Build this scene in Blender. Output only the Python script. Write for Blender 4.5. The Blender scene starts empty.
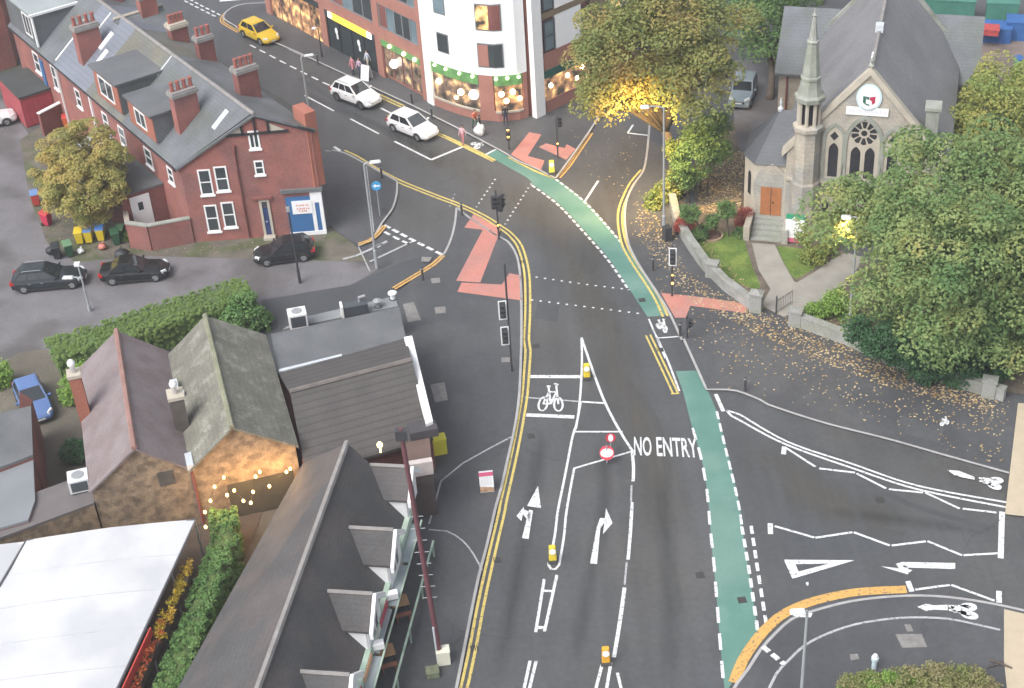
import bpy, bmesh, math, random
import numpy as np
from mathutils import Vector, Matrix
from mathutils import noise as mnoise

random.seed(7)
RNG = np.random.default_rng(11)
SC = bpy.context.scene
COL = SC.collection
W, H = 1024, 688

# ------------------------------------------------------------------ camera
FPX, PITCH, ROLL, ALT = 1550.0, 35.0, -4.0, 54.0
cd = bpy.data.cameras.new('camera'); cam = bpy.data.objects.new('camera', cd); COL.objects.link(cam)
cd.sensor_fit = 'HORIZONTAL'; cd.sensor_width = 36.0; cd.lens = 36.0 * FPX / W
cd.clip_start = 0.5; cd.clip_end = 3000
RC = Matrix.Rotation(math.radians(90 - PITCH), 3, 'X') @ Matrix.Rotation(math.radians(ROLL), 3, 'Z')
cam.matrix_world = Matrix.Translation((0, 0, ALT)) @ RC.to_4x4()
SC.camera = cam

# ------------------------------------------------------------------ sky, sun, exposure
SUN_EL, SUN_AZ = math.radians(50), math.radians(228)     # overcast: a very broad soft sun, from the left
wd = bpy.data.worlds.new('World'); SC.world = wd; wd.use_nodes = True
nt = wd.node_tree; nt.nodes.clear()
sky = nt.nodes.new('ShaderNodeTexSky'); sky.sky_type = 'NISHITA'; sky.sun_disc = False
sky.sun_elevation = SUN_EL; sky.sun_rotation = SUN_AZ
sky.air_density = 1.0; sky.dust_density = 3.0; sky.ozone_density = 1.0
bg = nt.nodes.new('ShaderNodeBackground'); bg.inputs['Strength'].default_value = 0.105
wo = nt.nodes.new('ShaderNodeOutputWorld')
hs = nt.nodes.new('ShaderNodeHueSaturation'); hs.inputs['Saturation'].default_value = 0.35      # cloud: a nearly grey sky
nt.links.new(sky.outputs[0], hs.inputs['Color']); nt.links.new(hs.outputs[0], bg.inputs[0]); nt.links.new(bg.outputs[0], wo.inputs[0])
sl = bpy.data.lights.new('sun', 'SUN'); sl.energy = 1.4; sl.angle = math.radians(45); sl.color = (1.0, 0.99, 0.97)
so = bpy.data.objects.new('sun', sl); COL.objects.link(so)
sd = Vector((math.sin(SUN_AZ) * math.cos(SUN_EL), math.cos(SUN_AZ) * math.cos(SUN_EL), math.sin(SUN_EL)))
so.rotation_euler = sd.to_track_quat('Z', 'Y').to_euler(); so.location = (0, -40, 80)
vs = SC.view_settings
vs.view_transform = 'Standard'; vs.look = 'None'; vs.gamma = 1.0; vs.use_curve_mapping = False
vs.exposure = 1.18
SC.render.engine = 'CYCLES'
SC.cycles.use_denoising = True
SC.cycles.adaptive_threshold = 0.02; SC.cycles.max_bounces = 4; SC.cycles.diffuse_bounces = 3; SC.cycles.volume_bounces = 0; SC.cycles.transparent_max_bounces = 6

# ------------------------------------------------------------------ survey: image point -> point of the place at height z
ADDED_HAZE = 0.0006
CAM = Vector((0, 0, ALT))
def ray(px, py):
    return RC @ Vector(((px - W / 2) / FPX, -(py - H / 2) / FPX, -1.0))
def g(px, py, z=0.0):
    d = ray(px, py); return CAM + d * ((z - ALT) / d.z)
def proj(p):
    q = RC.transposed() @ (Vector(p) - CAM)
    return W / 2 - FPX * q.x / q.z, H / 2 + FPX * q.y / q.z
def top_z(b, ty):
    lo, hi = b[2], 60
    for _ in range(50):
        m = (lo + hi) / 2
        if proj((b[0], b[1], m))[1] > ty: lo = m
        else: hi = m
    return lo
def zz(x0, y0, s, pts):
    return [(x0 + a / s, y0 + b / s) for a, b in pts]
def v2(a): return Vector((a[0], a[1]))

# ------------------------------------------------------------------ materials
MATS = {}
def mat(name, rgb, rough=0.7, var=0.18, scale=1.5, bump=0.0, bscale=30.0, metal=0.0, emit=None, estr=0.0, fine=0.0, rgb2=None, rscale=0.4, rlo=0.45, rhi=0.6, spec=0.5, course=0.0, cstr=0.25, streak=0.0, wear=None, wlo=0.60, whi=0.70):
    """procedural surface: base colour with two sizes of mottling, an optional second colour in patches, optional courses along z and bump"""
    if name in MATS: return MATS[name]
    m = bpy.data.materials.new(name); m.use_nodes = True; MATS[name] = m
    n = m.node_tree.nodes; L = m.node_tree.links
    b = n['Principled BSDF']; b.inputs['Roughness'].default_value = rough; b.inputs['Metallic'].default_value = metal
    b.inputs['Specular IOR Level'].default_value = spec
    tc = n.new('ShaderNodeTexCoord')
    def noise(sc, det=4):
        t = n.new('ShaderNodeTexNoise'); t.inputs['Scale'].default_value = sc; t.inputs['Detail'].default_value = det
        L.new(tc.outputs['Object'], t.inputs['Vector']); return t
    def ramp(src, lo, hi, c0, c1):
        r = n.new('ShaderNodeMapRange'); L.new(src, r.inputs[0])
        r.inputs[1].default_value = lo; r.inputs[2].default_value = hi; r.inputs[3].default_value = c0; r.inputs[4].default_value = c1
        return r.outputs[0]
    def mixc(fac, a, bcol, mode='MIX'):
        x = n.new('ShaderNodeMix'); x.data_type = 'RGBA'; x.blend_type = mode
        for i, v in ((0, fac), (6, a), (7, bcol)):
            if isinstance(v, (int, float)): x.inputs[i].default_value = v
            elif isinstance(v, tuple): x.inputs[i].default_value = v
            else: L.new(v, x.inputs[i])
        return x.outputs[2]
    col = (*rgb, 1)
    if rgb2 is not None:
        col = mixc(ramp(noise(rscale, 6).outputs[0], rlo, rhi, 0, 1), col, (*rgb2, 1))
    f = ramp(noise(scale, 5).outputs[0], 0.3, 0.7, 1 - var, 1 + var)
    if fine:
        f2 = ramp(noise(scale * 14, 3).outputs[0], 0.3, 0.7, 1 - fine, 1 + fine)
        mm = n.new('ShaderNodeMath'); mm.operation = 'MULTIPLY'; L.new(f, mm.inputs[0]); L.new(f2, mm.inputs[1]); f = mm.outputs[0]
    if streak:      # wheel tracks: mottling drawn out along the carriageway
        mp = n.new('ShaderNodeMapping'); mp.inputs['Scale'].default_value = (1.1, 0.035, 1.0); mp.inputs['Rotation'].default_value = (0, 0, 0.16); L.new(tc.outputs['Object'], mp.inputs['Vector'])
        t = n.new('ShaderNodeTexNoise'); t.inputs['Scale'].default_value = 1.0; t.inputs['Detail'].default_value = 5; L.new(mp.outputs[0], t.inputs['Vector'])
        f3 = ramp(t.outputs[0], 0.3, 0.7, 1 - streak, 1 + streak); mm = n.new('ShaderNodeMath'); mm.operation = 'MULTIPLY'; L.new(f, mm.inputs[0]); L.new(f3, mm.inputs[1]); f = mm.outputs[0]
        v = n.new('ShaderNodeTexVoronoi'); v.feature = 'DISTANCE_TO_EDGE'; v.inputs['Scale'].default_value = 0.16; dv = n.new('ShaderNodeVectorMath'); dv.operation = 'MULTIPLY_ADD'; nz = noise(0.9, 4); L.new(nz.outputs['Color'], dv.inputs[0]); dv.inputs[1].default_value = (1.6, 1.6, 0); L.new(tc.outputs['Object'], dv.inputs[2]); L.new(dv.outputs[0], v.inputs['Vector'])
        ck = ramp(v.outputs['Distance'], 0.0, 0.010, 0.72, 1.0); ms = ramp(noise(0.07, 2).outputs[0], 0.52, 0.60, 0, 1); cm_ = n.new('ShaderNodeMix'); L.new(ms, cm_.inputs[0]); cm_.inputs[2].default_value = 1.0; L.new(ck, cm_.inputs[3])
        mm = n.new('ShaderNodeMath'); mm.operation = 'MULTIPLY'; L.new(f, mm.inputs[0]); L.new(cm_.outputs[0], mm.inputs[1]); f = mm.outputs[0]
    if wear:        # paint rubbed through to what lies below
        col = mixc(ramp(noise(7.0, 6).outputs[0], wlo, whi, 0, 0.85), col, (*wear, 1))
    if course:
        sp = n.new('ShaderNodeSeparateXYZ'); L.new(tc.outputs['Object'], sp.inputs[0])
        q = n.new('ShaderNodeMath'); q.operation = 'MULTIPLY'; L.new(sp.outputs[2], q.inputs[0]); q.inputs[1].default_value = 1.0 / course
        fr = n.new('ShaderNodeMath'); fr.operation = 'FRACT'; L.new(q.outputs[0], fr.inputs[0])
        cc = ramp(fr.outputs[0], 0.0, 0.35, 1 - cstr, 1.0)
        mm = n.new('ShaderNodeMath'); mm.operation = 'MULTIPLY'; L.new(f, mm.inputs[0]); L.new(cc, mm.inputs[1]); f = mm.outputs[0]
    vm = n.new('ShaderNodeCombineColor')
    for i in range(3): L.new(f, vm.inputs[i])
    col = mixc(1.0, col, vm.outputs[0], 'MULTIPLY')
    L.new(col, b.inputs['Base Color'])
    if bump:
        bt = noise(bscale, 3); bp = n.new('ShaderNodeBump'); bp.inputs['Strength'].default_value = bump; bp.inputs['Distance'].default_value = 0.03
        L.new(bt.outputs[0], bp.inputs['Height']); L.new(bp.outputs[0], b.inputs['Normal'])
    if emit is not None:
        b.inputs['Emission Color'].default_value = (*emit, 1); b.inputs['Emission Strength'].default_value = estr
    return m
def leafmat(name, cols, trans=0.38, pscale=0.35):
    """leaves: every leaf its own tint, drifting from one colour to another through the crown"""
    if name in MATS: return MATS[name]
    m = bpy.data.materials.new(name); m.use_nodes = True; MATS[name] = m
    n = m.node_tree.nodes; L = m.node_tree.links
    b = n['Principled BSDF']; b.inputs['Roughness'].default_value = 0.6; b.inputs['Specular IOR Level'].default_value = 0.25
    geo = n.new('ShaderNodeNewGeometry'); tc = n.new('ShaderNodeTexCoord')
    t = n.new('ShaderNodeTexNoise'); t.inputs['Scale'].default_value = pscale; t.inputs['Detail'].default_value = 3
    L.new(tc.outputs['Object'], t.inputs['Vector'])
    a1 = n.new('ShaderNodeMath'); a1.operation = 'MULTIPLY_ADD'; L.new(geo.outputs['Random Per Island'], a1.inputs[0]); a1.inputs[1].default_value = 0.25
    mr = n.new('ShaderNodeMapRange'); L.new(t.outputs[0], mr.inputs[0]); mr.inputs[1].default_value = 0.3; mr.inputs[2].default_value = 0.7; mr.inputs[3].default_value = 0; mr.inputs[4].default_value = 0.5
    L.new(mr.outputs[0], a1.inputs[2])
    at = n.new('ShaderNodeAttribute'); at.attribute_name = 'spray'; a2 = n.new('ShaderNodeMath'); a2.operation = 'MULTIPLY_ADD'; L.new(at.outputs['Fac'], a2.inputs[0]); a2.inputs[1].default_value = 0.3; L.new(a1.outputs[0], a2.inputs[2])
    cr = n.new('ShaderNodeValToRGB'); L.new(a2.outputs[0], cr.inputs[0])
    el = cr.color_ramp.elements
    while len(el) < len(cols): el.new(0.5)
    for i, c in enumerate(cols):
        el[i].position = i / (len(cols) - 1); el[i].color = (*c, 1)
    L.new(cr.outputs[0], b.inputs['Base Color'])
    if trans:
        tr = n.new('ShaderNodeBsdfTranslucent'); L.new(cr.outputs[0], tr.inputs[0])
        ms = n.new('ShaderNodeMixShader'); ms.inputs[0].default_value = trans
        L.new(b.outputs[0], ms.inputs[1]); L.new(tr.outputs[0], ms.inputs[2]); L.new(ms.outputs[0], n['Material Output'].inputs[0])
    return m

# ------------------------------------------------------------------ mesh and object helpers
def tag(o, label=None, cat=None, group=None, kind=None):
    if label: o['label'] = label
    if cat: o['category'] = cat
    if group: o['group'] = group
    if kind: o['kind'] = kind
    return o
def thing(name, label, cat, loc=(0, 0, 0), rz=0.0, group=None):
    o = bpy.data.objects.new(name, None); COL.objects.link(o); o.empty_display_size = 0.3
    o.location = loc; o.rotation_euler = (0, 0, rz)
    return tag(o, label, cat, group)
def wmat(o):
    m = Matrix.Translation(o.location) @ o.rotation_euler.to_matrix().to_4x4()
    return wmat(o.parent) @ m if o.parent else m
class MB:
    """collects shapes, then becomes ONE mesh object"""
    def __init__(s): s.v = []; s.f = []; s.mi = []; s.cur = 0
    def add(s, vs_, fs):
        k = len(s.v); s.v += [tuple(p) for p in vs_]
        for f in fs: s.f.append([i + k for i in f]); s.mi.append(s.cur)
        return s
    def box(s, c, d, rz=0.0, taper=1.0):
        x, y, z = d[0] / 2, d[1] / 2, d[2] / 2
        R = Matrix.Rotation(rz, 3, 'Z'); c = Vector(c)
        P = []
        for sz in (-1, 1):
            t = taper if sz > 0 else 1
            for sx, sy in ((-1, -1), (1, -1), (1, 1), (-1, 1)): P.append(c + R @ Vector((sx * x * t, sy * y * t, sz * z)))
        return s.add(P, [(3, 2, 1, 0), (4, 5, 6, 7), (0, 1, 5, 4), (1, 2, 6, 5), (2, 3, 7, 6), (3, 0, 4, 7)])
    def hexa(s, lo, hi):   # lo, hi: four points each, counter-clockwise from above
        return s.add(list(lo) + list(hi), [(3, 2, 1, 0), (4, 5, 6, 7), (0, 1, 5, 4), (1, 2, 6, 5), (2, 3, 7, 6), (3, 0, 4, 7)])
    def prism(s, poly, z0, z1, bottom=True):
        n = len(poly); a = sum(poly[i][0] * poly[(i + 1) % n][1] - poly[(i + 1) % n][0] * poly[i][1] for i in range(n))
        if a < 0: poly = list(reversed(poly))
        P = [(p[0], p[1], z0) for p in poly] + [(p[0], p[1], z1) for p in poly]
        F = [list(range(n, 2 * n))] + ([list(range(n - 1, -1, -1))] if bottom else [])
        F += [(i, (i + 1) % n, n + (i + 1) % n, n + i) for i in range(n)]
        return s.add(P, F)
    def poly(s, pts): return s.add(pts, [list(range(len(pts)))])
    def sheet(s, pts, t):      # polygon in 3-D with thickness t straight down
        n = len(pts); P = [Vector(p) for p in pts]
        nz = sum((P[i].x * P[(i + 1) % n].y - P[(i + 1) % n].x * P[i].y) for i in range(n))
        if nz < 0: P.reverse()
        Q = [p - Vector((0, 0, t)) for p in P]
        return s.add(P + Q, [list(range(n)), list(range(2 * n - 1, n - 1, -1))] + [(i, n + i, n + (i + 1) % n, (i + 1) % n) for i in range(n)])
    def tube(s, pts, r, n=8, cap=True):
        pts = [Vector(p) for p in pts]; rs = r if isinstance(r, (list, tuple)) else [r] * len(pts)
        P = []; up = None
        for i, p in enumerate(pts):
            d = (pts[min(i + 1, len(pts) - 1)] - pts[max(i - 1, 0)]).normalized()
            if up is None:
                up = Vector((1, 0, 0)) if abs(d.x) < 0.8 else Vector((0, 1, 0))
            a = (up - d * up.dot(d)).normalized(); b = d.cross(a); up = a
            for k in range(n):
                t = 2 * math.pi * k / n; P.append(p + (a * math.cos(t) + b * math.sin(t)) * rs[i])
        F = [(i * n + k, i * n + (k + 1) % n, (i + 1) * n + (k + 1) % n, (i + 1) * n + k) for i in range(len(pts) - 1) for k in range(n)]
        if cap: F += [list(range(n - 1, -1, -1)), [(len(pts) - 1) * n + k for k in range(n)]]
        return s.add(P, F)
    def lathe(s, c, prof, n=12, rot=0.0):
        c = Vector(c); P = []
        for r, z in prof:
            for k in range(n):
                t = rot + 2 * math.pi * k / n; P.append(c + Vector((r * math.cos(t), r * math.sin(t), z)))
        m = len(prof)
        F = [(i * n + k, i * n + (k + 1) % n, (i + 1) * n + (k + 1) % n, (i + 1) * n + k) for i in range(m - 1) for k in range(n)]
        F += [list(range(n - 1, -1, -1)), [(m - 1) * n + k for k in range(n)]]
        return s.add(P, F)
    def disc(s, c, nrm, r, t=0.02, n=20, ry=None):
        c = Vector(c); nrm = Vector(nrm).normalized(); u = Vector((0, 0, 1)).cross(nrm)
        if u.length < 0.01: u = Vector((1, 0, 0))
        u.normalize(); w = nrm.cross(u); ry = ry or r
        P = [c + u * (r * math.cos(2 * math.pi * k / n)) + w * (ry * math.sin(2 * math.pi * k / n)) for k in range(n)]
        P += [p + nrm * t for p in P]
        return s.add(P, [list(range(n - 1, -1, -1)), list(range(n, 2 * n))] + [(k, (k + 1) % n, n + (k + 1) % n, n + k) for k in range(n)])
    def blob(s, c, r, sub=2, amp=0.15, freq=1.0):
        bm = bmesh.new(); bmesh.ops.create_icosphere(bm, subdivisions=sub, radius=1)
        r = Vector(r) if not isinstance(r, (int, float)) else Vector((r, r, r)); c = Vector(c); P = []
        for v in bm.verts:
            k = 1 + amp * mnoise.noise(v.co * 1.7 * freq + c * 0.9)
            P.append(c + Vector((v.co.x * r.x, v.co.y * r.y, v.co.z * r.z)) * k)
        s.add(P, [[v.index for v in f.verts] for f in bm.faces]); bm.free(); return s
    def build(s, name, mats, parent=None, smooth=False, bevel=0.0, local=False, loc=None):
        me = bpy.data.meshes.new(name)
        V = [Vector(p) for p in s.v]
        o = bpy.data.objects.new(name, me)
        if parent is not None:
            o.parent = parent
            if not local:
                inv = wmat(parent).inverted(); V = [inv @ p for p in V]
        elif loc is not None:
            o.location = loc; V = [p - Vector(loc) for p in V]
        me.from_pydata([tuple(p) for p in V], [], s.f); me.update()
        ms = mats if isinstance(mats, (list, tuple)) else [mats]
        for m in ms: me.materials.append(m)
        if len(ms) > 1: me.polygons.foreach_set('material_index', s.mi)
        if smooth: me.polygons.foreach_set('use_smooth', [True] * len(me.polygons))
        COL.objects.link(o)
        if bevel:
            b = o.modifiers.new('edge', 'BEVEL'); b.width = bevel; b.segments = 2; b.limit_method = 'ANGLE'
        return o
def part(mb, name, m, parent, **k): return mb.build(name, m, parent, **k)
def dup(o, parent=None, loc=None, rz=None, label=None, group=None):
    def cp(a, p):
        c = a.copy(); COL.objects.link(c)
        if p is not None: c.parent = p
        for ch in [x for x in bpy.data.objects if x.parent == a and x != c]: cp(ch, c)
        return c
    c = cp(o, parent)
    if loc is not None: c.location = loc
    if rz is not None: c.rotation_euler = (0, 0, rz)
    if label: c['label'] = label
    if group: c['group'] = group
    return c
def structure(mb, name, m, **k):
    return tag(mb.build(name, m, None, **k), kind='structure')
def text_polys(txt, bold=True):
    cu = bpy.data.curves.new('lettering', 'FONT'); cu.body = txt; cu.align_x = 'LEFT'; cu.resolution_u = 3
    if bold: cu.offset = 0.015
    ob = bpy.data.objects.new('lettering', cu); COL.objects.link(ob); bpy.context.view_layer.update()
    me = bpy.data.meshes.new_from_object(ob.evaluated_get(bpy.context.evaluated_depsgraph_get()))
    V = [v.co.copy() for v in me.vertices]; F = [list(p.vertices) for p in me.polygons]
    bpy.data.objects.remove(ob); bpy.data.curves.remove(cu); bpy.data.meshes.remove(me)
    x0 = min(v.x for v in V); x1 = max(v.x for v in V); y0 = min(v.y for v in V); y1 = max(v.y for v in V)
    return [((v.x - x0) / (x1 - x0), (v.y - y0) / (y1 - y0)) for v in V], F
def text_on(mb, txt, f, bold=True):   # f(u, v) -> 3-D point
    V, F = text_polys(txt, bold); mb.add([f(u, v) for u, v in V], F)

class Wall:
    """a vertical face: P0, direction (to the right seen from outside)"""
    def __init__(s, P0, d):
        s.p = Vector((P0[0], P0[1], 0)); d = Vector((d[0], d[1], 0)); s.d = d.normalized(); s.n = Vector((s.d.y, -s.d.x, 0))
    def at(s, a, z, out=0.0): return s.p + s.d * a + s.n * out + Vector((0, 0, z))
    def sz(s, px, py, out=0.0):
        r = ray(px, py); t = s.n.dot(s.p + s.n * out - CAM) / s.n.dot(r); q = CAM + r * t
        return (q - s.p).dot(s.d), q.z
    def bx(s, mb, a0, a1, z0, z1, o0, o1):
        lo = [s.at(a0, z0, o1), s.at(a1, z0, o1), s.at(a1, z0, o0), s.at(a0, z0, o0)]
        hi = [p + Vector((0, 0, z1 - z0)) for p in lo]
        return mb.hexa(lo, hi)
def window(parent, w, a0, a1, z0, z1, fm, gm, fw=0.09, sash=True, mull=0, sill=None, out=0.05, deep=None):
    m = MB()
    w.bx(m, a0, a0 + fw, z0, z1, -0.04, out); w.bx(m, a1 - fw, a1, z0, z1, -0.04, out)
    w.bx(m, a0 + fw, a1 - fw, z0, z0 + fw, -0.04, out); w.bx(m, a0 + fw, a1 - fw, z1 - fw, z1, -0.04, out)
    if sash: w.bx(m, a0 + fw, a1 - fw, (z0 + z1) / 2 - fw * 0.35, (z0 + z1) / 2 + fw * 0.35, -0.04, out - 0.008)
    for k in range(mull):
        x = a0 + (a1 - a0) * (k + 1) / (mull + 1); w.bx(m, x - fw * 0.35, x + fw * 0.35, z0 + fw, z1 - fw, -0.04, out - 0.004)
    o = part(m, 'window', fm, parent)
    p = MB(); w.bx(p, a0 + fw * 0.5, a1 - fw * 0.5, z0 + fw * 0.5, z1 - fw * 0.5, -0.06, out - 0.035); part(p, 'pane', gm, o)
    if sill:
        q = MB(); w.bx(q, a0 - 0.08, a1 + 0.08, z0 - 0.12, z0 - 0.004, -0.04, out + 0.07); part(q, 'sill', sill, o)
    return o
def wpx(parent, w, x0, y0, x1, y1, fm, gm, ww=None, hh=None, **k):
    """window from its top-left and bottom-right in the survey picture"""
    a0, z1 = w.sz(x0, y0); a1, z0 = w.sz(x1, y1)
    if ww: c = (a0 + a1) / 2; a0, a1 = c - ww / 2, c + ww / 2
    if hh: c = (z0 + z1) / 2; z0, z1 = c - hh / 2, c + hh / 2
    return window(parent, w, a0, a1, z0, z1, fm, gm, **k)
# ================================================================== THE GROUND, ROADS AND MARKINGS
ZP = 0.11
asphalt = mat('road_asphalt', (0.074, 0.077, 0.082), 0.55, 0.12, 0.25, 0.25, 60, fine=0.10, rgb2=(0.090, 0.088, 0.085), rscale=0.05, rlo=0.42, rhi=0.62, streak=0.09)
asph_dark = mat('pavement_asphalt', (0.066, 0.067, 0.072), 0.7, 0.12, 0.3, 0.25, 60, fine=0.10, rgb2=(0.085, 0.086, 0.09), rscale=0.12, streak=0.05)
asph_new = mat('fresh_asphalt', (0.062, 0.066, 0.071), 0.7, 0.08, 0.4, 0.2, 60, fine=0.08)
alley_m = mat('worn_concrete', (0.155, 0.147, 0.155), 0.85, 0.16, 0.35, 0.3, 30, fine=0.08, rgb2=(0.10, 0.092, 0.092), rscale=0.22, rlo=0.5, rhi=0.62)
dirt_m = mat('leafy_soil', (0.12, 0.098, 0.078), 0.95, 0.3, 0.9, 0.5, 20, fine=0.3, rgb2=(0.15, 0.12, 0.09), rscale=0.8)
moss_m = mat('mossy_verge', (0.125, 0.112, 0.088), 0.95, 0.25, 0.9, 0.4, 20, fine=0.2, rgb2=(0.085, 0.095, 0.045), rscale=0.5, rlo=0.5, rhi=0.6)
grass_m = mat('lawn_grass', (0.095, 0.155, 0.028), 0.95, 0.25, 0.8, 0.6, 40, fine=0.3, rgb2=(0.15, 0.20, 0.04), rscale=0.7)
path_m = mat('pale_concrete_path', (0.30, 0.28, 0.245), 0.9, 0.12, 1.0, 0.2, 30, fine=0.1)
buff_m = mat('buff_paving', (0.46, 0.385, 0.28), 0.9, 0.06, 2.0, 0.15, 40, fine=0.08)
kerb_m = mat('kerb_stone', (0.36, 0.35, 0.345), 0.85, 0.12, 1.5, fine=0.1)
white_m = mat('white_road_paint', (0.66, 0.67, 0.67), 0.7, 0.06, 2.0, fine=0.12, wear=(0.095, 0.095, 0.097), wlo=0.55, whi=0.68)
thin_m = mat('worn_white_paint', (0.40, 0.40, 0.41), 0.7, 0.12, 2.0, fine=0.15, wear=(0.095, 0.095, 0.097), wlo=0.55, whi=0.68)
yellow_m = mat('yellow_road_paint', (0.60, 0.47, 0.14), 0.7, 0.08, 2.0, fine=0.12, wear=(0.095, 0.095, 0.097), wlo=0.55, whi=0.68)
orange_m = mat('lamplit_yellow_paint', (0.58, 0.34, 0.10), 0.7, 0.08, 2.0, fine=0.1, wear=(0.095, 0.095, 0.097), wlo=0.55, whi=0.68)  # yellow lines turned orange, with warm lamplight put into the colour
green_m = mat('green_cycle_surface', (0.10, 0.22, 0.18), 0.75, 0.07, 0.5, 0.2, 60, fine=0.06, rgb2=(0.135, 0.245, 0.205), rscale=0.25, wear=(0.09, 0.12, 0.11), wlo=0.63, whi=0.74)
tact_m = mat('red_tactile_paving', (0.50, 0.205, 0.165), 0.85, 0.08, 1.0, 0.3, 50, fine=0.12, rgb2=(0.42, 0.20, 0.17), rscale=0.5, wear=(0.24, 0.15, 0.13), wlo=0.62, whi=0.75)
cover_m = mat('access_cover_iron', (0.22, 0.21, 0.20), 0.6, 0.2, 4.0, fine=0.2)

def gp(pts, z): return [g(x, y, z) for x, y in pts]
def flat(mb, pts, z): return mb.poly(ccw(gp(pts, z)))
def ccw(P):
    n = len(P); a = sum(P[i].x * P[(i + 1) % n].y - P[(i + 1) % n].x * P[i].y for i in range(n))
    return list(reversed(P)) if a < 0 else P
def smooth_line(P, step=0.5):
    """Catmull-Rom through ground points"""
    out = []
    for i in range(len(P) - 1):
        a = P[max(i - 1, 0)]; b = P[i]; c = P[i + 1]; d = P[min(i + 2, len(P) - 1)]
        n = max(1, int((c - b).length / step))
        for k in range(n):
            t = k / n
            out.append(0.5 * ((2 * b) + (c - a) * t + (2 * a - 5 * b + 4 * c - d) * t * t + (3 * b - a - 3 * c + d) * t ** 3))
    return out + [P[-1]]
def offset(P, o):
    R = []
    for i, p in enumerate(P):
        d = P[min(i + 1, len(P) - 1)] - P[max(i - 1, 0)]; d.z = 0; d.normalize(); R.append(p + Vector((-d.y, d.x, 0)) * o)
    return R
def ribbon(mb, P, w, o=0.0):
    A = offset(P, o + w / 2); B = offset(P, o - w / 2); n = len(P)
    mb.add(A + B, [(i, n + i, n + i + 1, i + 1) for i in range(n - 1)])
def strip(mb, pts, w, z, o=0.0, curve=True):
    P = gp(pts, z); ribbon(mb, smooth_line(P) if curve and len(P) > 2 else P, w, o)
def along(P, s):
    for i in range(len(P) - 1):
        l = (P[i + 1] - P[i]).length
        if s <= l: return P[i].lerp(P[i + 1], s / l)
        s -= l
    return P[-1]
def length(P): return sum((P[i + 1] - P[i]).length for i in range(len(P) - 1))
def dashes(mb, pts, w, on, off, z, o=0.0, count=None):
    P = smooth_line(gp(pts, z)); P = offset(P, o) if o else P; T = length(P)
    if count: k = T / (count * on + (count - 1) * off); on *= k; off *= k
    s = 0
    while s < T - 0.05:
        e = min(s + on, T); ribbon(mb, [along(P, s), along(P, (s + e) / 2), along(P, e)], w); s += on + off
def outline(mb, pts, w, z):
    P = gp(pts, z); P.append(P[0])
    for i in range(len(P) - 1): ribbon(mb, [P[i], P[i + 1]], w)

# -- one sheet of ground to the horizon
m = MB(); m.poly([(-600, -300, -0.02), (600, -300, -0.02), (600, 900, -0.02), (-600, 900, -0.02)]); structure(m, 'ground', mat('town_ground', (0.085, 0.083, 0.08), 0.9, 0.2, 0.1, fine=0.15, rgb2=(0.07, 0.08, 0.05), rscale=0.02))
road_pts = [(430, 720), (420, 420), (330, 300), (340, 215), (322, 120), (215, -40), (60, -60), (300, -90), (350, 20), (600, 100), (760, -80), (1130, 400), (1130, 720)]
m = MB(); flat(m, [(425, 760), (425, 400), (250, 330), (310, 200), (300, 110), (20, -60), (320, -60), (540, 80), (690, 60), (700, 250), (1100, 400), (1100, 760)], 0.0); structure(m, 'road', asphalt)
# -- left: worn back lane and its cross street, newer strip beside the flat roof
m = MB(); flat(m, [(-60, 95), (5, 100), (40, 150), (30, 190), (46, 240), (75, 262), (200, 246), (330, 236), (355, 262), (385, 265), (350, 286), (265, 300), (262, 330), (180, 340), (-60, 480)], 0.004); structure(m, 'back_lane', alley_m)
m = MB(); flat(m, [(262, 300), (350, 285), (402, 262), (440, 252), (398, 292), (404, 305), (404, 345), (265, 370)], 0.012); structure(m, 'side_street', asph_new)
m = MB(); flat(m, [(20, 140), (50, 120), (150, 160), (200, 238), (330, 226), (345, 234), (370, 262), (150, 256), (78, 262), (50, 248), (30, 200)], 0.010); structure(m, 'verge', moss_m)
m = MB(); flat(m, [(-60, 400), (20, 352), (40, 350), (75, 352), (110, 420), (110, 560), (-60, 560)], 0.010); structure(m, 'yard', mat('yard_ground', (0.13, 0.115, 0.09), 0.95, 0.2, 0.5, 0.3, 25, fine=0.15))

# -- raised pavements with their kerbs
left_kerb = zz(500, 165, 3.931, [(0, 262), (30, 300), (65, 355), (80, 440), (84, 560), (84, 688)]) + zz(500, 335, 3.931, [(82, 90), (76, 230), (60, 350), (32, 480), (5, 600)]) + zz(250, 505, 3.757, [(925, 0), (890, 150), (850, 310), (775, 688)]) + [(444, 740)]
left_far = zz(250, 165, 3.931, [(812, 165), (860, 205), (930, 250), (965, 275)]) + left_kerb[1:]
LK = smooth_line(gp(left_far, ZP))
def slab(name, edge, back, m_, z=ZP):
    P = edge + [g(x, y, z) for x, y in back]
    mb = MB(); mb.prism([(p.x, p.y) for p in P], -0.05, z, bottom=False); return structure(mb, name, m_)
mouth_r = gp(zz(250, 165, 3.931, [(745, 365), (765, 345), (790, 290), (805, 230), (812, 165)]), ZP)
mouth_r = smooth_line(mouth_r)
slab('pavement', gp([(398, 293), (438, 256.5)], ZP) + mouth_r + LK[1:], [(380, 740), (330, 500), (300, 380), (404, 345)], asph_dark)
edge2 = smooth_line(gp([(332, 150), (345, 153), (368, 165), (397, 181)], ZP)) + smooth_line(gp(zz(250, 165, 3.931, [(578, 62), (577, 110), (560, 170), (520, 225), (480, 290), (425, 318)]), ZP))
slab('pavement', edge2, [(330, 226), (322, 160)], asph_dark)
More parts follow.
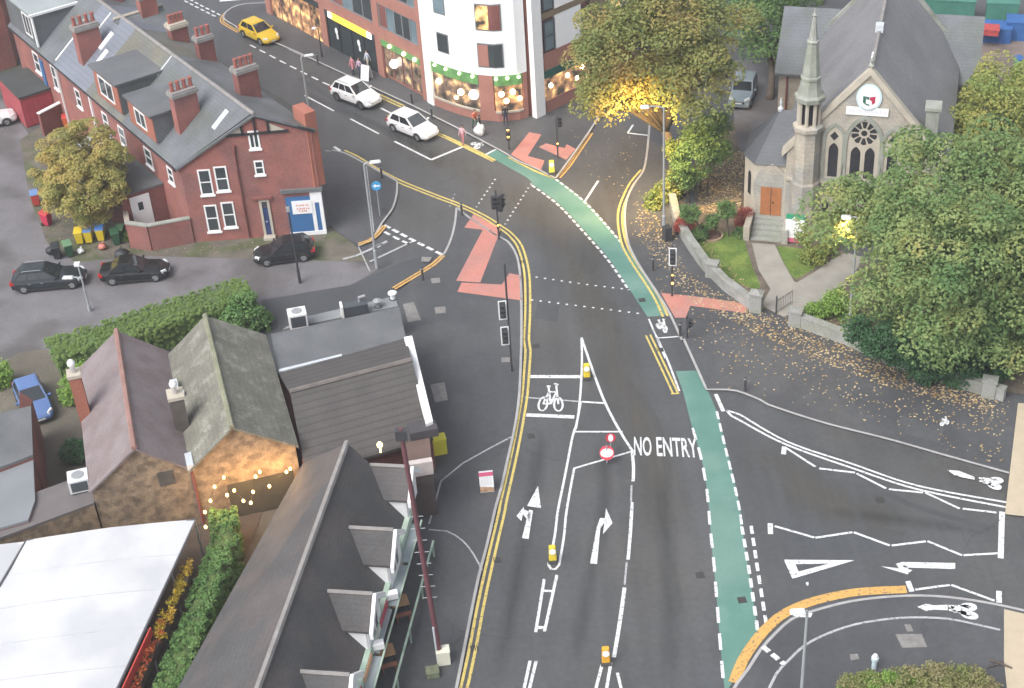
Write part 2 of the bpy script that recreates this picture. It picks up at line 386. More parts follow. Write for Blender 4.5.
top_kerb = zz(180, 0, 7.815, [(760, 20), (500, 30), (380, 75), (340, 140), (430, 200), (500, 245)]) + zz(250, 0, 3.931, [(130, 180), (300, 257), (460, 332), (560, 378), (640, 415), (740, 465), (850, 520), (960, 578)]) + zz(440, 90, 6.747, [(440, 425), (520, 475), (640, 525), (720, 565), (780, 595)])
TK = smooth_line(gp(top_kerb, ZP)); TK2 = gp(zz(440, 90, 6.747, [(780, 595), (850, 500), (930, 390), (1010, 275)]) + [(612, 95)], ZP)
slab('pavement', TK + TK2[1:], [(640, 20), (400, -60), (260, -60)], asph_dark)
right_kerb = [(650, 120)] + zz(500, 165, 3.931, [(570, 0), (530, 70), (500, 130), (490, 200), (500, 290), (525, 355), (570, 430), (620, 505), (665, 580), (715, 688)])
rk2 = zz(500, 335, 3.931, [(715, 0), (765, 110), (812, 214)]); rk3 = zz(500, 335, 3.931, [(812, 214), (860, 214), (930, 219), (1022, 254)]) + zz(740, 335, 3.606, [(100, 250), (300, 315), (540, 376), (740, 433), (970, 497)])
RK = smooth_line(gp(right_kerb, ZP)) + smooth_line(gp(rk2, ZP))[1:] + smooth_line(gp(rk3, ZP))[1:]
slab('pavement', RK, [(1100, 500), (1130, 200), (1130, -60), (700, -80)], asph_dark)
low_kerb = [(722, 720), (733, 690)] + zz(740, 505, 3.606, [(30, 590), (75, 520), (130, 460), (185, 412), (260, 383), (400, 347), (560, 329), (700, 328), (850, 345), (1024, 380)]) + [(1090, 628)]
BK = smooth_line(gp(low_kerb, ZP)); slab('pavement', BK, [(1100, 760), (700, 760)], asph_dark)
kb = MB()
for P, s in ((LK, -1), (mouth_r, -1), (edge2, -1), (TK, -1), (TK2, -1), (RK, 1), (BK, -1)):
    Q = [p + Vector((0, 0, 0.006)) for p in P]; ribbon(kb, Q, 0.15, 0.0)
structure(kb, 'kerb', kerb_m)

# -- green cycle lane
def ribbon2(mb, A, B, z, n=40):
    P = smooth_line(gp(A, z)); Q = smooth_line(gp(B, z)); la = length(P); lb = length(Q)
    a = [along(P, la * i / n) for i in range(n + 1)]; b = [along(Q, lb * i / n) for i in range(n + 1)]
    mb.add(a + b, [(i, i + 1, n + 2 + i, n + 1 + i) for i in range(n)])
gm = MB()
gu = zz(440, 90, 6.747, [(390, 393), (470, 435), (640, 523), (780, 592)]) + zz(500, 165, 3.931, [(225, 55), (340, 150), (475, 303), (520, 365), (570, 435), (625, 525), (655, 590)])
gl = zz(440, 90, 6.747, [(312, 437), (460, 520), (600, 600)]) + zz(500, 165, 3.931, [(130, 76), (230, 150), (330, 255), (430, 370), (510, 490), (580, 597)])
ribbon2(gm, gu, gl, 0.005, 60)
gr2 = zz(500, 335, 3.931, [(773, 140), (815, 215), (858, 320), (890, 440), (920, 570), (945, 688)]) + zz(500, 505, 3.757, [(915, 120), (940, 280), (965, 440), (985, 490)])
gl2 = zz(500, 335, 3.931, [(690, 142), (720, 225), (752, 350), (790, 480), (812, 600), (822, 688)]) + zz(500, 505, 3.757, [(795, 150), (810, 300), (822, 450), (838, 640)]) + [(725, 692)]
gr2[-1] = (762, 634); gr2.append((726, 692))
ribbon2(gm, gr2, gl2, 0.005, 60)
structure(gm, 'cycle_lane', green_m)

# -- white lines
wm = MB(); tm = MB(); z1 = 0.010
A3 = lambda p: zz(500, 335, 3.931, p)
A7 = lambda p: zz(500, 505, 3.757, p)
A8 = lambda p: zz(740, 505, 3.606, p)
A4 = lambda p: zz(740, 335, 3.606, p)
AC = lambda p: zz(500, 165, 3.931, p)
AD = lambda p: zz(250, 165, 3.931, p)
AE = lambda p: zz(440, 90, 6.747, p)
AF = lambda p: zz(250, 0, 3.931, p)
AG = lambda p: zz(180, 0, 7.815, p)
AS = lambda p: zz(320, 140, 4.915, p)
strip(wm, A3([(118, 163), (318, 164)]), 0.30, z1); strip(wm, A3([(103, 314), (292, 322)]), 0.30, z1)
strip(tm, A3([(98, 245), (322, 262), (415, 268)]), 0.11, z1, curve=False); strip(wm, A3([(292, 380), (482, 380)]), 0.13, z1)
strip(wm, A3([(320, 262), (415, 268)]), 0.15, z1 + .002)
strip(wm, A3([(320, 10), (372, 160), (415, 270), (470, 375), (522, 458)]), 0.15, z1 + .002)
strip(wm, A3([(320, 10), (322, 90), (318, 200), (305, 330), (285, 400), (258, 540), (228, 688)]) + A7([(205, 120), (182, 225)]), 0.13, z1 + .004)
strip(wm, A3([(318, 262), (298, 370)]), 0.12, z1)
strip(wm, A3([(522, 456), (292, 524)]), 0.13, z1); strip(wm, A3([(292, 522), (262, 688)]) + A7([(240, 120), (222, 225)]), 0.13, z1 + .004)
strip(wm, A7([(182, 225), (192, 240), (208, 241), (222, 225)]), 0.13, z1)
strip(wm, A3([(519, 456), (525, 520), (523, 575)]), 0.17, z1); strip(tm, A3([(517, 590), (515, 655)]), 0.1, z1)
strip(wm, A3([(519, 657), (519, 688)]), 0.15, z1); strip(wm, A7([(496, 0), (490, 100), (481, 205)]), 0.17, z1); strip(tm, A7([(476, 215), (468, 300)]), 0.1, z1)
strip(wm, A7([(468, 310), (450, 440), (428, 572)]), 0.19, z1)
strip(wm, A7([(166, 278), (134, 478)]), 0.15, z1); strip(wm, A7([(214, 262), (167, 475)]), 0.15, z1)
strip(wm, A7([(163, 322), (203, 324)]), 0.15, z1 + .002); strip(wm, A7([(140, 460), (172, 461)]), 0.2, z1 + .002)
strip(wm, A7([(113, 585), (88, 700)]), 0.15, z1); strip(wm, A7([(136, 585), (108, 700)]), 0.15, z1)
strip(wm, A7([(386, 590), (355, 710)]), 0.15, z1); strip(wm, A7([(417, 590), (397, 710)]), 0.15, z1); strip(wm, A7([(441, 630), (458, 700)]), 0.14, z1)
for q in ([(522, 538), (528.5, 539), (533, 510.5), (529, 509.5)], [(538, 486), (541, 508), (527, 506)], [(529.5, 522), (531, 513), (524, 509), (521, 512)], [(516.5, 516), (524, 506.5), (521.5, 521)]): flat(wm, q, z1 if len(q) == 4 else z1 + .002)
for q in ([(590, 563.5), (597, 564), (600.5, 526), (597, 526)], [(597, 527), (600.5, 528), (604, 523), (607, 523), (607, 518), (600, 518)], [(606, 508), (612.5, 523), (603, 534)]): flat(wm, q, z1 if len(q) == 4 else z1 + .002)
# writing on the carriageway
def bil(c, z):
    a, b, cc, d = [g(x, y, z) for x, y in c]     # bottom-left, bottom-right, top-right, top-left
    return lambda u, v: a.lerp(b, u).lerp(d.lerp(cc, u), v)
text_on(wm, 'NO', bil([(634, 455.5), (652, 456), (651, 437), (634, 436.5)], z1)); text_on(wm, 'ENTRY', bil([(657, 456), (698.5, 457.5), (696, 438.5), (656, 437)], z1))
# dashed edges of the cycle lane
dashes(wm, AC([(130, 78), (230, 152), (330, 257), (430, 372), (512, 490)]), 0.16, 0.42, 0.22, 0.012, -0.1)
dashes(wm, AC([(218, 55), (340, 152), (475, 303)]), 0.16, 0.42, 0.22, 0.012)
dashes(wm, A3([(757, 365), (790, 480), (812, 600), (820, 680)]) + A7([(790, 90), (803, 210), (818, 400), (838, 650)]), 0.15, 1.15, 0.75, 0.012, count=11)
dashes(wm, A3([(852, 300), (885, 440), (917, 570), (942, 688)]) + A7([(910, 90)]), 0.14, 0.75, 0.35, 0.012)
dashes(wm, A7([(908, 80), (935, 240), (958, 400), (968, 470)]), 0.17, 0.62, 0.32, 0.012, count=8); dashes(wm, A8([(40, 75), (65, 240), (95, 430)]), 0.17, 0.62, 0.32, 0.012, count=8)
strip(wm, A3([(848, 232), (878, 300)]), 0.22, 0.012)
# dotted crossing guides
for q in (AC([(140, 440), (330, 468), (510, 490)]), AC([(122, 530), (330, 556), (560, 585)]), zz(470, 180, 11.27, [(285, -10), (170, 160), (70, 305)]), zz(470, 180, 11.27, [(690, 40), (560, 240), (395, 500)])):
    dashes(wm, q, 0.13, 0.15, 0.42, 0.014)
dashes(tm, AE([(100, 700), (60, 800)]), 0.1, 0.15, 0.4, 0.014)
# cycle box by the crossing
strip(wm, A3([(612, 0), (655, 90), (705, 220)]), 0.12, z1); strip(wm, A3([(600, -25), (618, 12), (712, 5)]), 0.12, z1, curve=False)
strip(wm, AC([(585, 605), (650, 760)]), 0.11, z1)
strip(wm, AE([(305, 437), (392, 392)]), 0.18, 0.012)
# top road
strip(wm, AF([(567, 555), (712, 628)]), 0.16, z1); strip(wm, AF([(712, 628), (840, 575)]), 0.22, z1 + .002)
for q in ([(395, 467), (507, 526)], [(215, 375), (330, 436)], [(130, 182), (215, 222)]): strip(wm, AF(q), 0.14, z1)
dashes(wm, AF([(0, 176), (150, 255), (290, 325), (345, 350)]), 0.15, 0.9, 0.65, z1)
dashes(wm, AG([(35, 5), (150, 65), (270, 125), (300, 135)]), 0.16, 0.6, 0.35, z1); dashes(wm, AG([(75, -5), (190, 55), (320, 120)]), 0.16, 0.6, 0.35, z1)
strip(wm, AG([(310, 5), (480, -10)]), 0.5, z1)
strip(wm, AF([(515, 425), (560, 448)]), 0.15, z1); strip(tm, AF([(295, 592), (340, 596)]), 0.1, z1); strip(wm, AF([(330, 577), (355, 592)]), 0.2, z1)
strip(wm, AC([(332, 145), (386, 62)]), 0.16, z1)
strip(wm, zz(560, 0, 4.586, [(310, 610), (335, 572)]), 0.15, z1); strip(wm, zz(560, 0, 4.586, [(312, 610), (440, 625)]), 0.15, z1 + .002)
# side road on the right
strip(wm, A3([(890, 296), (915, 303)]) + A4([(0, 287), (170, 384), (400, 463), (640, 543), (965, 604)]), 0.13, z1)
strip(wm, A3([(890, 296), (910, 318)]) + A4([(0, 308), (160, 392), (400, 478), (640, 556), (965, 622)]), 0.14, z1)
zig = lambda ps, A: [strip(wm, A([a, b]), 0.14, 0.012) for a, b in ps]
zig([((168, 408), (272, 475)), ((286, 481), (415, 496)), ((420, 499), (527, 553)), ((537, 556), (660, 568)), ((668, 568), (792, 626))], A4)
zig([((803, 13), (925, 27)), ((125, 76), (268, 117)), ((272, 118), (405, 98)), ((410, 98), (540, 146)), ((547, 146), (670, 131)), ((676, 130), (800, 181)), ((803, 181), (930, 174)), ((632, 305), (757, 288)), ((762, 288), (918, 345))], A8)
for q, A in (([(160, 402), (157, 430)], A4), ([(109, 66), (110, 105)], A8), ([(605, 274), (620, 312)], A8), ([(934, 310), (934, 352)], A8)): strip(wm, A(q), 0.26, z1)
strip(wm, A8([(945, 24), (940, 192)]), 0.28, z1)
tri = A8([(158, 197), (414, 199), (189, 266)]); inn = A8([(200, 213), (322, 211), (211, 240)])
for i in range(3):
    j = (i + 1) % 3; flat(wm, [tri[i], tri[j], inn[j], inn[i]], z1)
for q in ([(585, 205), (776, 209), (776, 231), (590, 225)], [(562, 212), (586, 205), (612, 236), (582, 240)], [(508, 221), (622, 234), (604, 250)]): flat(wm, A8(q), z1 if len(q) == 4 else z1 + .002)
flat(wm, A8([(236, 280), (247, 277), (247, 290), (242, 291)]), z1)
structure(wm, 'road_markings', white_m); 

# -- markings on the raised pavements
zp = ZP + 0.010; pm = MB(); dm = MB()
strip(dm, A8([(98, 680), (130, 610), (175, 560), (250, 495), (380, 440), (500, 415), (620, 405), (750, 410), (850, 430), (938, 450)]), 0.13, zp)
dashes(pm, A8([(82, 510), (160, 574)]), 0.26, 0.42, 0.2, zp)
flat(pm, A8([(190, 398), (205, 385), (262, 390), (255, 405), (210, 404)]), zp)
flat(pm, zz(840, 570, 5.565, [(430, 205), (480, 187), (520, 197), (598, 193), (600, 224), (520, 220), (480, 228)]), zp)
flat(pm, zz(860, 370, 5.29, [(460, 528), (520, 532), (605, 565), (607, 580), (540, 568), (500, 556)]), zp)
def cycle(mb, f, w=0.10):
    """a bicycle drawn in paint; f maps the unit box (rear wheel left) to the ground"""
    def ring(cu, cv, r, k=14):
        pts = [f(cu + r * math.cos(2 * math.pi * i / k), cv + r * 1.35 * math.sin(2 * math.pi * i / k)) for i in range(k + 1)]
        ribbon(mb, pts, w)
    ring(0.2, 0.27, 0.17); ring(0.8, 0.27, 0.17)
    for a in ([(0.2, 0.27), (0.38, 0.68), (0.72, 0.68), (0.5, 0.27), (0.2, 0.27)], [(0.5, 0.27), (0.33, 0.85)], [(0.8, 0.27), (0.70, 0.95)]):
        for i in range(len(a) - 1): ribbon(mb, [f(*a[i]) + Vector((0, 0, 0.001 * i)), f(*a[i + 1]) + Vector((0, 0, 0.001 * i))], w)
    ribbon(mb, [f(0.24, 0.87), f(0.44, 0.87)], w * 1.4); ribbon(mb, [f(0.60, 0.97), f(0.82, 0.93)], w * 1.2)
rm = MB()
cycle(rm, bil(A3([(142, 302), (252, 304), (243, 188), (168, 186)]), 0.014), 0.12)
cycle(rm, bil(AC([(620, 640), (655, 665), (660, 605), (605, 605)]), 0.014), 0.13)
cycle(rm, bil(zz(440, 100, 11.38, [(395, 560), (350, 490), (460, 470), (520, 530)]), 0.014), 0.16)
structure(rm, 'road_markings', white_m)
cycle(pm, bil(zz(840, 570, 5.565, [(765, 275), (752, 190), (612, 190), (605, 238)]), zp), 0.25)
cycle(pm, bil(zz(860, 370, 5.29, [(740, 635), (755, 575), (640, 565), (632, 598)]), zp), 0.25)
cycle(pm, bil(zz(860, 370, 5.29, [(425, 298), (470, 285), (465, 240), (425, 262)]), zp), 0.10)
structure(pm, 'pavement_markings', white_m)
# thin pale lines: edging of the old footway
zq = ZP + 0.008
strip(dm, [(511, 437), (490, 448), (463, 463), (441, 481), (429, 524)], 0.10, zq, curve=False); strip(dm, zz(250, 505, 3.757, [(672, 92), (740, 98), (800, 135), (840, 185), (872, 245)]), 0.09, zq)
strip(dm, AS([(228, 128), (248, 300), (265, 450)]), 0.07, zq)
structure(dm, 'pavement_markings', thin_m)
strip(tm, AS([(185, 515), (245, 645)]), 0.08, 0.03)
strip(tm, AD([(470, 380), (640, 300)]), 0.18, 0.03); strip(tm, AD([(365, 370), (420, 355), (540, 300)]), 0.22, 0.03)
structure(tm, 'road_markings', thin_m)
jm = MB(); dashes(jm, AD([(528, 236), (640, 295), (755, 352)]), 0.24, 0.5, 0.22, 0.03, count=7); dashes(jm, AD([(528, 262), (570, 285), (625, 310)]), 0.2, 0.45, 0.22, 0.03, count=3)
flat(jm, AS([(275, 518), (330, 492), (290, 528), (255, 530)]), 0.03); structure(jm, 'road_markings', white_m)

# -- yellow lines
ym = MB(); om = MB(); zy = 0.016
def double(mb, pts, w=0.145, gap=0.16, z=zy):
    P = smooth_line(gp(pts, z)); ribbon(mb, P, w, (w + gap) / 2); ribbon(mb, P, w, -(w + gap) / 2)
yl = AD([(470, 2), (520, 30), (600, 70), (720, 118), (830, 160), (920, 203), (990, 248)]) + AC([(40, 272), (78, 320), (103, 410), (109, 500), (108, 600), (104, 688)]) + A3([(110, 60), (105, 140), (98, 230), (84, 320), (62, 440), (38, 550), (13, 660)]) + zz(250, 505, 3.757, [(945, 30), (905, 200), (868, 370), (838, 530), (800, 700)]) + [(455, 710)]
yl = [(343, 151), (356, 157)] + yl
double(ym, yl)
double(ym, AC([(562, 20), (520, 70), (490, 130), (474, 180), (474, 245), (492, 320), (530, 388), (585, 470), (622, 532), (650, 595)]))
double(ym, A3([(582, 0), (620, 80), (660, 165), (690, 230)]), 0.12, 0.16); strip(ym, A3([(672, 231), (705, 229)]), 0.12, zy + .002)
double(ym, AF([(465, 355), (560, 400), (600, 418)])); double(ym, AF([(545, 450), (640, 497), (740, 527), (860, 580), (960, 632)]), 0.12, 0.12); double(ym, AE([(0, 300), (160, 380), (365, 480)]), 0.1, 0.1, zy + .002)
strip(ym, AE([(460, 452), (640, 545), (780, 598)]), 0.2, zy)
double(om, AE([(800, 590), (870, 510), (945, 400), (1020, 290)]), 0.14, 0.08)
double(om, AG([(710, 30), (560, 28), (450, 50), (360, 100), (325, 160), (380, 205), (460, 250)]), 0.13, 0.1)
double(om, AS([(190, 512), (240, 495), (285, 460), (318, 420)]), 0.14, 0.06, 0.135); double(om, AD([(565, 485), (640, 440), (720, 390), (758, 355)]), 0.15, 0.08, 0.132)
low_y = zz(740, 505, 3.606, [(-22, 640), (10, 560), (60, 485), (110, 430), (170, 385), (270, 345), (420, 314), (600, 304)]); strip(om, low_y, 0.52, zy, 0.0)
structure(ym, 'yellow_lines', yellow_m); structure(om, 'yellow_lines', orange_m)

# -- tactile paving, buff crossings, iron covers
xm = MB(); zt = ZP + 0.006
for q in (AD([(880, 192), (985, 252), (968, 300), (905, 462), (810, 455), (915, 255), (842, 246)]), AD([(832, 462), (990, 470), (1020, 425)]) + AC([(85, 435), (90, 533)]) + AD([(815, 498)]),
          AC([(632, 502), (800, 520), (970, 545), (968, 582), (748, 553), (730, 600), (688, 600)]), AE([(602, 285), (685, 300), (592, 445), (705, 475), (682, 540), (560, 482), (478, 436)]), AE([(665, 385), (715, 360), (842, 392), (855, 365), (915, 398), (852, 470)])):
    flat(xm, q, zt)
structure(xm, 'tactile_paving', tact_m)
bmb = MB(); flat(bmb, [(1018, 403), (1040, 404), (1040, 518), (1005, 514), (1010, 470)], ZP + 0.03); flat(bmb, [(1004, 609), (1060, 622), (1060, 720), (1010, 720), (1004, 660)], ZP + 0.03); structure(bmb, 'buff_paving', buff_m)
cm = MB()
for q in (zz(740, 505, 3.606, [(560, 465), (655, 465), (675, 512), (585, 515)]), zz(740, 505, 3.606, [(592, 430), (615, 430), (625, 455), (603, 457)]), zz(270, 270, 6.02, [(800, 205), (865, 192), (910, 300), (830, 315)]), AD([(710, 445), (745, 443), (748, 462), (715, 465)]), AD([(725, 560), (768, 555), (770, 580), (730, 585)]), zz(250, 335, 3.931, [(708, 195), (765, 185), (778, 255), (728, 265)]), zz(470, 290, 7.64, [(240, 515), (305, 515), (305, 550), (240, 552)]), zz(740, 505, 3.606, [(395, 538), (425, 536), (430, 555), (400, 560)]), AD([(675, 360), (715, 362), (705, 382), (672, 378)])):
    flat(cm, q, ZP + 0.013)
structure(cm, 'access_covers', cover_m)

# -- repairs: trench scars, patches and gully covers in the carriageway
rp_ = MB()
for q in ([(538, 300), (560, 303), (557, 322), (534, 318)], [(575, 205), (590, 214), (584, 226), (566, 218)], [(868, 525), (905, 532), (903, 545), (866, 538)], [(430, 150), (446, 158), (440, 168), (424, 160)]): flat(rp_, q, 0.003)
strip(rp_, [(300, 78), (355, 112), (405, 138), (440, 165)], 0.5, 0.003); strip(rp_, [(612, 300), (618, 330), (622, 372), (655, 420), (670, 480)], 0.45, 0.003); strip(rp_, [(760, 430), (830, 455), (900, 500), (990, 528)], 0.4, 0.003)
structure(rp_, 'road_repairs', mat('patched_asphalt', (0.070, 0.072, 0.075), 0.7, 0.12, 0.8, 0.3, 60, fine=0.12))
rq = MB()
for q in ([(470, 300), (505, 304), (503, 318), (468, 313)], [(452, 392), (470, 394), (466, 425), (447, 421)], [(398, 360), (436, 352), (446, 380), (430, 384)], [(900, 415), (945, 428), (940, 444), (893, 430)]): flat(rq, q, ZP + 0.004)
structure(rq, 'pavement_repairs', mat('patched_footway', (0.078, 0.079, 0.083), 0.75, 0.12, 0.8, 0.3, 60, fine=0.12))
gv = MB()
for x, y in ((536, 346), (531, 436), (497, 560), (474, 648), (521, 262), (700, 575), (742, 600), (660, 350), (880, 500), (642, 300)):
    c = g(x, y, 0.006); gv.box(c + Vector((0, 0, .003)), (.42, .42, .008), .1)
    for k in range(4): gv.box(c + Vector((-.15 + .1 * k, 0, .010)), (.05, .36, .006), .1)
structure(gv, 'gully_covers', mat('gully_iron', (0.05, 0.048, 0.046), 0.6, 0.2, 4.0))
# -- traffic wear and painted warm glow: thin films that fade out at their edges
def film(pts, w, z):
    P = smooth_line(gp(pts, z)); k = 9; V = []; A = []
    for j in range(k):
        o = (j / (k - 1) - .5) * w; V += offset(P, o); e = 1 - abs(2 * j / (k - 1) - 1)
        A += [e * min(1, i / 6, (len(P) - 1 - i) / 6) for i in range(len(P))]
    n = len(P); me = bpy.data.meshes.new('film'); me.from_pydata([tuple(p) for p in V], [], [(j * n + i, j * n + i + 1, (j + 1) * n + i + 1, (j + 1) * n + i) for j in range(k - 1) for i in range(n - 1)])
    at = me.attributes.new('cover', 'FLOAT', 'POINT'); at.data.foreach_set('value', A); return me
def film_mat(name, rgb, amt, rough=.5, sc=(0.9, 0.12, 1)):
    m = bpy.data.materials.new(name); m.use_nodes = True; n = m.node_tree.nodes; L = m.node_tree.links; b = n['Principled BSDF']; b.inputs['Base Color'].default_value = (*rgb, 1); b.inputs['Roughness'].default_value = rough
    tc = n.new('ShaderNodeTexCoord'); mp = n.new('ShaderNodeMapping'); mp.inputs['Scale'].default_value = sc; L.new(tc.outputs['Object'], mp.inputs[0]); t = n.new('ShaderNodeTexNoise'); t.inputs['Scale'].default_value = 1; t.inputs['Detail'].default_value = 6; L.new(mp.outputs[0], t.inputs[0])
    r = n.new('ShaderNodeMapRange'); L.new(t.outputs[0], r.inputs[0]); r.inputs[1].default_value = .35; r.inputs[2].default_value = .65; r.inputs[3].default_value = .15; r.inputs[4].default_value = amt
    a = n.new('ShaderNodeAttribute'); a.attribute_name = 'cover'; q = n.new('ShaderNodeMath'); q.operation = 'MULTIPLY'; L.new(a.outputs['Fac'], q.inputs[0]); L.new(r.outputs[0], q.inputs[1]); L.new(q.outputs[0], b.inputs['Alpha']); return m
worn_glow = film_mat('worn_and_glow_track', (.125, .112, .094), .6); oily = film_mat('oil_darkened_track', (.045, .046, .048), .32)
for nm, pts, w, mm in (('road_wear_and_glow', [(380, 135), (470, 172), (540, 222), (590, 300), (622, 380), (652, 460), (668, 540)], 3.6, worn_glow), ('road_wear_and_glow', [(735, 430), (790, 482), (850, 508), (930, 528)], 4.5, worn_glow), ('road_wear_and_glow', [(640, 130), (615, 180), (600, 230), (590, 280)], 3.0, worn_glow),  # side-road swaths paint warm glow onto the asphalt; the main-road one is wear
    ('road_wear_and_glow', [(600, 430), (605, 500), (590, 580), (570, 680)], 1.1, oily), ('road_wear_and_glow', [(545, 425), (532, 500), (515, 590), (495, 690)], 1.1, oily), ('road_wear_and_glow', [(660, 470), (668, 560), (672, 690)], 1.3, oily), ('road_wear_and_glow', [(300, 92), (380, 128), (450, 165)], 1.2, oily), ('road_wear_and_glow', [(1000, 535), (900, 520), (820, 510)], 1.2, oily)):
    me = film(pts, w, .0045 if mm is worn_glow else .0065); me.materials.append(mm); o = bpy.data.objects.new(nm, me); COL.objects.link(o); tag(o, kind='structure')
# -- church grounds
z2 = ZP + 0.02
lm = MB(); flat(lm, [(690, 243), (700, 150), (760, 100), (830, 90), (840, 250), (1100, 340), (1100, 400), (1003, 392), (860, 345), (800, 318), (735, 302)], z2); structure(lm, 'soil', dirt_m)
lm = MB(); flat(lm, zz(660, 200, 6.747, [(190, 265), (300, 220), (420, 215), (560, 235), (585, 330), (620, 440), (680, 580), (640, 610), (520, 555), (400, 480), (290, 370)]), z2 + .006); flat(lm, zz(720, 240, 6.747, [(380, 40), (600, 60), (720, 110), (690, 160), (520, 262), (480, 240), (420, 130)]), z2 + .006); structure(lm, 'lawn', grass_m)
lm = MB(); flat(lm, zz(720, 240, 6.747, [(215, 20), (370, 30), (420, 140), (500, 280), (520, 285), (640, 215), (760, 130), (850, 85), (980, 120), (860, 280), (680, 420), (560, 460), (430, 520), (280, 440), (340, 330), (260, 200)]), z2 + .012); structure(lm, 'path', path_m)
lm = MB(); flat(lm, [(730, 60), (800, 60), (790, 125), (742, 160), (735, 130)], z2 + .006); structure(lm, 'driveway', alley_m)

# -- thin scattering volume, added to lift blacks and soften contrast
if ADDED_HAZE:
    hz = MB(); hz.hexa([(-620, -320, -1.2), (620, -320, -1.2), (620, 920, -1.2), (-620, 920, -1.2)], [(-620, -320, 56), (620, -320, 56), (620, 920, 56), (-620, 920, 56)])
    hm = bpy.data.materials.new('contrast_lift'); hm.use_nodes = True; hn = hm.node_tree; hn.nodes.remove(hn.nodes['Principled BSDF']); pv = hn.nodes.new('ShaderNodeVolumePrincipled'); pv.inputs['Color'].default_value = (.93, .95, 1, 1); pv.inputs['Density'].default_value = ADDED_HAZE; pv.inputs['Anisotropy'].default_value = 0.2
    hn.links.new(pv.outputs[0], hn.nodes['Material Output'].inputs['Volume']); tag(hz.build('added_haze', hm), kind='stuff')
# ================================================================== BUILDINGS
brick = mat('red_brick', (0.30, 0.115, 0.095), 0.88, 0.14, 0.8, 0.3, 60, fine=0.16, rgb2=(0.22, 0.10, 0.09), rscale=0.35, course=0.15, cstr=0.10)
brick_o = mat('orange_brick', (0.34, 0.125, 0.085), 0.88, 0.14, 0.8, 0.3, 60, fine=0.16, course=0.15, cstr=0.10)
brick_p = mat('pink_brick', (0.36, 0.165, 0.13), 0.88, 0.10, 0.6, 0.2, 60, fine=0.10, course=0.15, cstr=0.06)
brick_dk = mat('dark_brick', (0.20, 0.075, 0.065), 0.9, 0.2, 0.7, 0.3, 50, fine=0.2)
slate = mat('grey_slate', (0.135, 0.143, 0.155), 0.55, 0.14, 0.7, 0.25, 50, fine=0.14, rgb2=(0.115, 0.125, 0.12), rscale=0.4, course=0.16, cstr=0.16)
slate_b = mat('blue_slate', (0.17, 0.185, 0.22), 0.5, 0.08, 0.6, 0.2, 40, fine=0.10, course=0.24, cstr=0.22)
slate_g = mat('mossy_slate', (0.14, 0.142, 0.13), 0.7, 0.16, 0.7, 0.3, 50, fine=0.16, rgb2=(0.15, 0.14, 0.11), rscale=0.6, course=0.16, cstr=0.14)
ridge_m = mat('ridge_tile', (0.25, 0.235, 0.225), 0.8, 0.15, 2.0, fine=0.1)
felt = mat('roof_felt', (0.115, 0.12, 0.127), 0.85, 0.12, 0.5, 0.2, 40, fine=0.08, rgb2=(0.14, 0.145, 0.15), rscale=0.3)
lead = mat('lead_flashing', (0.52, 0.55, 0.58), 0.6, 0.1, 2.0)
stone = mat('sandstone', (0.40, 0.355, 0.295), 0.9, 0.14, 0.8, 0.4, 25, fine=0.16, rgb2=(0.31, 0.30, 0.275), rscale=0.5, course=0.3, cstr=0.10)
stone_l = mat('dressed_stone', (0.44, 0.395, 0.325), 0.88, 0.10, 1.2, 0.2, 30, fine=0.08)
stone_g = mat('weathered_stone', (0.30, 0.305, 0.275), 0.9, 0.14, 1.0, 0.3, 30, fine=0.12, rgb2=(0.245, 0.26, 0.215), rscale=0.8)
wpaint = mat('white_paint', (0.80, 0.80, 0.80), 0.5, 0.03, 1.0)
wrend = mat('white_render', (0.88, 0.89, 0.90), 0.8, 0.03, 0.3, fine=0.02)
black_m = mat('black_paint', (0.025, 0.025, 0.028), 0.5, 0.1, 2.0)
glass = mat('window_glass', (0.05, 0.06, 0.065), 0.08, 0.2, 0.6, spec=0.8)
glass_b = mat('blue_window_glass', (0.16, 0.22, 0.25), 0.10, 0.25, 0.5, spec=0.8)
grey_fr = mat('grey_window_frame', (0.20, 0.21, 0.22), 0.5, 0.05, 1.0)
dark_fr = mat('dark_window_frame', (0.07, 0.08, 0.09), 0.5, 0.05, 1.0)
pot_m = mat('clay_pot', (0.30, 0.10, 0.08), 0.85, 0.15, 2.0)
blue_p = mat('blue_shop_paint', (0.045, 0.14, 0.32), 0.5, 0.06, 1.0)
navy_p = mat('navy_door_paint', (0.03, 0.05, 0.14), 0.5, 0.06, 1.0)
lampw = mat('lit_shop_lamp', (0.9, 0.75, 0.5), 0.5, 0, emit=(1.0, 0.72, 0.38), estr=5.0)
lampwh = mat('lit_white_lamp', (0.9, 0.9, 0.9), 0.5, 0, emit=(1.0, 0.95, 0.88), estr=3.0)

def litmat(name, c, s, c2):
    """a lit interior behind glass: blotchy shelves and lamps of two colours"""
    if name in MATS: return MATS[name]
    m = bpy.data.materials.new(name); m.use_nodes = True; MATS[name] = m
    n = m.node_tree.nodes; L = m.node_tree.links; b = n['Principled BSDF']; b.inputs['Roughness'].default_value = 0.15
    tc = n.new('ShaderNodeTexCoord'); t = n.new('ShaderNodeTexNoise'); t.inputs['Scale'].default_value = 1.3; t.inputs['Detail'].default_value = 2.5; L.new(tc.outputs['Object'], t.inputs['Vector'])
    cr = n.new('ShaderNodeValToRGB'); L.new(t.outputs[0], cr.inputs[0])
    e = cr.color_ramp.elements; e[0].color = (0.03, 0.026, 0.022, 1); e[0].position = 0.36; k = e.new(0.56); k.color = (*c2, 1); e[-1].position = 0.74; e[-1].color = (*c, 1)
    L.new(cr.outputs[0], b.inputs['Base Color']); L.new(cr.outputs[0], b.inputs['Emission Color']); b.inputs['Emission Strength'].default_value = s
    return m
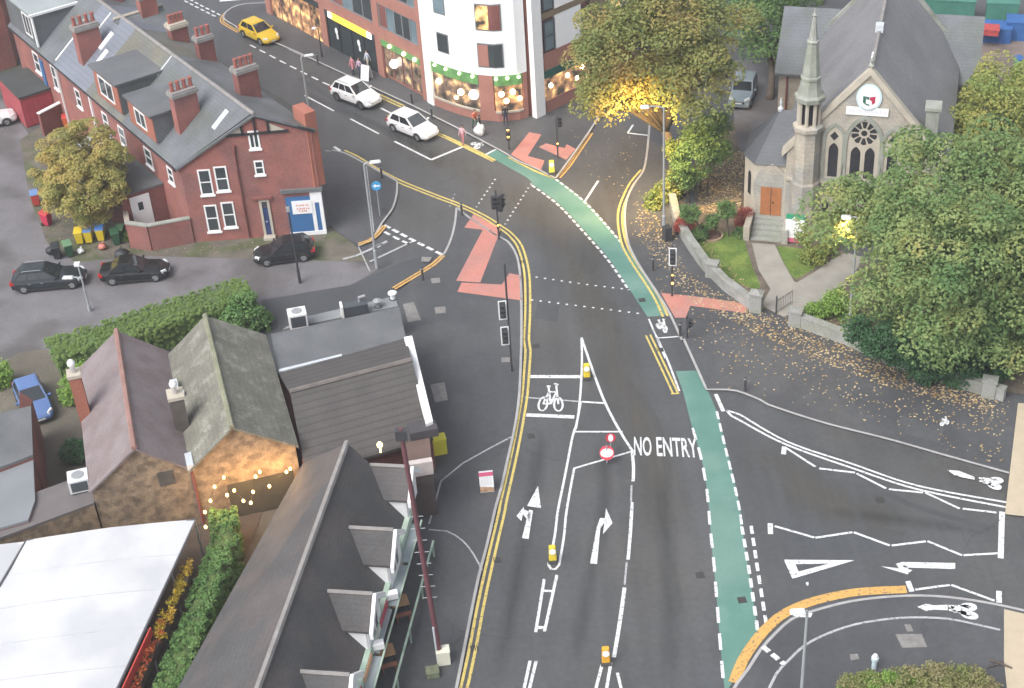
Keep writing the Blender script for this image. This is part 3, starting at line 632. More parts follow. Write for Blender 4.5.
lit_a = litmat('lit_shop_window', (1.0, 0.62, 0.22), 0.8, (0.30, 0.16, 0.08))
lit_b = litmat('dim_shop_window', (0.75, 0.45, 0.20), 0.5, (0.16, 0.11, 0.08))
lit_y = litmat('lit_room_window', (1.0, 0.72, 0.22), 1.0, (0.5, 0.3, 0.12))

def chimney(parent, base, sx, sy, h, pots, rz, m_=None, cap=True, name='chimney'):
    x, y, z = base; c = MB(); c.box((x, y, z + h / 2 - 0.6), (sx, sy, h + 1.2), rz)
    o = part(c, name, m_ or brick, parent)
    q = MB(); q.box((x, y, z + h + 0.12), (sx + 0.22, sy + 0.22, 0.24), rz); q.box((x, y, z + h + 0.30), (sx + 0.06, sy + 0.06, 0.12), rz); part(q, 'chimney_cap', ridge_m if cap else stone_l, o)
    R = Matrix.Rotation(rz, 3, 'Z')
    for k in range(pots):
        p = MB(); off = R @ Vector((0, (k - (pots - 1) / 2) * (sy - 0.35) / max(1, pots - 1), 0)) if pots > 1 else Vector()
        p.lathe((x + off.x, y + off.y, z + h + 0.36), [(0.15, 0), (0.13, 0.35), (0.12, 0.52), (0.16, 0.55), (0.16, 0.64), (0.10, 0.64)], 10); part(p, 'chimney_pot', pot_m, o)
    return o

# ------------------------------------------------------------------ the brick terrace
TA = Vector((-21.2, 91.9, 0)); TV = Vector((-0.545, 0.838, 0)); TN = Vector((0.838, 0.545, 0)); TROT = math.atan2(TV.y, TV.x)
def tp(t, n, z): return TA + TV * t + TN * n + Vector((0, 0, z))
def gx(s, z, out=0.0): return Vector((TA.x + s, TA.y - out, z))         # on the end gable (faces -Y)
EAVE, RIDGE, FEAVE, RN, FN = 6.0, 9.4, 8.0, 4.5, 7.55
def skew(n): return -n * TN.y / TN.x * 0 + n / TN.x * TV.x * 0
def gable_t(n):   # t of the end gable plane (y = TA.y) at offset n
    return -n * TN.y / TV.y
def terrace_house(name_lab, t0, t1, roofm, first=False, wallm=brick):
    h = thing('terraced_house', name_lab, 'house', tp((t0 + t1) / 2, RN / 2, 0), group='brick houses of the corner terrace')
    a = (lambda n: gable_t(n)) if first else (lambda n: t0)
    w = MB()
    base = [tp(a(0), 0, 0), tp(a(FN), FN, 0), tp(t1, FN, 0), tp(t1, 0, 0)]
    prof = [(0, EAVE), (RN, RIDGE - 0.12), (FN, FEAVE - 0.12)]
    lo0 = [tp(a(n), n, 0) for n, z in prof]; hi0 = [tp(a(n), n, z - 0.1) for n, z in prof]
    lo1 = [tp(t1 - 0.004, n, 0) for n, z in prof]; hi1 = [tp(t1 - 0.004, n, z - 0.1) for n, z in prof]
    w.add(lo0 + hi0 + lo1 + hi1, [(0, 1, 4, 3), (1, 2, 5, 4), (7, 6, 9, 10), (8, 7, 10, 11), (0, 3, 9, 6), (2, 8, 11, 5), (3, 4, 10, 9), (4, 5, 11, 10), (6, 7, 1, 0), (7, 8, 2, 1)])
    part(w, 'wall', wallm, h)
    r = MB(); ov = 0.28 if first else 0.0; e = -0.3
    sl = (RIDGE - EAVE) / RN; sf = (RIDGE - FEAVE) / (FN - RN)
    def q(n): return a(n) - ov
    r.sheet([tp(q(e), e, EAVE + e * sl + .05), tp(q(RN), RN, RIDGE), tp(t1 - .003, RN, RIDGE), tp(t1 - .003, e, EAVE + e * sl + .05)], 0.16)
    r.sheet([tp(q(RN), RN + .002, RIDGE), tp(q(FN), FN + .25, FEAVE - .25 * sf + .05), tp(t1 - .003, FN + .25, FEAVE - .25 * sf + .05), tp(t1 - .003, RN + .002, RIDGE)], 0.16)
    ro = part(r, 'roof', roofm, h)
    rd = MB(); rd.tube([tp(q(RN), RN, RIDGE + .03), tp(t1 - .01, RN, RIDGE + .03)], 0.13, 6); part(rd, 'ridge_tiles', ridge_m, ro)
    gt = MB(); gt.tube([tp(a(e) + .1, e - .04, EAVE + e * sl), tp(t1 - .05, e - .04, EAVE + e * sl)], 0.07, 6); part(gt, 'gutter', black_m, h)
    return h
WR = Wall(tp(30, 0, 0), -TV)          # rear wall plane, seen from the lane (right is towards the gable)
WG = Wall(TA, (1, 0))                 # end gable
def dormer(h, t0, t1, z0, z1, depth, face, side, roofm, winm=True, wt=(0.25, 0.75), n0=0.02, frame=wpaint):
    d = MB(); P = [tp(t0, n0, z0), tp(t1, n0, z0), tp(t1, depth, z0), tp(t0, depth, z0)]
    d.prism([(p.x, p.y) for p in P], z0, z1); o = part(d, 'dormer', side, h)
    f = MB(); P = [tp(t0 + .02, n0 - .06, 0), tp(t1 - .02, n0 - .06, 0), tp(t1 - .02, n0 + .2, 0), tp(t0 + .02, n0 + .2, 0)]; f.prism([(p.x, p.y) for p in P], z0 - .02, z1 - .01); part(f, 'dormer_face', face, o)
    r = MB(); P = [tp(t0 - .15, n0 - .25, 0), tp(t1 + .15, n0 - .25, 0), tp(t1 + .15, depth + .1, 0), tp(t0 - .15, depth + .1, 0)]; r.prism([(p.x, p.y) for p in P], z1 + .002, z1 + .16); part(r, 'dormer_roof', roofm, o)
    if winm:
        w = Wall(tp(0, n0 - .06, 0), -TV); a0 = -(t0 + (t1 - t0) * wt[1]); a1 = -(t0 + (t1 - t0) * wt[0])
        window(o, w, a0, a1, z0 + .35, z1 - .3, frame, glass, fw=0.11, sash=False, mull=1)
    return o
H1 = terrace_house('red brick end house with half timbered gable and blue corner shop', 0, 8.9, slate, True)
H2 = terrace_house('terraced house with flat dormer, joined behind the half timbered end house', 8.9, 15.4, slate_g)
H3 = terrace_house('terraced house under blue grey slates with two small rooflights', 15.4, 21.6, slate_b)
H4 = terrace_house('terraced house with white edged slate clad dormer at far end of the row', 21.6, 31.5, slate)
dormer(H1, 3.3, 7.5, 6.35, 8.25, 3.6, brick_o, slate, felt, wt=(0.30, 0.72))
dormer(H2, 9.0, 13.4, 6.35, 8.5, 4.2, brick_o, slate, felt, wt=(0.22, 0.80))
dormer(H4, 25.0, 31.2, 6.1, 8.6, 3.7, slate, slate, mat('zinc_roof', (0.30, 0.33, 0.33), 0.5, 0.15, 0.4), wt=(0.16, 0.40))
m = MB(); w = Wall(tp(0, -.04, 0), -TV); w.bx(m, -25.16, -24.9, 6.1, 8.7, 0.0, 0.12)
P = [tp(24.82, -.3, 8.62), tp(25.0, -.3, 8.62), tp(25.0, 3.7, 8.62), tp(24.82, 3.7, 8.62)]; m.prism([(p.x, p.y) for p in P], 8.6, 8.78); part(m, 'dormer_trim', wpaint, H4)
def rslope(n): return EAVE + (RIDGE - EAVE) / RN * n + 0.06
def fslope(n): return RIDGE - (RIDGE - FEAVE) / (FN - RN) * (n - RN) + 0.06
def roofbar(h, name, t, n0, n1, wdt, m_, up=0.05, fs=rslope):
    b = MB(); b.hexa([tp(t - wdt / 2, n0, fs(n0) - .1), tp(t + wdt / 2, n0, fs(n0) - .1), tp(t + wdt / 2, n1, fs(n1) - .1), tp(t - wdt / 2, n1, fs(n1) - .1)][::-1], [tp(t - wdt / 2, n0, fs(n0) + up), tp(t + wdt / 2, n0, fs(n0) + up), tp(t + wdt / 2, n1, fs(n1) + up), tp(t - wdt / 2, n1, fs(n1) + up)][::-1]); return part(b, name, m_, h)
roofbar(H4, 'verge_flashing', 21.75, 0.0, 2.2, 0.16, wpaint); roofbar(H3, 'verge_flashing', 19.6, 1.2, 4.3, 0.14, wpaint)
roofbar(H2, 'verge_flashing', 9.02, 3.0, 4.4, 0.12, lead); roofbar(H3, 'rooflight', 17.6, 2.2, 3.4, 0.55, lampwh if False else wpaint); roofbar(H3, 'rooflight', 16.6, 1.5, 2.4, 0.5, wpaint); roofbar(H1, 'rooflight', 2.0 - 2.6, 2.6, 3.8, 0.5, lead)
roofbar(H4, 'rooflight', 20.7 + 1.4, 2.4, 3.1, 0.35, stone_l)
chimney(H1, tuple(tp(2.4, 2.1, rslope(2.1))), 0.8, 1.7, 2.0, 4, TROT)
# cross gables to the street on the far houses
def cross(h, t, half, zr, n1=FN + .3):
    sl = (zr - 7.9) / half; r = MB(); n0 = RN - 0.6
    for s in (-1, 1):
        r.sheet([tp(t, n0, zr), tp(t, n1, zr), tp(t + s * half, n1, 7.9), tp(t + s * half, n0 + .5, 7.9)], 0.14)
    o = part(r, 'cross_roof', slate, h)
    w = MB(); P = [tp(t - half + .2, FN + .05, 7.5), tp(t + half - .2, FN + .05, 7.5), tp(t, FN + .05, zr - .25)]; w.add(P + [p - TN * .3 for p in P], [(0, 2, 1), (3, 4, 5), (0, 1, 4, 3), (1, 2, 5, 4), (2, 0, 3, 5)]); part(w, 'gable', brick, o)
    q = MB(); q.tube([tp(t, n0, zr + .03), tp(t, n1, zr + .03)], 0.12, 6); part(q, 'ridge_tiles', stone_l, o)
cross(H3, 18.2, 2.6, 9.35); cross(H4, 25.0, 2.8, 9.45)
cz = math.radians(123)
chimney(H1, tuple(tp(1.3, 6.3, 8.5)), 0.85, 1.5, 1.9, 4, cz, brick_dk); chimney(H2, tuple(tp(9.2, 7.0, 8.2)), 0.7, 1.2, 1.6, 3, cz, brick_dk); chimney(H2, tuple(tp(13.6, 6.9, 8.2)), 0.8, 1.3, 1.2, 4, cz, brick_dk, False)
chimney(H3, tuple(tp(18.0, 6.6, 9.0)), 0.8, 1.3, 1.4, 4, cz); chimney(H4, tuple(tp(23.5, 6.0, 9.2)), 0.8, 1.4, 1.5, 4, cz); chimney(H3, tuple(tp(18.4, 1.7, 7.4)), 0.9, 1.8, 1.9, 4, cz)
# end gable: timbering, windows, door, downpipe, corner shop
m = MB()
def gbar(m, a, b, wd=0.16):
    (s0, z0), (s1, z1) = a, b; d = Vector((s1 - s0, 0, z1 - z0)); k = Vector((-d.z, 0, d.x)).normalized() * wd / 2
    p0, p1 = Vector((TA.x + s0, TA.y, z0)), Vector((TA.x + s1, TA.y, z1))
    f = [Vector((0, -.14, 0)) + p for p in (p0 - k, p1 - k, p1 + k, p0 + k)]; r = [Vector((0, 0.05, 0)) + p for p in (p0 - k, p1 - k, p1 + k, p0 + k)]
    m.add(f + r, [(0, 1, 2, 3), (7, 6, 5, 4), (0, 4, 5, 1), (1, 5, 6, 2), (2, 6, 7, 3), (3, 7, 4, 0)])
gbar(m, (-0.4, 5.62), (5.37, 9.28), 0.22); gbar(m, (5.37, 9.28), (9.25, 7.82), 0.22); gbar(m, (3.25, 7.9), (7.55, 8.0), 0.14)
for s in (4.5, 5.37, 6.25): gbar(m, (s, 7.95), (s, 9.2 - abs(s - 5.37) * .45), 0.12)
part(m, 'timber_framing', black_m, H1)
for s0, s1, zt in ((3.5, 4.42, 8.55), (6.35, 7.4, 8.6)):
    m = MB(); m.add([gx(s0, 8.02, .03), gx(s1, 8.02, .03), gx(s1 if s0 < 5 else s0, zt, .03)], [(0, 1, 2)]); part(m, 'plaster_panel', stone_l, H1)
def U(x, y): return (200 + x / 6.747, 80 + y / 6.747)
def U2(x, y): return (200 + x / 6.747, 160 + y / 6.747)
wpx(H1, WG, *U(318, 345), *U(412, 460), wpaint, glass, fw=.12, sash=False, mull=1, sill=wpaint); wpx(H1, WG, *U(360, 545), *U(440, 635), wpaint, glass, fw=.1, sill=wpaint)
for a, b in (((0, 65), (75, 232)), ((97, 45), (195, 205)), ((35, 305), (130, 478)), ((148, 285), (242, 450))): wpx(H1, WG, *U2(*a), *U2(*b), wpaint, glass, ww=.86, fw=.1, sill=wpaint)
a0, z1_ = WG.sz(*U2(398, 245)); a1, z0_ = WG.sz(*U2(490, 460)); m = MB(); WG.bx(m, a0 + .1, a1 - .1, .25, 2.35, -.05, .05); d_ = part(m, 'door', navy_p, H1)
m = MB(); m.lathe(WG.at(a1 - .3, 1.25, .05), [(.04, -.04), (.05, 0), (.04, .04)], 8); part(m, 'handle', lead, d_); m = MB(); WG.bx(m, a0 + .1, a1 - .1, 2.42, 2.8, -.05, .04); part(m, 'fanlight', glass, d_)
m = MB(); WG.bx(m, a0 - .08, a0 + .09, .2, 2.95, -.05, .1); WG.bx(m, a1 - .09, a1 + .08, .2, 2.95, -.05, .1); WG.bx(m, a0 + .09, a1 - .09, 2.82, 2.95, -.05, .1); part(m, 'door_frame', stone_l, d_)
m = MB(); WG.bx(m, a0 - .1, a1 + .15, 0, .2, -.1, .5); part(m, 'doorstep', stone_l, H1)
m = MB(); WG.bx(m, a0 - .5, a1 + .3, 3.05, 3.2, -.05, .22); part(m, 'door_hood', brick_dk, H1)
a0, z0_ = WG.sz(*U2(240, 0)); m = MB(); m.tube([WG.at(a0, 6.9, .12), WG.at(a0, .2, .12)], .07, 8); m.tube([WG.at(a0 + 0.05, 6.9, .12), WG.at(a0 + .05, 7.2, .12)], .09, 8); part(m, 'downpipe', brick_dk, H1)
# corner shop front wraps the chamfer
a0, _ = WG.sz(*U2(565, 200)); b0 = 9.0
B0 = Vector((TA.x + 9.02, TA.y, 0)); E0 = tp(gable_t(FN) + 1.0, FN + .03, 0)
m = MB(); WG.bx(m, a0, 8.3, .3, 3.0, -.05, .10); sh = part(m, 'shopfront', blue_p, H1)
m = MB(); WG.bx(m, 8.3, 8.55, .3, 3.35, -.05, .11); WG.bx(m, 8.85, 9.08, .3, 3.35, -.05, .11); WG.bx(m, 8.55, 8.85, 2.5, 3.35, -.05, .108); WG.bx(m, a0, 9.08, 0, .298, -.05, .14)
we = Wall(B0, E0 - B0); Ls = (E0 - B0).length; we.bx(m, .06, .25, .0, 3.3, -.05, .12); we.bx(m, Ls - .2, Ls, .0, 3.3, -.05, .12); we.bx(m, .25, Ls - .2, 2.4, 3.3, -.05, .11); part(m, 'shopfront_trim', wpaint, sh); m = MB(); WG.bx(m, 8.554, 8.846, .3, 2.496, -.05, .08); part(m, 'shop_side_light', blue_p, sh)
m = MB(); we.bx(m, .27, Ls - .22, .05, 2.38, -.05, .06); part(m, 'shop_door', blue_p, sh)
m = MB(); WG.bx(m, a0 - .25, 9.2, 3.37, 3.62, -.05, .22); we.bx(m, .1, Ls + .1, 3.37, 3.62, -.05, .22); part(m, 'shop_cornice', felt, sh)
a, zt = WG.sz(*U2(605, 240)); b, zb = WG.sz(*U2(755, 290)); m = MB(); WG.bx(m, a + .05, b, 1.72, 2.72, .105, .15); sg = part(m, 'shop_sign', wpaint, sh)
signred = mat('red_sign_lettering', (0.65, 0.30, 0.24), 0.6, 0.1)
m = MB()
for zc, fa, fb in ((2.38, .2, .82), (2.12, .22, .80), (1.94, .30, .72)):       # two lines of faded, unreadable script
    x = a + .05 + (b - a) * fa; k = 0
    while x < a + (b - a) * fb: WG.bx(m, x, x + .10, zc - .05 - .02 * (k % 2), zc + .05 + .03 * ((k * 7) % 3 == 0), .15, .156); x += .13 + .05 * ((k * 5) % 3 == 0); k += 1
part(m, 'sign_lettering', signred, sg)
# street front beyond the chamfer: bay pier with a tall white window
m = MB(); WF = Wall(E0, TV); WF.bx(m, -.95, .7, 3.64, 9.1, -.3, .5); part(m, 'bay_pier', brick_o, H1)
window(H1, Wall(WF.at(0, 0, .5), TV), -.7, .4, 4.2, 6.4, wpaint, glass, fw=.12)
# rear of the row: windows, extension, yard
wr = Wall(tp(0, 0, 0), -TV)
for h, t0, t1, z0, z1_ in ((H1, 5.0, 6.2, 3.6, 5.0), (H2, 9.6, 10.7, 3.4, 4.9), (H2, 12.6, 13.6, 3.4, 4.9), (H4, 22.6, 23.5, 3.2, 5.2), (H4, 26.2, 27.4, 3.3, 5.0), (H3, 17.8, 18.8, 3.4, 4.9), (H1, 1.5, 2.4, 3.8, 5.0)): window(h, wr, -t1, -t0, z0, z1_, wpaint, glass, fw=.11, sill=wpaint)
m = MB(); wr.bx(m, -22.2, -22.1, 0, 5.9, -.05, .12); part(m, 'downpipe', wpaint, H4); m = MB(); wr.bx(m, -15.6, -15.4, 0, 5.9, -.05, .14); part(m, 'downpipe', wpaint, H3)
m = MB(); wr.bx(m, -25.9, -25.3, .2, 4.8, -.05, .10); part(m, 'blue_panel', blue_p, H4)
X = thing('rear_extension', 'flat roofed grey rear extension with white door, behind brick terrace', 'extension', tp(6, -2, 0))
P = [tp(3.9, -.03, 0), tp(10.8, -.03, 0), tp(10.6, -3.4, 0), tp(4.2, -3.0, 0)]; m = MB(); m.prism([(p.x, p.y) for p in P], 0, 2.9); part(m, 'wall', brick_dk, X)
c0 = sum(P, Vector()) / 4; m = MB(); m.prism([(c0.x + (p.x - c0.x) * 1.03, c0.y + (p.y - c0.y) * 1.03) for p in P], 2.904, 3.06); part(m, 'roof', felt, X)
wx = Wall(P[3], P[0] - P[3]); m = MB(); wx.bx(m, 0.5, 1.9, 0, 2.6, -.05, .06); dd = part(m, 'door', wpaint, X); m = MB(); wx.bx(m, 1.0, 1.35, 1.5, 2.1, .055, .075); part(m, 'pane', glass, dd)
X2 = thing('yard_shed', 'small cream lean-to beside the grey flat roofed extension', 'shed', tp(12.6, -1.5, 0)); P = [tp(11.2, -.03, 0), tp(14.4, -.03, 0), tp(14.4, -2.4, 0), tp(11.2, -2.4, 0)]
m = MB(); m.prism([(p.x, p.y) for p in P], 0, 2.5); part(m, 'wall', mat('cream_render', (.55, .47, .33), .85, .1, 1.0), X2)
m = MB(); m.sheet([tp(11.1, -2.6, 2.45), tp(14.5, -2.6, 2.45), tp(14.5, -.04, 3.2), tp(11.1, -.04, 3.2)], .1); part(m, 'roof', mat('pale_sheet_roof', (.42, .43, .44), .6, .1, 1.0), X2)

def wall_run(name, label, pts, h, t, m_, coping=None, cat='wall', z=0.0, group=None):
    o = thing(name, label, cat, (pts[0].x, pts[0].y, z), group=group); b = MB(); c = MB()
    for i in range(len(pts) - 1):
        p, q = pts[i], pts[i + 1]; d = (q - p); L_ = d.length; d.normalize(); W_ = Wall(p, d); e = .004 * i
        W_.bx(b, 0, L_, z - .1, z + h - e, -t / 2, t / 2); W_.bx(c, -.02, L_ + .02, z + h + .002 - e, z + h + .09 - e, -t / 2 - .05, t / 2 + .05)
    part(b, 'wall_body', m_, o)
    if coping: part(c, 'coping', coping, o)
    return o
wall_run('yard_wall', 'low red brick yard wall with worn coping, left of the end house', [g(132, 247), g(153, 250), g(194.5, 242)], 1.9, .3, brick, stone_g)
wall_run('yard_wall', 'pale topped brick wall closing the yard behind the yellow bins', [g(132, 244), g(128, 218), g(150, 208)], 1.6, .25, brick_dk, stone_l)
# far left: gable of another terrace, red garage
P = [g(-30, 75), g(22, 84), g(40, 30), g(-30, 10)]; m = MB()
gb = thing('terraced_house', 'plain dark red brick gable at the far left edge of the picture', 'house', tuple(g(0, 75))); P = [g(-60, 90), g(17, 66), g(22, 20), g(-60, 20)]
m.prism([(p.x, p.y) for p in P], 0, 9.5); part(m, 'wall', brick, gb); m = MB(); m.prism([(p.x, p.y) for p in P], 9.503, 9.8); part(m, 'roof', slate, gb)
ga = thing('garage', 'small red garage with dark flat roof by the back lane', 'garage', tuple(g(30, 120)))
P = [g(27, 128), g(57, 118), g(54, 94), g(5, 105)]; m = MB(); m.prism([(p.x, p.y) for p in P], 0, 2.5); part(m, 'wall', mat('red_painted_wall', (.33, .06, .07), .8, .12, 1.0), ga)
c0 = sum(P, Vector()) / 4; m = MB(); m.prism([(c0.x + (p.x - c0.x) * 1.05, c0.y + (p.y - c0.y) * 1.05) for p in P], 2.503, 2.68); part(m, 'roof', mat('dark_felt_roof', (.055, .06, .058), .85, .15, 1.0), ga)
wg = Wall(P[0], P[1] - P[0]); m = MB()
for k in range(6): wg.bx(m, .15 + k * .4, .53 + k * .4, .1, 2.2, -.02, .05)
part(m, 'garage_door', mat('red_garage_door', (.40, .06, .075), .6, .08, 1.0), ga)
wall_run('yard_wall', 'brick wall with white coping beside the red garage', [g(44, 136), g(82, 116)], 1.9, .25, brick_dk, wpaint)

# ------------------------------------------------------------------ the big corner block across the top road
BA = g(270, 15); BB = g(430, 103.5); BD = (BB - BA).normalized(); WB = Wall(BA, BD); BL = (BB - BA).length
blk = thing('corner_building', 'large brick and white rendered corner block with lit shops at street level', 'building', tuple((BA + BB) / 2))
curve_px = [(434, 106), (446, 111), (462, 116.5), (480, 121), (500, 123), (520, 121), (529, 118)]
CV = smooth_line(gp(curve_px, 0.0), 1.0)
R1 = g(541, 117); R2 = g(622, 78); WRt = Wall(R1, R2 - R1)
HB = 15.0
back = [R2 + Vector((-6, 14, 0)), BA + Vector((14, 12, 0)), BA + Vector((4, 10, 0))]
left_end = BA
m = MB(); m.prism([(p.x, p.y) for p in [BA + BD * 0 + WB.n * -.25, BB - WB.n * .25] + [p + (p - (R2 + BA) / 2).normalized() * -.35 for p in CV] + [R1 - WRt.n * .3, R2 - WRt.n * .3] + back], 0, HB - .2); part(m, 'core', brick_p, blk)
m = MB(); m.prism([(p.x, p.y) for p in [BA, BB] + CV + [R1, R2] + back], HB - .198, HB); part(m, 'roof', felt, blk)
# left (brick) face: bays
def bpx(x, y): return WB.sz(x, y)
gz = 3.55
cols = [0.0, 6.6, 14.2, BL]      # brick piers between bays, along the face
s1, _ = bpx(329, 52); s2, _ = bpx(384, 84); s1 -= .2
cols = [0.0, s1, s2 - .1, BL - .35]
m = MB()
for c in cols: WB.bx(m, c - .45, c + .45, 0, HB - .25, -.3, .06)
for z in (gz, 6.6, 9.7, 12.8): WB.bx(m, .45, BL - .4, z, z + 1.0, -.3, .05)
part(m, 'brick_frame', brick_p, blk)
for i in range(3):
    a, b = cols[i] + .47, cols[i + 1] - .47
    for z in (gz + 1.02, 7.62, 10.72):
        n = 5; w_ = (b - a) / n
        for k in range(n):
            o = MB(); WB.bx(o, a + k * w_, a + k * w_ + .12, z, z + 2.03, -.3, .0); WB.bx(o, a + k * w_ + .12, a + (k + 1) * w_, z, z + .1, -.3, .0); WB.bx(o, a + k * w_ + .12, a + (k + 1) * w_, z + 1.93, z + 2.03, -.3, .0)
            fr = part(o, 'window', grey_fr, blk); p = MB(); WB.bx(p, a + k * w_ + .12, a + (k + 1) * w_ - .002, z + .1, z + 1.93, -.3, -.04); part(p, 'pane', [glass, glass_b, brick_dk, glass_b, glass][(k + i) % 5], fr)
# shops: restaurant far left, dark shop with yellow sign, green lit shop
def shop(name, a, b, zt, gm_, frm, wall=WB, sign=None, signm=None, z0=.15, o=-.02, mull=4):
    m = MB(); wall.bx(m, a, b, z0, zt, -.3, o - .05); s = part(m, name, gm_, blk); f = MB()
    for k in range(mull + 1): x = a + (b - a - .1) * k / mull; wall.bx(f, x, x + .1, z0, zt, -.3, o)
    wall.bx(f, a + .1, b - .1, zt - .1, zt, -.3, o - .004); part(f, 'shop_frame', frm, s)
    if sign: q = MB(); wall.bx(q, a - .02, b + .02, zt + .004, zt + .55, -.3, o + .10); part(q, 'shop_sign', signm, s)
    return s
signdark = mat('dark_fascia', (.03, .04, .045), .5, .1); signyel = mat('yellow_lit_fascia', (.85, .65, .05), .5, .05, emit=(1.0, .75, .08), estr=.5); signgrn = mat('green_lit_fascia', (.10, .22, .08), .5, .35, 2.2, emit=(.25, .5, .16), estr=.12)
shop('restaurant_window', .47, s1 - .47, 3.3, lit_a, brick_p, sign=True, signm=signdark, mull=5)
sd_ = shop('dark_shopfront', s1 + .47, s2 - .57, 3.0, signdark, black_m, sign=True, signm=signdark)
e0, _ = bpx(338, 20); m = MB(); WB.bx(m, s1 + 1.6, s2 - 1.6, 3.0, 3.6, .085, .13); sy = part(m, 'yellow_sign', signyel, sd_); m = MB(); WB.bx(m, s1 + 1.05, s1 + 1.59, 3.05, 3.55, .085, .12); WB.bx(m, s2 - 1.59, s2 - 1.0, 3.05, 3.55, .085, .12); part(m, 'white_sign_end', lampwh, sd_)
for c in (s1 + 1.9, s1 + 5.3):
    m = MB(); m.disc(WB.at(c, 2.0, -.015), WB.n, .22, .02, 12, .3); WB.bx(m, c - .05, c + .22, 1.3, 1.75, -.015, .004); part(m, 'window_decal', wpaint, sd_)
sg_ = shop('green_shop_window', s2 + .4, BL - .82, 3.0, lit_b, brick_dk, sign=True, signm=signgrn, z0=.5)
def globe(parent, p, r, m_=None, name='lamp_globe'):
    b = MB(); b.lathe(p, [(r * math.sin(t), -r * math.cos(t)) for t in [.15 + i * 2.84 / 7 for i in range(8)]], 12); part(b, name, m_ or lampw, parent, smooth=True)
globe(sg_, WB.at(s2 + 2.2, 2.0, .2), .35, lampwh)
for f in (.25, .62, .9): globe(sg_, WB.at(s2 + .4 + (BL - s2 - 1.2) * f, 3.35, .18), .17, mat('lit_green_lamp', (.7, .9, .5), .5, 0, emit=(.75, 1.0, .45), estr=2.5))
# white rounded corner: floors above, piers, brick plinth and lit windows below
def chain(mb, P, z0, z1, o0, o1):
    A = offset(P, -o1); B = offset(P, -o0)
    for i in range(len(P) - 1): mb.hexa([Vector((q.x, q.y, z0)) for q in (A[i], A[i + 1], B[i + 1], B[i])], [Vector((q.x, q.y, z1)) for q in (A[i], A[i + 1], B[i + 1], B[i])])
CVs = CV; LC = length(CV)
def seg(s0, s1, n=6): return [along(CV, s0 + (s1 - s0) * k / n) for k in range(n + 1)]
ZW = 3.9
m = MB(); chain(m, CV, ZW, HB - .1, -.25, .05); part(m, 'white_render', wrend, blk, smooth=False)
m = MB(); WB.bx(m, BL - .12, BL + .75, 0, HB - .1, -.35, .14); part(m, 'white_pier', wrend, blk); m = MB(); WRt.bx(m, -.55, .4, 0, HB - .1, -.35, .14); part(m, 'white_pier', wrend, blk)
m = MB(); chain(m, CV, 0, .95, -.25, .02); a_ = LC * .56; chain(m, seg(a_, a_ + LC * .13, 3), .952, ZW - .004, -.25, .02); chain(m, seg(LC * .955, LC, 2), .952, ZW - .004, -.25, .02); part(m, 'brick_plinth', brick_p, blk)
m = MB(); chain(m, seg(.02, LC * .555), .955, 3.05, -.2, -.04); cw = part(m, 'shop_window', lit_b, blk); m = MB(); chain(m, seg(LC * .70, LC * .95), .955, 3.05, -.2, -.04); part(m, 'shop_window', lit_a, blk)
m = MB(); chain(m, seg(.02, LC * .555), 3.055, ZW - .006, -.2, .04); part(m, 'shop_sign', signgrn, cw); m = MB(); chain(m, seg(LC * .70, LC * .95), 3.055, ZW - .006, -.2, .04); part(m, 'shop_sign', signgrn, cw)
m = MB(); chain(m, seg(.02, LC * .555), .80, .953, -.1, .09); part(m, 'sill', stone_l, cw); m = MB(); chain(m, seg(LC * .70, LC * .95), .80, .953, -.1, .09); part(m, 'sill', stone_l, cw)
for f, z, r, mm in ((.10, 2.4, .24, lampw), (.36, 2.1, .26, lampw), (.50, 2.15, .38, lampwh), (.76, 2.4, .22, lampw), (.86, 2.5, .22, lampw), (.80, 1.8, .2, lampw), (.3, 1.5, .15, lampw), (.92, 1.9, .18, lampw)):
    p = along(CV, LC * f); globe(cw, (p.x, p.y - .02, z), r, mm)
for f in (.06, .2, .36, .5, .72, .82, .92):
    p = along(CV, LC * f); globe(cw, (p.x, p.y - .12, 3.7), .13, MATS['lit_green_lamp'])
def cwin(s0, s1, z0, z1, pm, extra=None):
    f = MB(); chain(f, seg(s0, s1, 3), z0, z1, -.3, .075); o = part(f, 'window', grey_fr, blk); p = MB(); chain(p, seg(s0 + .1, s1 - .1, 3), z0 + .1, z1 - .1, -.3, .10); part(p, 'pane', pm, o)
    if extra: p = MB(); chain(p, seg(*extra[:2], 2), z0 + .12, z1 - .12, -.3, .115); part(p, 'inner_panel', extra[2], o)
sA = LC * .13
cwin(LC * .13, LC * .27, 5.0, 6.6, glass); cwin(LC * .12, LC * .26, 8.1, 9.7, glass_b)
cwin(LC * .57, LC * .80, 4.55, 6.5, glass, (LC * .58, LC * .67, brick_p)); cwin(LC * .57, LC * .80, 7.5, 9.6, brick_dk, (LC * .58, LC * .69, lit_y)); cwin(LC * .57, LC * .80, 10.6, 12.7, brick_dk); cwin(LC * .13, LC * .27, 11.2, 12.8, glass)
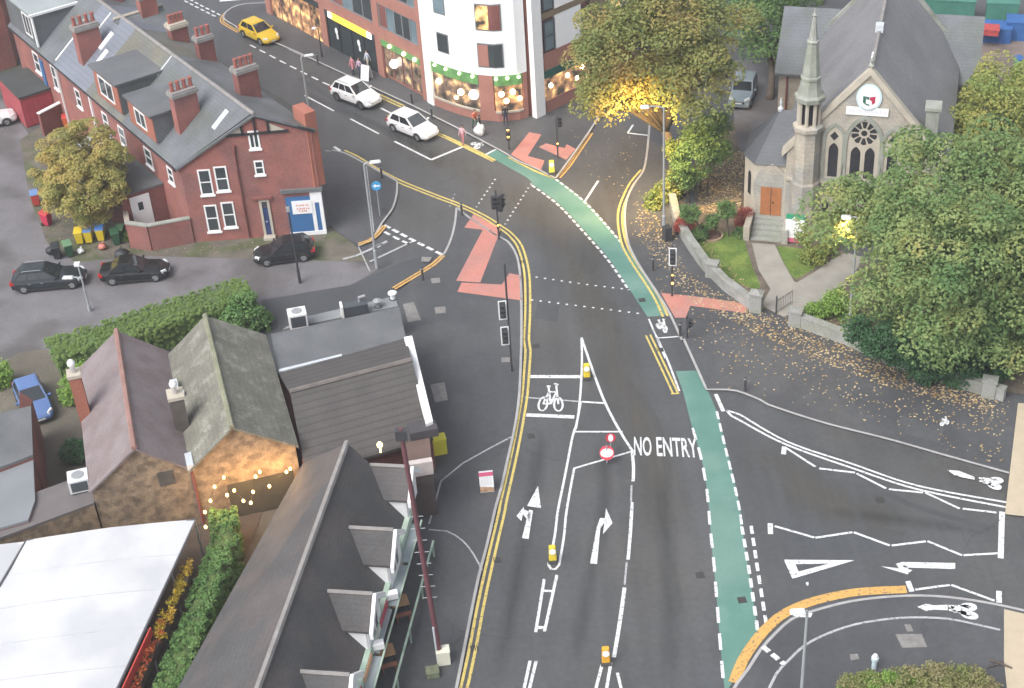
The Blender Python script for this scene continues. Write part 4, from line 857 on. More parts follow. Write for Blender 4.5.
# right face behind the street tree
LR = (R2 - R1).length
m = MB(); WRt.bx(m, .56, LR, 0, 1.1, -.3, .03); WRt.bx(m, .56, LR, 3.6, 5.0, -.3, .03); WRt.bx(m, 5.4, 6.6, 1.1, 3.6, -.3, .03); WRt.bx(m, 10.5, LR, 1.1, 3.6, -.3, .03); part(m, 'brick_base', brick_p, blk)
m = MB(); WRt.bx(m, .56, 5.4, 1.1, 3.0, -.3, -.04); r_ = part(m, 'shop_window', lit_a, blk); m = MB(); WRt.bx(m, .56, 5.4, 3.0, 3.6, -.3, .12); part(m, 'awning', mat('green_awning', (.02, .10, .075), .7, .1), r_)
for f, z in ((1.2, 2.2), (3.0, 2.4), (4.6, 2.5), (4.0, 1.8)): globe(r_, WRt.at(f, z, -.05), .2)
m = MB(); WRt.bx(m, 6.6, 10.5, 1.1, 3.6, -.3, -.04); part(m, 'shop_window', lit_b, blk)
m = MB(); WRt.bx(m, 1.9, 4.6, 5.0, 7.7, -.3, .02); WRt.bx(m, 1.9, 4.6, 8.2, 11, -.3, .02); part(m, 'white_panel', wrend, blk)
m = MB(); WRt.bx(m, .56, LR, 7.72, 8.18, -.3, .04); WRt.bx(m, 5.6, LR, 5.0, 7.7, -.3, .0); WRt.bx(m, 5.6, LR, 8.2, HB - .3, -.3, .0); part(m, 'timber_cladding', mat('brown_cladding', (.22, .17, .11), .85, .1, .8), blk)
for z in (5.1, 8.3):
    window(blk, WRt, .7, 1.8, z, z + 2.4, dark_fr, glass_b, fw=.1); window(blk, WRt, 4.65, 5.5, z, z + 2.2, dark_fr, glass, fw=.1); window(blk, WRt, 7.6, 9.0, z, z + 2.0, wpaint, lit_y, fw=.12)
# small building seen over the top road
# ------------------------------------------------------------------ the church
CP = Vector((19.8, 87.3, 0)); CD = Vector((.952, -.306, 0)); WC = Wall(CP, CD); CN = -WC.n        # CN points into the church
def cp_(s, n, z): return CP + CD * s + CN * n + Vector((0, 0, z))
MID, HW, CE, CR, CLEN = 3.42, 4.85, 6.2, 11.9, 17.2
ch = thing('church', 'sandstone church with slender side spire, rose window and grey slate roof', 'church', tuple(cp_(MID, CLEN / 2, 0)))
m = MB(); pr = [(MID - HW, 0), (MID + HW, 0), (MID + HW, CE), (MID, CR), (MID - HW, CE)]
A = [cp_(s, 0, z) for s, z in pr]; B = [cp_(s, CLEN, z - .15) for s, z in pr]; m.add(A + B, [(0, 1, 2, 3, 4), (9, 8, 7, 6, 5), (0, 5, 6, 1), (1, 6, 7, 2), (2, 7, 8, 3), (3, 8, 9, 4), (4, 9, 5, 0)]); part(m, 'wall', stone, ch)
slate_c = mat('church_slate', (.205, .200, .207), .6, .10, .35, .25, 40, fine=.12, rgb2=(.178, .176, .184), rscale=.25, course=.2, cstr=.12)
m = MB(); k = (CR - CE) / HW
for s in (-1, 1): m.sheet([cp_(MID, .42, CR + .06), cp_(MID, CLEN - .1, CR + .06), cp_(MID + s * (HW + .45), CLEN - .1, CE - .45 * k + .06), cp_(MID + s * (HW + .45), .42, CE - .45 * k + .06)], .2)
ro = part(m, 'roof', slate_c, ch); m = MB(); m.tube([cp_(MID, .4, CR + .1), cp_(MID, CLEN, CR + .1)], .14, 6); part(m, 'ridge_tiles', ridge_m, ro)
m = MB(); m.box(cp_(MID, 6.2, CR + .3), (.5, .6, .5), -.31); part(m, 'ridge_vent', lead, ro)
m = MB(); m.tube([cp_(MID - .1, .7, CR + .2), cp_(MID - .1, 2.6, CR + .2)], .06, 6); part(m, 'lead_strip', wpaint, ro)
def rake(name, n0, n1, mtl, up=.25):
    b = MB()
    for s in (-1, 1):
        P = [cp_(MID, n0, CR - .1), cp_(MID + s * (HW + .3), n0, CE - .3 * k - .1), cp_(MID + s * (HW + .3), n1, CE - .3 * k - .1), cp_(MID, n1, CR - .1)]; Q = [p + Vector((0, 0, up + .25)) for p in P]
        b.hexa(P if s > 0 else P[::-1], Q if s > 0 else Q[::-1])
    return part(b, name, mtl, ch)
rake('front_coping', -.12, .40, stone_l); rake('rear_coping', CLEN - .1, CLEN + .3, stone_g)
m = MB(); m.lathe(cp_(MID, .14, CR + .3), [(.16, 0), (.2, .15), (.08, .3), (.12, .5), (.02, .7)], 8); part(m, 'finial', stone_g, ch)
# transepts / rear wings
for s, wd in ((-1, 2.3), (1, 1.5)):
    e0 = MID + s * (HW + .2); e1 = MID + s * (HW + wd); n0, n1 = CLEN - 3.2, CLEN + 5.5
    P = [cp_(e0, n0, 0), cp_(e1, n0, 0), cp_(e1, n1, 0), cp_(e0, n1, 0)]; b = MB(); b.prism([(p.x, p.y) for p in P], 0, 5.0); wg_ = part(b, 'side_wing', stone, ch)
    b = MB(); b.sheet([cp_(e0 - s * 2.0, n0 - .3, 4.95), cp_(e1 + s * .3, n0 - .3, 4.95), cp_(e1 + s * .3, n0 + 4.2, 8.2), cp_(e0 - s * 2.0, n0 + 4.2, 8.2)], .18); b.sheet([cp_(e0 - s * 2.0, n0 + 4.202, 8.2), cp_(e1 + s * .3, n0 + 4.202, 8.2), cp_(e1 + s * .3, n1 + .3, 4.95), cp_(e0 - s * 2.0, n1 + .3, 4.95)], .18); part(b, 'wing_roof', slate, wg_)
    b = MB(); b.tube([cp_(e1 - s * .6, n0 - .1, 0), cp_(e1 - s * .6, n0 - .1, 4.8)], .08, 6); part(b, 'downpipe', brick_dk, wg_)
    if s > 0:
        pass
    b = MB(); b.add([cp_(e1 - s * .02, n0, 4.9), cp_(e1 - s * .02, n1, 4.9), cp_(e1 - s * .02, n0 + 4.2, 8.0), cp_(e1 - s * .3, n0, 4.9), cp_(e1 - s * .3, n1, 4.9), cp_(e1 - s * .3, n0 + 4.2, 8.0)], [(0, 1, 2), (3, 5, 4), (0, 3, 4, 1), (1, 4, 5, 2), (2, 5, 3, 0)]); part(b, 'wing_gable', stone, wg_)
m = MB(); m.box(cp_(MID + 3.9, 1.6, 8.2), (.8, 1.0, 1.8), -.31); m.box(cp_(MID + 3.9, 1.6, 9.2), (1.0, 1.2, .2), -.31); part(m, 'stone_stack', stone_g, ch)
# west front: rose window, lancets, string course, sign and emblem
dkgl = mat('church_glass', (.03, .03, .035), .25, .2, 2.0)
def arch_pts(c, w, z0, zs, n=8):   # pointed arch outline, s and z
    P = [(c - w, z0), (c + w, z0), (c + w, zs)]
    for i in range(1, n): t = i / n; P.append((c + w - 2 * w * (1 - math.cos(t * math.pi / 3)), zs + 2 * w * math.sin(t * math.pi / 3)))
    P.append((c, zs + 2 * w * math.sin(math.pi / 3)))
    for i in range(n - 1, 0, -1): t = i / n; P.append((c - w + 2 * w * (1 - math.cos(t * math.pi / 3)), zs + 2 * w * math.sin(t * math.pi / 3)))
    P.append((c - w, zs)); return P
def plate(mb, P, o0, o1, w=WC):
    n = len(P); A = [w.at(s, z, o1) for s, z in P]; B = [w.at(s, z, o0) for s, z in P]
    mb.add(A + B, [list(range(n)), list(range(2 * n - 1, n - 1, -1))] + [(i, n + i, n + (i + 1) % n, (i + 1) % n) for i in range(n)])
def frame(mb, P, Q, o0, o1, w=WC):
    n = len(P)
    for i in range(n): j = (i + 1) % n; mb.hexa([w.at(*P[i], o1), w.at(*P[j], o1), w.at(*Q[j], o1), w.at(*Q[i], o1)], [w.at(*P[i], o0), w.at(*P[j], o0), w.at(*Q[j], o0), w.at(*Q[i], o0)])
def grow(P, d):
    c = Vector((sum(p[0] for p in P) / len(P), sum(p[1] for p in P) / len(P))); R = []
    for p in P: v = Vector(p) - c; R.append(tuple(c + v * (1 + d / max(v.length, .2))))
    return R
def VV(x, y): return (790 + x / 6.747, 60 + y / 6.747)
rc = WC.sz(*VV(502, 493)); e = WC.sz(*VV(590, 493)); rr = e[0] - rc[0] + .05
ap = arch_pts(rc[0], rr + .16, rc[1] - 3.4, rc[1] - .75); m = MB(); plate(m, ap, -.1, .04); rw = part(m, 'rose_window', stone_l, ch)
m = MB(); frame(m, ap, grow(ap, .28), -.05, .12); part(m, 'window_arch', stone_g, rw)
m = MB()
for i in range(10):
    t = 2 * math.pi * (i + .5) / 10; P = []
    for r_, dt in ((.42, .75), (.42, -.75), (.92, -.8), (.98, 0), (.92, .8)): P.append((rc[0] + rr * r_ * math.cos(t + dt * .29), rc[1] + rr * r_ * math.sin(t + dt * .29)))
    plate(m, P, -.05, .055)
plate(m, [(rc[0] + rr * .24 * math.cos(i * math.pi / 4), rc[1] + rr * .24 * math.sin(i * math.pi / 4)) for i in range(8)], -.05, .055)
for c in (-.52, .52): plate(m, arch_pts(rc[0] + c * rr, rr * .36, rc[1] - 3.2, rc[1] - 1.5), -.05, .055)
plate(m, [(rc[0], rc[1] + rr * 1.26), (rc[0] - .16, rc[1] + rr * 1.06), (rc[0] + .16, rc[1] + rr * 1.06)], -.05, .055); part(m, 'tracery_glass', dkgl, rw)
for c in (WC.sz(*VV(293, 620))[0], 2 * rc[0] - WC.sz(*VV(293, 620))[0]):
    lz = WC.sz(*VV(293, 510))[1]; P = arch_pts(c, .52, lz - 3.0, lz - .2); m = MB(); plate(m, P, -.1, .04); lw = part(m, 'lancet_window', stone_l, ch); m = MB(); frame(m, P, grow(P, .2), -.05, .11); part(m, 'window_arch', stone_g, lw)
    m = MB(); plate(m, arch_pts(c, .30, lz - 2.9, lz - 1.0), -.05, .055); plate(m, [(c, lz + .32), (c - .27, lz), (c, lz - .32), (c + .27, lz)], -.05, .055); part(m, 'tracery_glass', dkgl, lw)
m = MB(); WC.bx(m, MID - HW, MID + HW, rc[1] - 3.75, rc[1] - 3.55, -.1, .13); WC.bx(m, MID - HW, MID + HW, 0, .5, -.1, .15); part(m, 'string_course', stone_l, ch)
m = MB(); WC.bx(m, 1.0, 1.4, 1.9, 2.6, -.1, .02); part(m, 'low_window', dkgl, ch); m = MB(); WC.bx(m, MID + 1.9, MID + 2.4, 1.9, 2.6, -.1, .02); part(m, 'low_window', dkgl, ch)
a = WC.sz(*VV(380, 330)); b = WC.sz(*VV(665, 360)); zc = (WC.sz(*VV(380, 332))[1] + WC.sz(*VV(665, 357))[1]) / 2
bn = thing('church_banner', 'long white board of faint lettering below the round emblem on the church', 'sign', tuple(WC.at((a[0] + b[0]) / 2, zc, .1))); m = MB(); WC.bx(m, a[0], b[0], zc - .27, zc + .27, .05, .1); part(m, 'board', wpaint, bn)
m = MB(); x = a[0] + .2; i = 0
while x < b[0] - .2: WC.bx(m, x, x + .09, zc - .09, zc + .09 + .03 * (i % 3 == 0), .1, .106); x += .14 + .09 * (i % 6 == 5); i += 1
part(m, 'lettering', mat('faint_lettering', (.62, .60, .66), .6, .1), bn)
e = WC.sz(*VV(535, 250)); em = thing('church_emblem', 'round white emblem with green and red shield high on church gable', 'sign', tuple(WC.at(e[0], e[1], .1)))
m = MB(); m.disc(WC.at(e[0], e[1], .05), WC.n, .78, .05, 28, .92); part(m, 'disc', mat('pale_blue_rim', (.55, .68, .72), .6, .05), em); m = MB(); m.disc(WC.at(e[0], e[1], .101), WC.n, .66, .02, 28, .80); part(m, 'face', wpaint, em)
gz_ = e[1] - .12; m = MB(); plate(m, [(e[0] - .36, gz_ + .22), (e[0] - .36, gz_ - .2), (e[0] - .18, gz_ - .36), (e[0] - .18, gz_ + .2)], .11, .135); plate(m, [(e[0] - .17, gz_ + .2), (e[0] - .17, gz_ + .04), (e[0] + .02, gz_ - .02), (e[0] + .02, gz_ + .17)], .11, .133); plate(m, [(e[0] - .17, gz_ - .28), (e[0] - .17, gz_ - .37), (e[0] + .05, gz_ - .42), (e[0] + .05, gz_ - .33)], .11, .133); part(m, 'green_shield', mat('dark_green_enamel', (.03, .13, .09), .5, .1), em)
m = MB(); plate(m, [(e[0] + .05, gz_ + .17), (e[0] + .05, gz_), (e[0] + .18, gz_ - .1), (e[0] + .2, gz_ - .34), (e[0] + .38, gz_ - .2), (e[0] + .38, gz_ + .24)], .11, .135); part(m, 'red_shield', mat('crimson_enamel', (.42, .03, .08), .5, .1), em)
# turret and spire
sp_ = cp_(-.15, -.25, 0); m = MB(); m.lathe(sp_, [(1.05, 0), (1.05, 1.0), (.92, 1.1), (.92, 4.2), (.82, 4.35), (.82, 7.9), (.98, 8.0), (.98, 8.25), (.72, 8.4)], 8, math.pi / 8); tu = part(m, 'turret', stone, ch)
zb_ = 8.4; m = MB(); m.lathe(sp_ + Vector((0, 0, zb_)), [(.50, 0), (.50, 1.5)], 8, math.pi / 8); part(m, 'lantern_core', dkgl, tu)
for i in range(8):
    t = math.pi / 8 + i * math.pi / 4; m = MB(); m.tube([sp_ + Vector((.64 * math.cos(t), .64 * math.sin(t), zb_)), sp_ + Vector((.64 * math.cos(t), .64 * math.sin(t), zb_ + 1.5))], .12, 6); part(m, 'lantern_column', stone_l, tu)
m = MB(); zt_ = zb_ + 1.5; m.lathe(sp_ + Vector((0, 0, zt_)), [(.72, 0), (.95, .12), (.98, .42), (.80, .55), (.66, 1.05), (.60, 1.5), (.66, 1.55), (.66, 1.7), (.56, 1.78), (.34, 3.9), (.40, 3.96), (.40, 4.06), (.30, 4.12), (.10, 5.6), (.16, 5.7), (.10, 5.8), (.02, 6.15)], 8, math.pi / 8); part(m, 'spire', stone_g, tu)
# porch, left of the turret
def W_(x, y): return (720 + x / 6.747, 120 + y / 6.747)
PC = g(*W_(280, 650)); pw = Wall(cp_(-6.1, -1.4, 0), CD)
pa = [cp_(-4.35, 4.9, 0), cp_(-4.35, 2.0, 0), cp_(-3.5, .8, 0), cp_(-.75, .8, 0), cp_(-.75, 4.9, 0)]
m = MB(); m.prism([(p.x, p.y) for p in pa], 0, 4.6); po = part(m, 'porch', stone_l, ch)
pc = cp_(-2.3, 3.2, 7.4); c0 = cp_(-2.6, 2.9, 0); ea = [c0 + (p - c0) * 1.07 for p in pa]; m = MB(); P = [Vector((p.x, p.y, 4.62)) for p in ea]; n = len(P); apx = [pc, cp_(-.8, 3.2, 7.4)]
m.add(P + apx, [(0, 1, n), (1, 2, n), (2, 3, n + 1, n), (3, 4, n + 1), (4, 0, n, n + 1)] + [list(range(n - 1, -1, -1))]); part(m, 'porch_roof', mat('porch_slate', (.085, .09, .10), .6, .14, .8, .25, 40, fine=.14, course=.2, cstr=.14), po)
m = MB(); m.lathe(pc, [(.15, -.1), (.2, .1), (.06, .3), (.1, .5), (.02, .9)], 8); part(m, 'finial', lead, po)
wp = Wall(pa[2], pa[3] - pa[2]); dc = wp.sz(*W_(340, 640))[0]
ap = arch_pts(dc, .85, 0.9, 2.9); m = MB(); plate(m, grow(ap, .35), -.1, .12, wp); plate(m, ap, -.05, .14, wp); dr = part(m, 'door_surround', stone, po); m = MB(); wp.bx(m, dc - .68, dc + .68, .92, 3.0, .10, .17); dd = part(m, 'door', mat('orange_oak_door', (.36, .14, .055), .55, .15, 2.0, fine=.1), po); m = MB(); wp.bx(m, dc - .02, dc + .02, .92, 3.0, .165, .175); m.lathe(wp.at(dc + .15, 1.9, .19), [(.05, -.05), (.06, 0), (.05, .05)], 8); part(m, 'handle', black_m, dd)
wl = Wall(pa[1], pa[2] - pa[1]); Lw = (pa[2] - pa[1]).length; m = MB(); plate(m, arch_pts(Lw / 2, .2, 2.0, 3.4), -.1, .02, wl); part(m, 'slit_window', dkgl, po)
m = MB(); wp.bx(m, 1.95, 2.7, 0, 4.3, -.1, .4); part(m, 'buttress', stone_l, po)
st = thing('church_steps', 'grey stone steps with side walls up to orange church door', 'steps', tuple(wp.at(dc, 0, 1)))
for k in range(5):
    m = MB(); wp.bx(m, dc - 1.0, dc + 1.0, 0, .9 - k * .17, .16 + k * .42, .16 + (k + 1) * .42 - .003); part(m, 'step', stone_g, st)
for s in (-1, 1): m = MB(); wp.bx(m, dc + s * 1.25 - .2, dc + s * 1.25 + .2, 0, 1.15, .16, 2.4); part(m, 'side_wall', stone, st)
# notice board
nb = g(794, 243, .15); wn = Wall(nb, CD); ns = thing('notice_board', 'white notice board with green top and pink foot on the church lawn', 'sign', tuple(nb))
m = MB(); wn.bx(m, -.6, .6, .55, 1.95, -.05, .03); bd = part(m, 'board', wpaint, ns); m = MB(); wn.bx(m, -.6, .6, 1.952, 2.3, -.05, .035); part(m, 'green_header', mat('green_board', (.04, .30, .17), .6, .06), ns); m = MB(); m.disc(wn.at(0, 2.0, .03), wn.n, .17, .02, 12); part(m, 'header_mark', wpaint, ns)
m = MB(); wn.bx(m, -.6, .6, .22, .548, -.05, .035); part(m, 'pink_footer', mat('pink_board', (.62, .13, .22), .6, .08), ns); m = MB()
for s in (-.5, .5): wn.bx(m, s - .05, s + .05, 0, 2.2, -.13, -.052)
part(m, 'post', black_m, ns); m = MB()
for k in range(7):
    for j in range(5 - k % 2): wn.bx(m, -.42 + j * .18, -.30 + j * .18, 1.75 - k * .16, 1.79 - k * .16, .03, .034)
part(m, 'lettering', MATS['faint_lettering'], ns)
# ================================================================== COTTAGES, PUB, MARQUEE, WALLS (lower left)
rubble = mat('rubble_stone', (0.27, 0.205, 0.14), 0.95, 0.3, 1.6, 0.8, 12, fine=0.3, rgb2=(0.17, 0.13, 0.095), rscale=2.2, rlo=.45, rhi=.6)
tile_pu = mat('purple_tile', (0.215, 0.18, 0.185), 0.85, 0.10, 1.0, 0.3, 40, fine=0.12, rgb2=(0.19, 0.15, 0.15), rscale=0.8, course=0.12, cstr=0.10)
tile_li = mat('lichen_tile', (0.17, 0.165, 0.135), 0.92, 0.2, 0.8, 0.5, 20, fine=0.25, rgb2=(0.25, 0.245, 0.21), rscale=1.4, rlo=.52, rhi=.68, course=0.2, cstr=0.12)
tile_dk = mat('dark_tile', (0.080, 0.073, 0.070), 0.8, 0.10, 0.8, 0.3, 40, fine=0.1, course=0.17, cstr=0.35)
tile_pub = mat('pub_tile', (0.076, 0.074, 0.075), 0.8, 0.14, 0.6, 0.25, 40, fine=0.14, course=0.16, cstr=0.13, rgb2=(0.098, 0.085, 0.083), rscale=0.5)
ridge_red = mat('red_ridge_tile', (0.28, 0.16, 0.135), 0.85, 0.15, 2.0)
ridge_gr = mat('mossy_ridge_tile', (0.22, 0.22, 0.15), 0.9, 0.2, 2.0)
ac_m = mat('air_unit_shell', (0.62, 0.63, 0.64), 0.6, 0.05, 2.0); steel = mat('galvanised_steel', (0.32, 0.33, 0.34), 0.5, 0.08, 2.0, metal=0.2)

# -- pair of stone cottages side by side, gables to the viewer
QD = Vector((.97, .245, 0)).normalized(); QP = Vector((-19.4, 61.9, 0)); QN = Vector((-QD.y, QD.x, 0)); WQ = Wall(QP, QD)
def qp(s, n, z): return QP + QD * s + QN * n + Vector((0, 0, z))
def cottage(name, label, s0, s1, sr, ze0, ze1, zr, ln, n0, roofm, ridgem, wallm=rubble):
    c = thing(name, label, 'cottage', tuple(qp(sr, ln / 2, 0)), group='pair of stone cottages'); m = MB()
    pr = [(s0, 0), (s1, 0), (s1, ze1), (sr, zr - .12), (s0, ze0)]; A = [qp(s, n0, z) for s, z in pr]; B = [qp(s, ln, z) for s, z in pr]
    m.add(A + B, [(0, 1, 2, 3, 4), (9, 8, 7, 6, 5), (0, 5, 6, 1), (1, 6, 7, 2), (2, 7, 8, 3), (3, 8, 9, 4), (4, 9, 5, 0)]); part(m, 'wall', wallm, c)
    m = MB()
    for s, z, o in ((s0, ze0, -.15), (s1, ze1, .15)):
        k = (zr - z) / (sr - s); m.sheet([qp(sr, n0 - .2, zr), qp(sr, ln + .2, zr), qp(s + o, ln + .2, z + o * k * -1 * -1 + .1), qp(s + o, n0 - .2, z + o * k + .1)], .14)
    r = part(m, 'roof', roofm, c); m = MB(); m.tube([qp(sr, n0 - .2, zr + .04), qp(sr, ln + .2, zr + .04)], .15, 6); part(m, 'ridge_tiles', ridgem, r)
    return c
C1 = cottage('cottage', 'stone cottage with purple tiled roof and red ridge, left of the lichen grey one', -2.55, 2.45, 0, 3.9, 3.9, 6.0, 10.8, 0, tile_pu, ridge_red)
C2 = cottage('cottage', 'stone cottage with lichen grey roof, front wall lit by warm string lights', 2.5, 7.95, 4.95, 3.9, 3.95, 6.05, 10.4, -.1, tile_li, ridge_gr)
def stack(parent, s, n, z0, z1, w_, m_, pot=True, potm=wpaint):
    m = MB(); p = qp(s, n, 0); m.box((p.x, p.y, (z0 + z1) / 2), (w_, w_ * 1.1, z1 - z0), .25); o = part(m, 'chimney', m_, parent); m = MB(); m.box((p.x, p.y, z1 + .1), (w_ + .12, w_ * 1.1 + .12, .2), .25); part(m, 'chimney_cap', stone_l, o)
    m = MB(); m.lathe((p.x, p.y, z1 + .2), [(.14, 0), (.13, .4), (.2, .45), (.22, .62), (.12, .78), (.03, .82)], 10); part(m, 'chimney_pot', potm, o, smooth=True)
stack(C1, -2.45, 6.4, 3.2, 6.7, .62, brick_o); stack(C2, 2.5, 3.4, 3.2, 6.1, .75, mat('sooty_brick', (.10, .085, .075), .95, .2, 1.5))
m = MB(); p = qp(2.5, 6.6, 4.4); m.box(p, (.4, 1.0, .5), .25); m.box(p + Vector((.2, -.8, .1)), (.9, .3, .25), .25); part(m, 'valley_flashing', lead, C1)
m = MB(); p = qp(2.5, .3, 4.05); m.box(p, (.35, 1.1, .35), .25); part(m, 'hopper', lead, C1); m = MB(); m.tube([qp(2.5, -.12, 3.9), qp(2.5, -.12, .2)], .09, 8); part(m, 'downpipe', brick_dk, C1)
m = MB(); a0, zt = WQ.sz(157, 473); a1, zb = WQ.sz(176, 483); WQ.bx(m, a0, a1, zb, zt, -.05, .03); part(m, 'stone_vent', mat('dark_vent', (.08, .075, .07), .9, .2, 2), C1)
m = MB(); a, _ = WQ.sz(196, 513); WQ.bx(m, 4.1, 7.6, .0, 2.3, -.1, .13); part(m, 'doorway', mat('dark_doorway', (.06, .055, .04), .9, .2, 1), C2)
# -- stone range behind the marquee, flat grey roofs beside it
bx0 = [g(-30, 560, 3.2), g(97, 523, 0), g(97, 500, 0)]
rg = thing('outbuilding', 'low brown stone outbuilding with dark doorway behind white marquee', 'outbuilding', tuple(qp(-5, -.5, 0)))
m = MB(); P = [qp(-9.6, -1.6, 0), qp(-2.62, -.1, 0), qp(-2.62, 2.4, 0), qp(-9.6, .9, 0)]; m.prism([(p.x, p.y) for p in P], 0, 2.95); part(m, 'wall', rubble, rg)
m = MB(); c0 = sum(P, Vector()) / 4; m.prism([(c0.x + (p.x - c0.x) * 1.01, c0.y + (p.y - c0.y) * 1.04) for p in P], 2.953, 3.1); part(m, 'roof', mat('brown_felt', (.14, .125, .125), .9, .1, 1), rg)
wo_ = Wall(P[0], P[1] - P[0]); m = MB(); wo_.bx(m, .95, 1.95, .05, 2.9, -.05, .05); part(m, 'door', black_m, rg); m = MB(); wo_.bx(m, -.5, .93, .05, 2.8, -.05, .04); part(m, 'timber_panel', mat('tan_timber', (.40, .27, .16), .8, .15, 1.5), rg)
fb = thing('flat_roofed_block', 'grey flat roofed block with red brick edge wall at left margin', 'building', tuple(g(10, 470)))
P = [g(-70, 430, 3.6), g(31, 406, 3.6), g(33, 455, 3.6), g(-60, 490, 3.6)]; m = MB(); m.prism([(p.x, p.y) for p in P], 0, 3.45); part(m, 'wall', brick_dk, fb); m = MB(); m.prism([(p.x, p.y) for p in P], 3.453, 3.62); part(m, 'roof', felt, fb)
P = [g(-60, 492, 3.3), g(33, 456.5, 3.3), g(35, 500, 3.3), g(28, 520, 3.3), g(-60, 545, 3.3)]; m = MB(); m.prism([(p.x, p.y) for p in P], 0, 3.15); part(m, 'lower_wall', brick_dk, fb); m = MB(); m.prism([(p.x, p.y) for p in P], 3.153, 3.3); part(m, 'lower_roof', mat('pale_felt', (.20, .21, .225), .8, .08, .5), fb)
m = MB(); m.hexa([g(34, 440, 0), g(44, 440, 0), g(41, 500, 0), g(35, 500, 0)][::-1], [g(34, 440, 0) + Vector((0, 0, 3.5)), g(44, 440, 0) + Vector((0, 0, 2.9)), g(41, 500, 0) + Vector((0, 0, 2.9)), g(35, 500, 0) + Vector((0, 0, 3.5))][::-1]); part(m, 'edge_wall', brick, fb)
# air conditioning units
def acu(label, px, py, z, rz=.2, sx=.95, sy=.9, h=.8, mm=ac_m):
    p = g(px, py, z); o = thing('air_conditioner', label, 'air conditioner', tuple(p), rz); m = MB(); m.box((0, 0, h / 2 + .08), (sx, sy, h)); part(m, 'casing', mm, o, local=True, bevel=.03)
    m = MB(); m.box((0, -sy / 2 - .003, h / 2 + .08), (sx * .8, .02, h * .72)); part(m, 'grille', dark_fr, o, local=True); m = MB(); m.lathe((0, 0, h + .08), [(.33, 0), (.33, .03), (.28, .04)], 16); part(m, 'fan_guard', steel, o, local=True)
    m = MB(); m.box((-sx * .35, 0, .04), (.08, sy, .08)); m.box((sx * .35, 0, .04), (.08, sy, .08)); part(m, 'feet', dark_fr, o, local=True); return o
acu('pale grey air conditioner on the brown flat roof by cottage wall', 81, 488, 3.1, .25, 1.05, 1.0)
# -- small garden things by the cottage
# -- the annexe: flat roof, tiled slope, white parapet
AX = thing('pub_annexe', 'low annexe with flat grey roof, dark tiled slope and white parapet edge', 'building', tuple(g(350, 380)))
ZA = 3.6
fl = [g(272, 370, ZA), g(268, 337, ZA), g(402, 307, ZA), g(404, 337, ZA), g(412, 361, ZA), g(290, 392, ZA), g(282, 397, ZA)]
fl = [g(277, 372, ZA), g(272, 336, ZA), g(400, 306, ZA), g(405, 336, ZA), g(404, 339, ZA)]
m = MB(); P = [g(277, 374, ZA), g(271, 334, ZA), g(399, 307, ZA), g(406, 338, ZA)]; m.prism([(p.x, p.y) for p in P], 0, ZA - .15); wa = part(m, 'rear_wall', brick_dk, AX); m = MB(); m.prism([(p.x, p.y) for p in P], ZA - .147, ZA); part(m, 'flat_roof', felt, AX)
ra, rb = g(290, 392, 4.6), g(412, 360, 4.6); e2a, e2b = g(306, 474, 2.7), g(433, 438, 2.7); b1, b2 = g(279, 374, 3.62), g(406, 339, 3.62)
m = MB(); m.sheet([ra, rb, e2b, e2a], .18); m.sheet([b1 + Vector((0, 0, .05)), b2 + Vector((0, 0, .05)), rb, ra], .18); rfx = part(m, 'tiled_roof', tile_dk, AX); m = MB(); m.tube([ra + Vector((0, 0, .04)), rb + Vector((0, 0, .04))], .14, 6); part(m, 'ridge_tiles', mat('brown_ridge', (.16, .14, .13), .9, .2, 2), rfx)
m = MB(); ws = [(q.x, q.y) for q in (b1, b2, g(431, 428, 3.0), e2a)]; m.prism(ws, 0, 2.75); part(m, 'wall', brick_dk, AX)
m = MB(); m.sheet([g(404, 337, 4.0), g(412, 335.5, 4.0), g(433, 421, 4.0), g(426, 424, 4.0)], .35); part(m, 'parapet', wpaint, AX)
pe = [g(405, 338, 0), g(432, 424, 0)]
m = MB(); m.poly([g(404, 303.5, 3.0), g(404, 303.5, 3.0) + Vector((.1, 0, 0)), g(404, 303.5, 3.0) + Vector((.1, 0, .4)), g(404, 303.5, 3.0) + Vector((0, 0, .4))])
m = MB(); P = [g(279, 373, ZA), g(342, 357, ZA), g(342, 355, ZA), g(279, 370.5, ZA)]; m.sheet([p + Vector((0, 0, .09)) for p in P], .08); part(m, 'roof_edging', lead, AX)
st_ = thing('service_yard_wall', 'pale concrete topped strip with boxes along the flat roof', 'wall', tuple(g(340, 320))); P = [g(283, 329, 2.4), g(300, 318, 2.4), g(395, 296, 2.4), g(398, 306, 2.4)]; m = MB(); m.prism([(p.x, p.y) for p in P], 0, 2.4); part(m, 'wall_body', mat('pale_concrete', (.215, .225, .23), .9, .12, .8, fine=.1), st_)
acu('boxy white air conditioner unit standing at the left of the roof strip', 299, 326, 2.4, .2, 1.1, .9, 1.0, wpaint)
kx = thing('extract_box', 'long black extract box with white end on the roof strip', 'vent box', tuple(g(356, 313, 2.4)), .2); m = MB(); m.box((0, 0, .35), (1.5, .6, .7)); part(m, 'casing', dark_fr, kx, local=True, bevel=.03); m = MB(); m.box((-.82, 0, .4), (.14, .66, .8)); part(m, 'end_plate', wpaint, kx, local=True); m = MB(); m.tube([(.3, .1, .7), (.3, .1, 1.0), (.7, .1, 1.05)], .09, 8); part(m, 'flue', steel, kx, local=True)
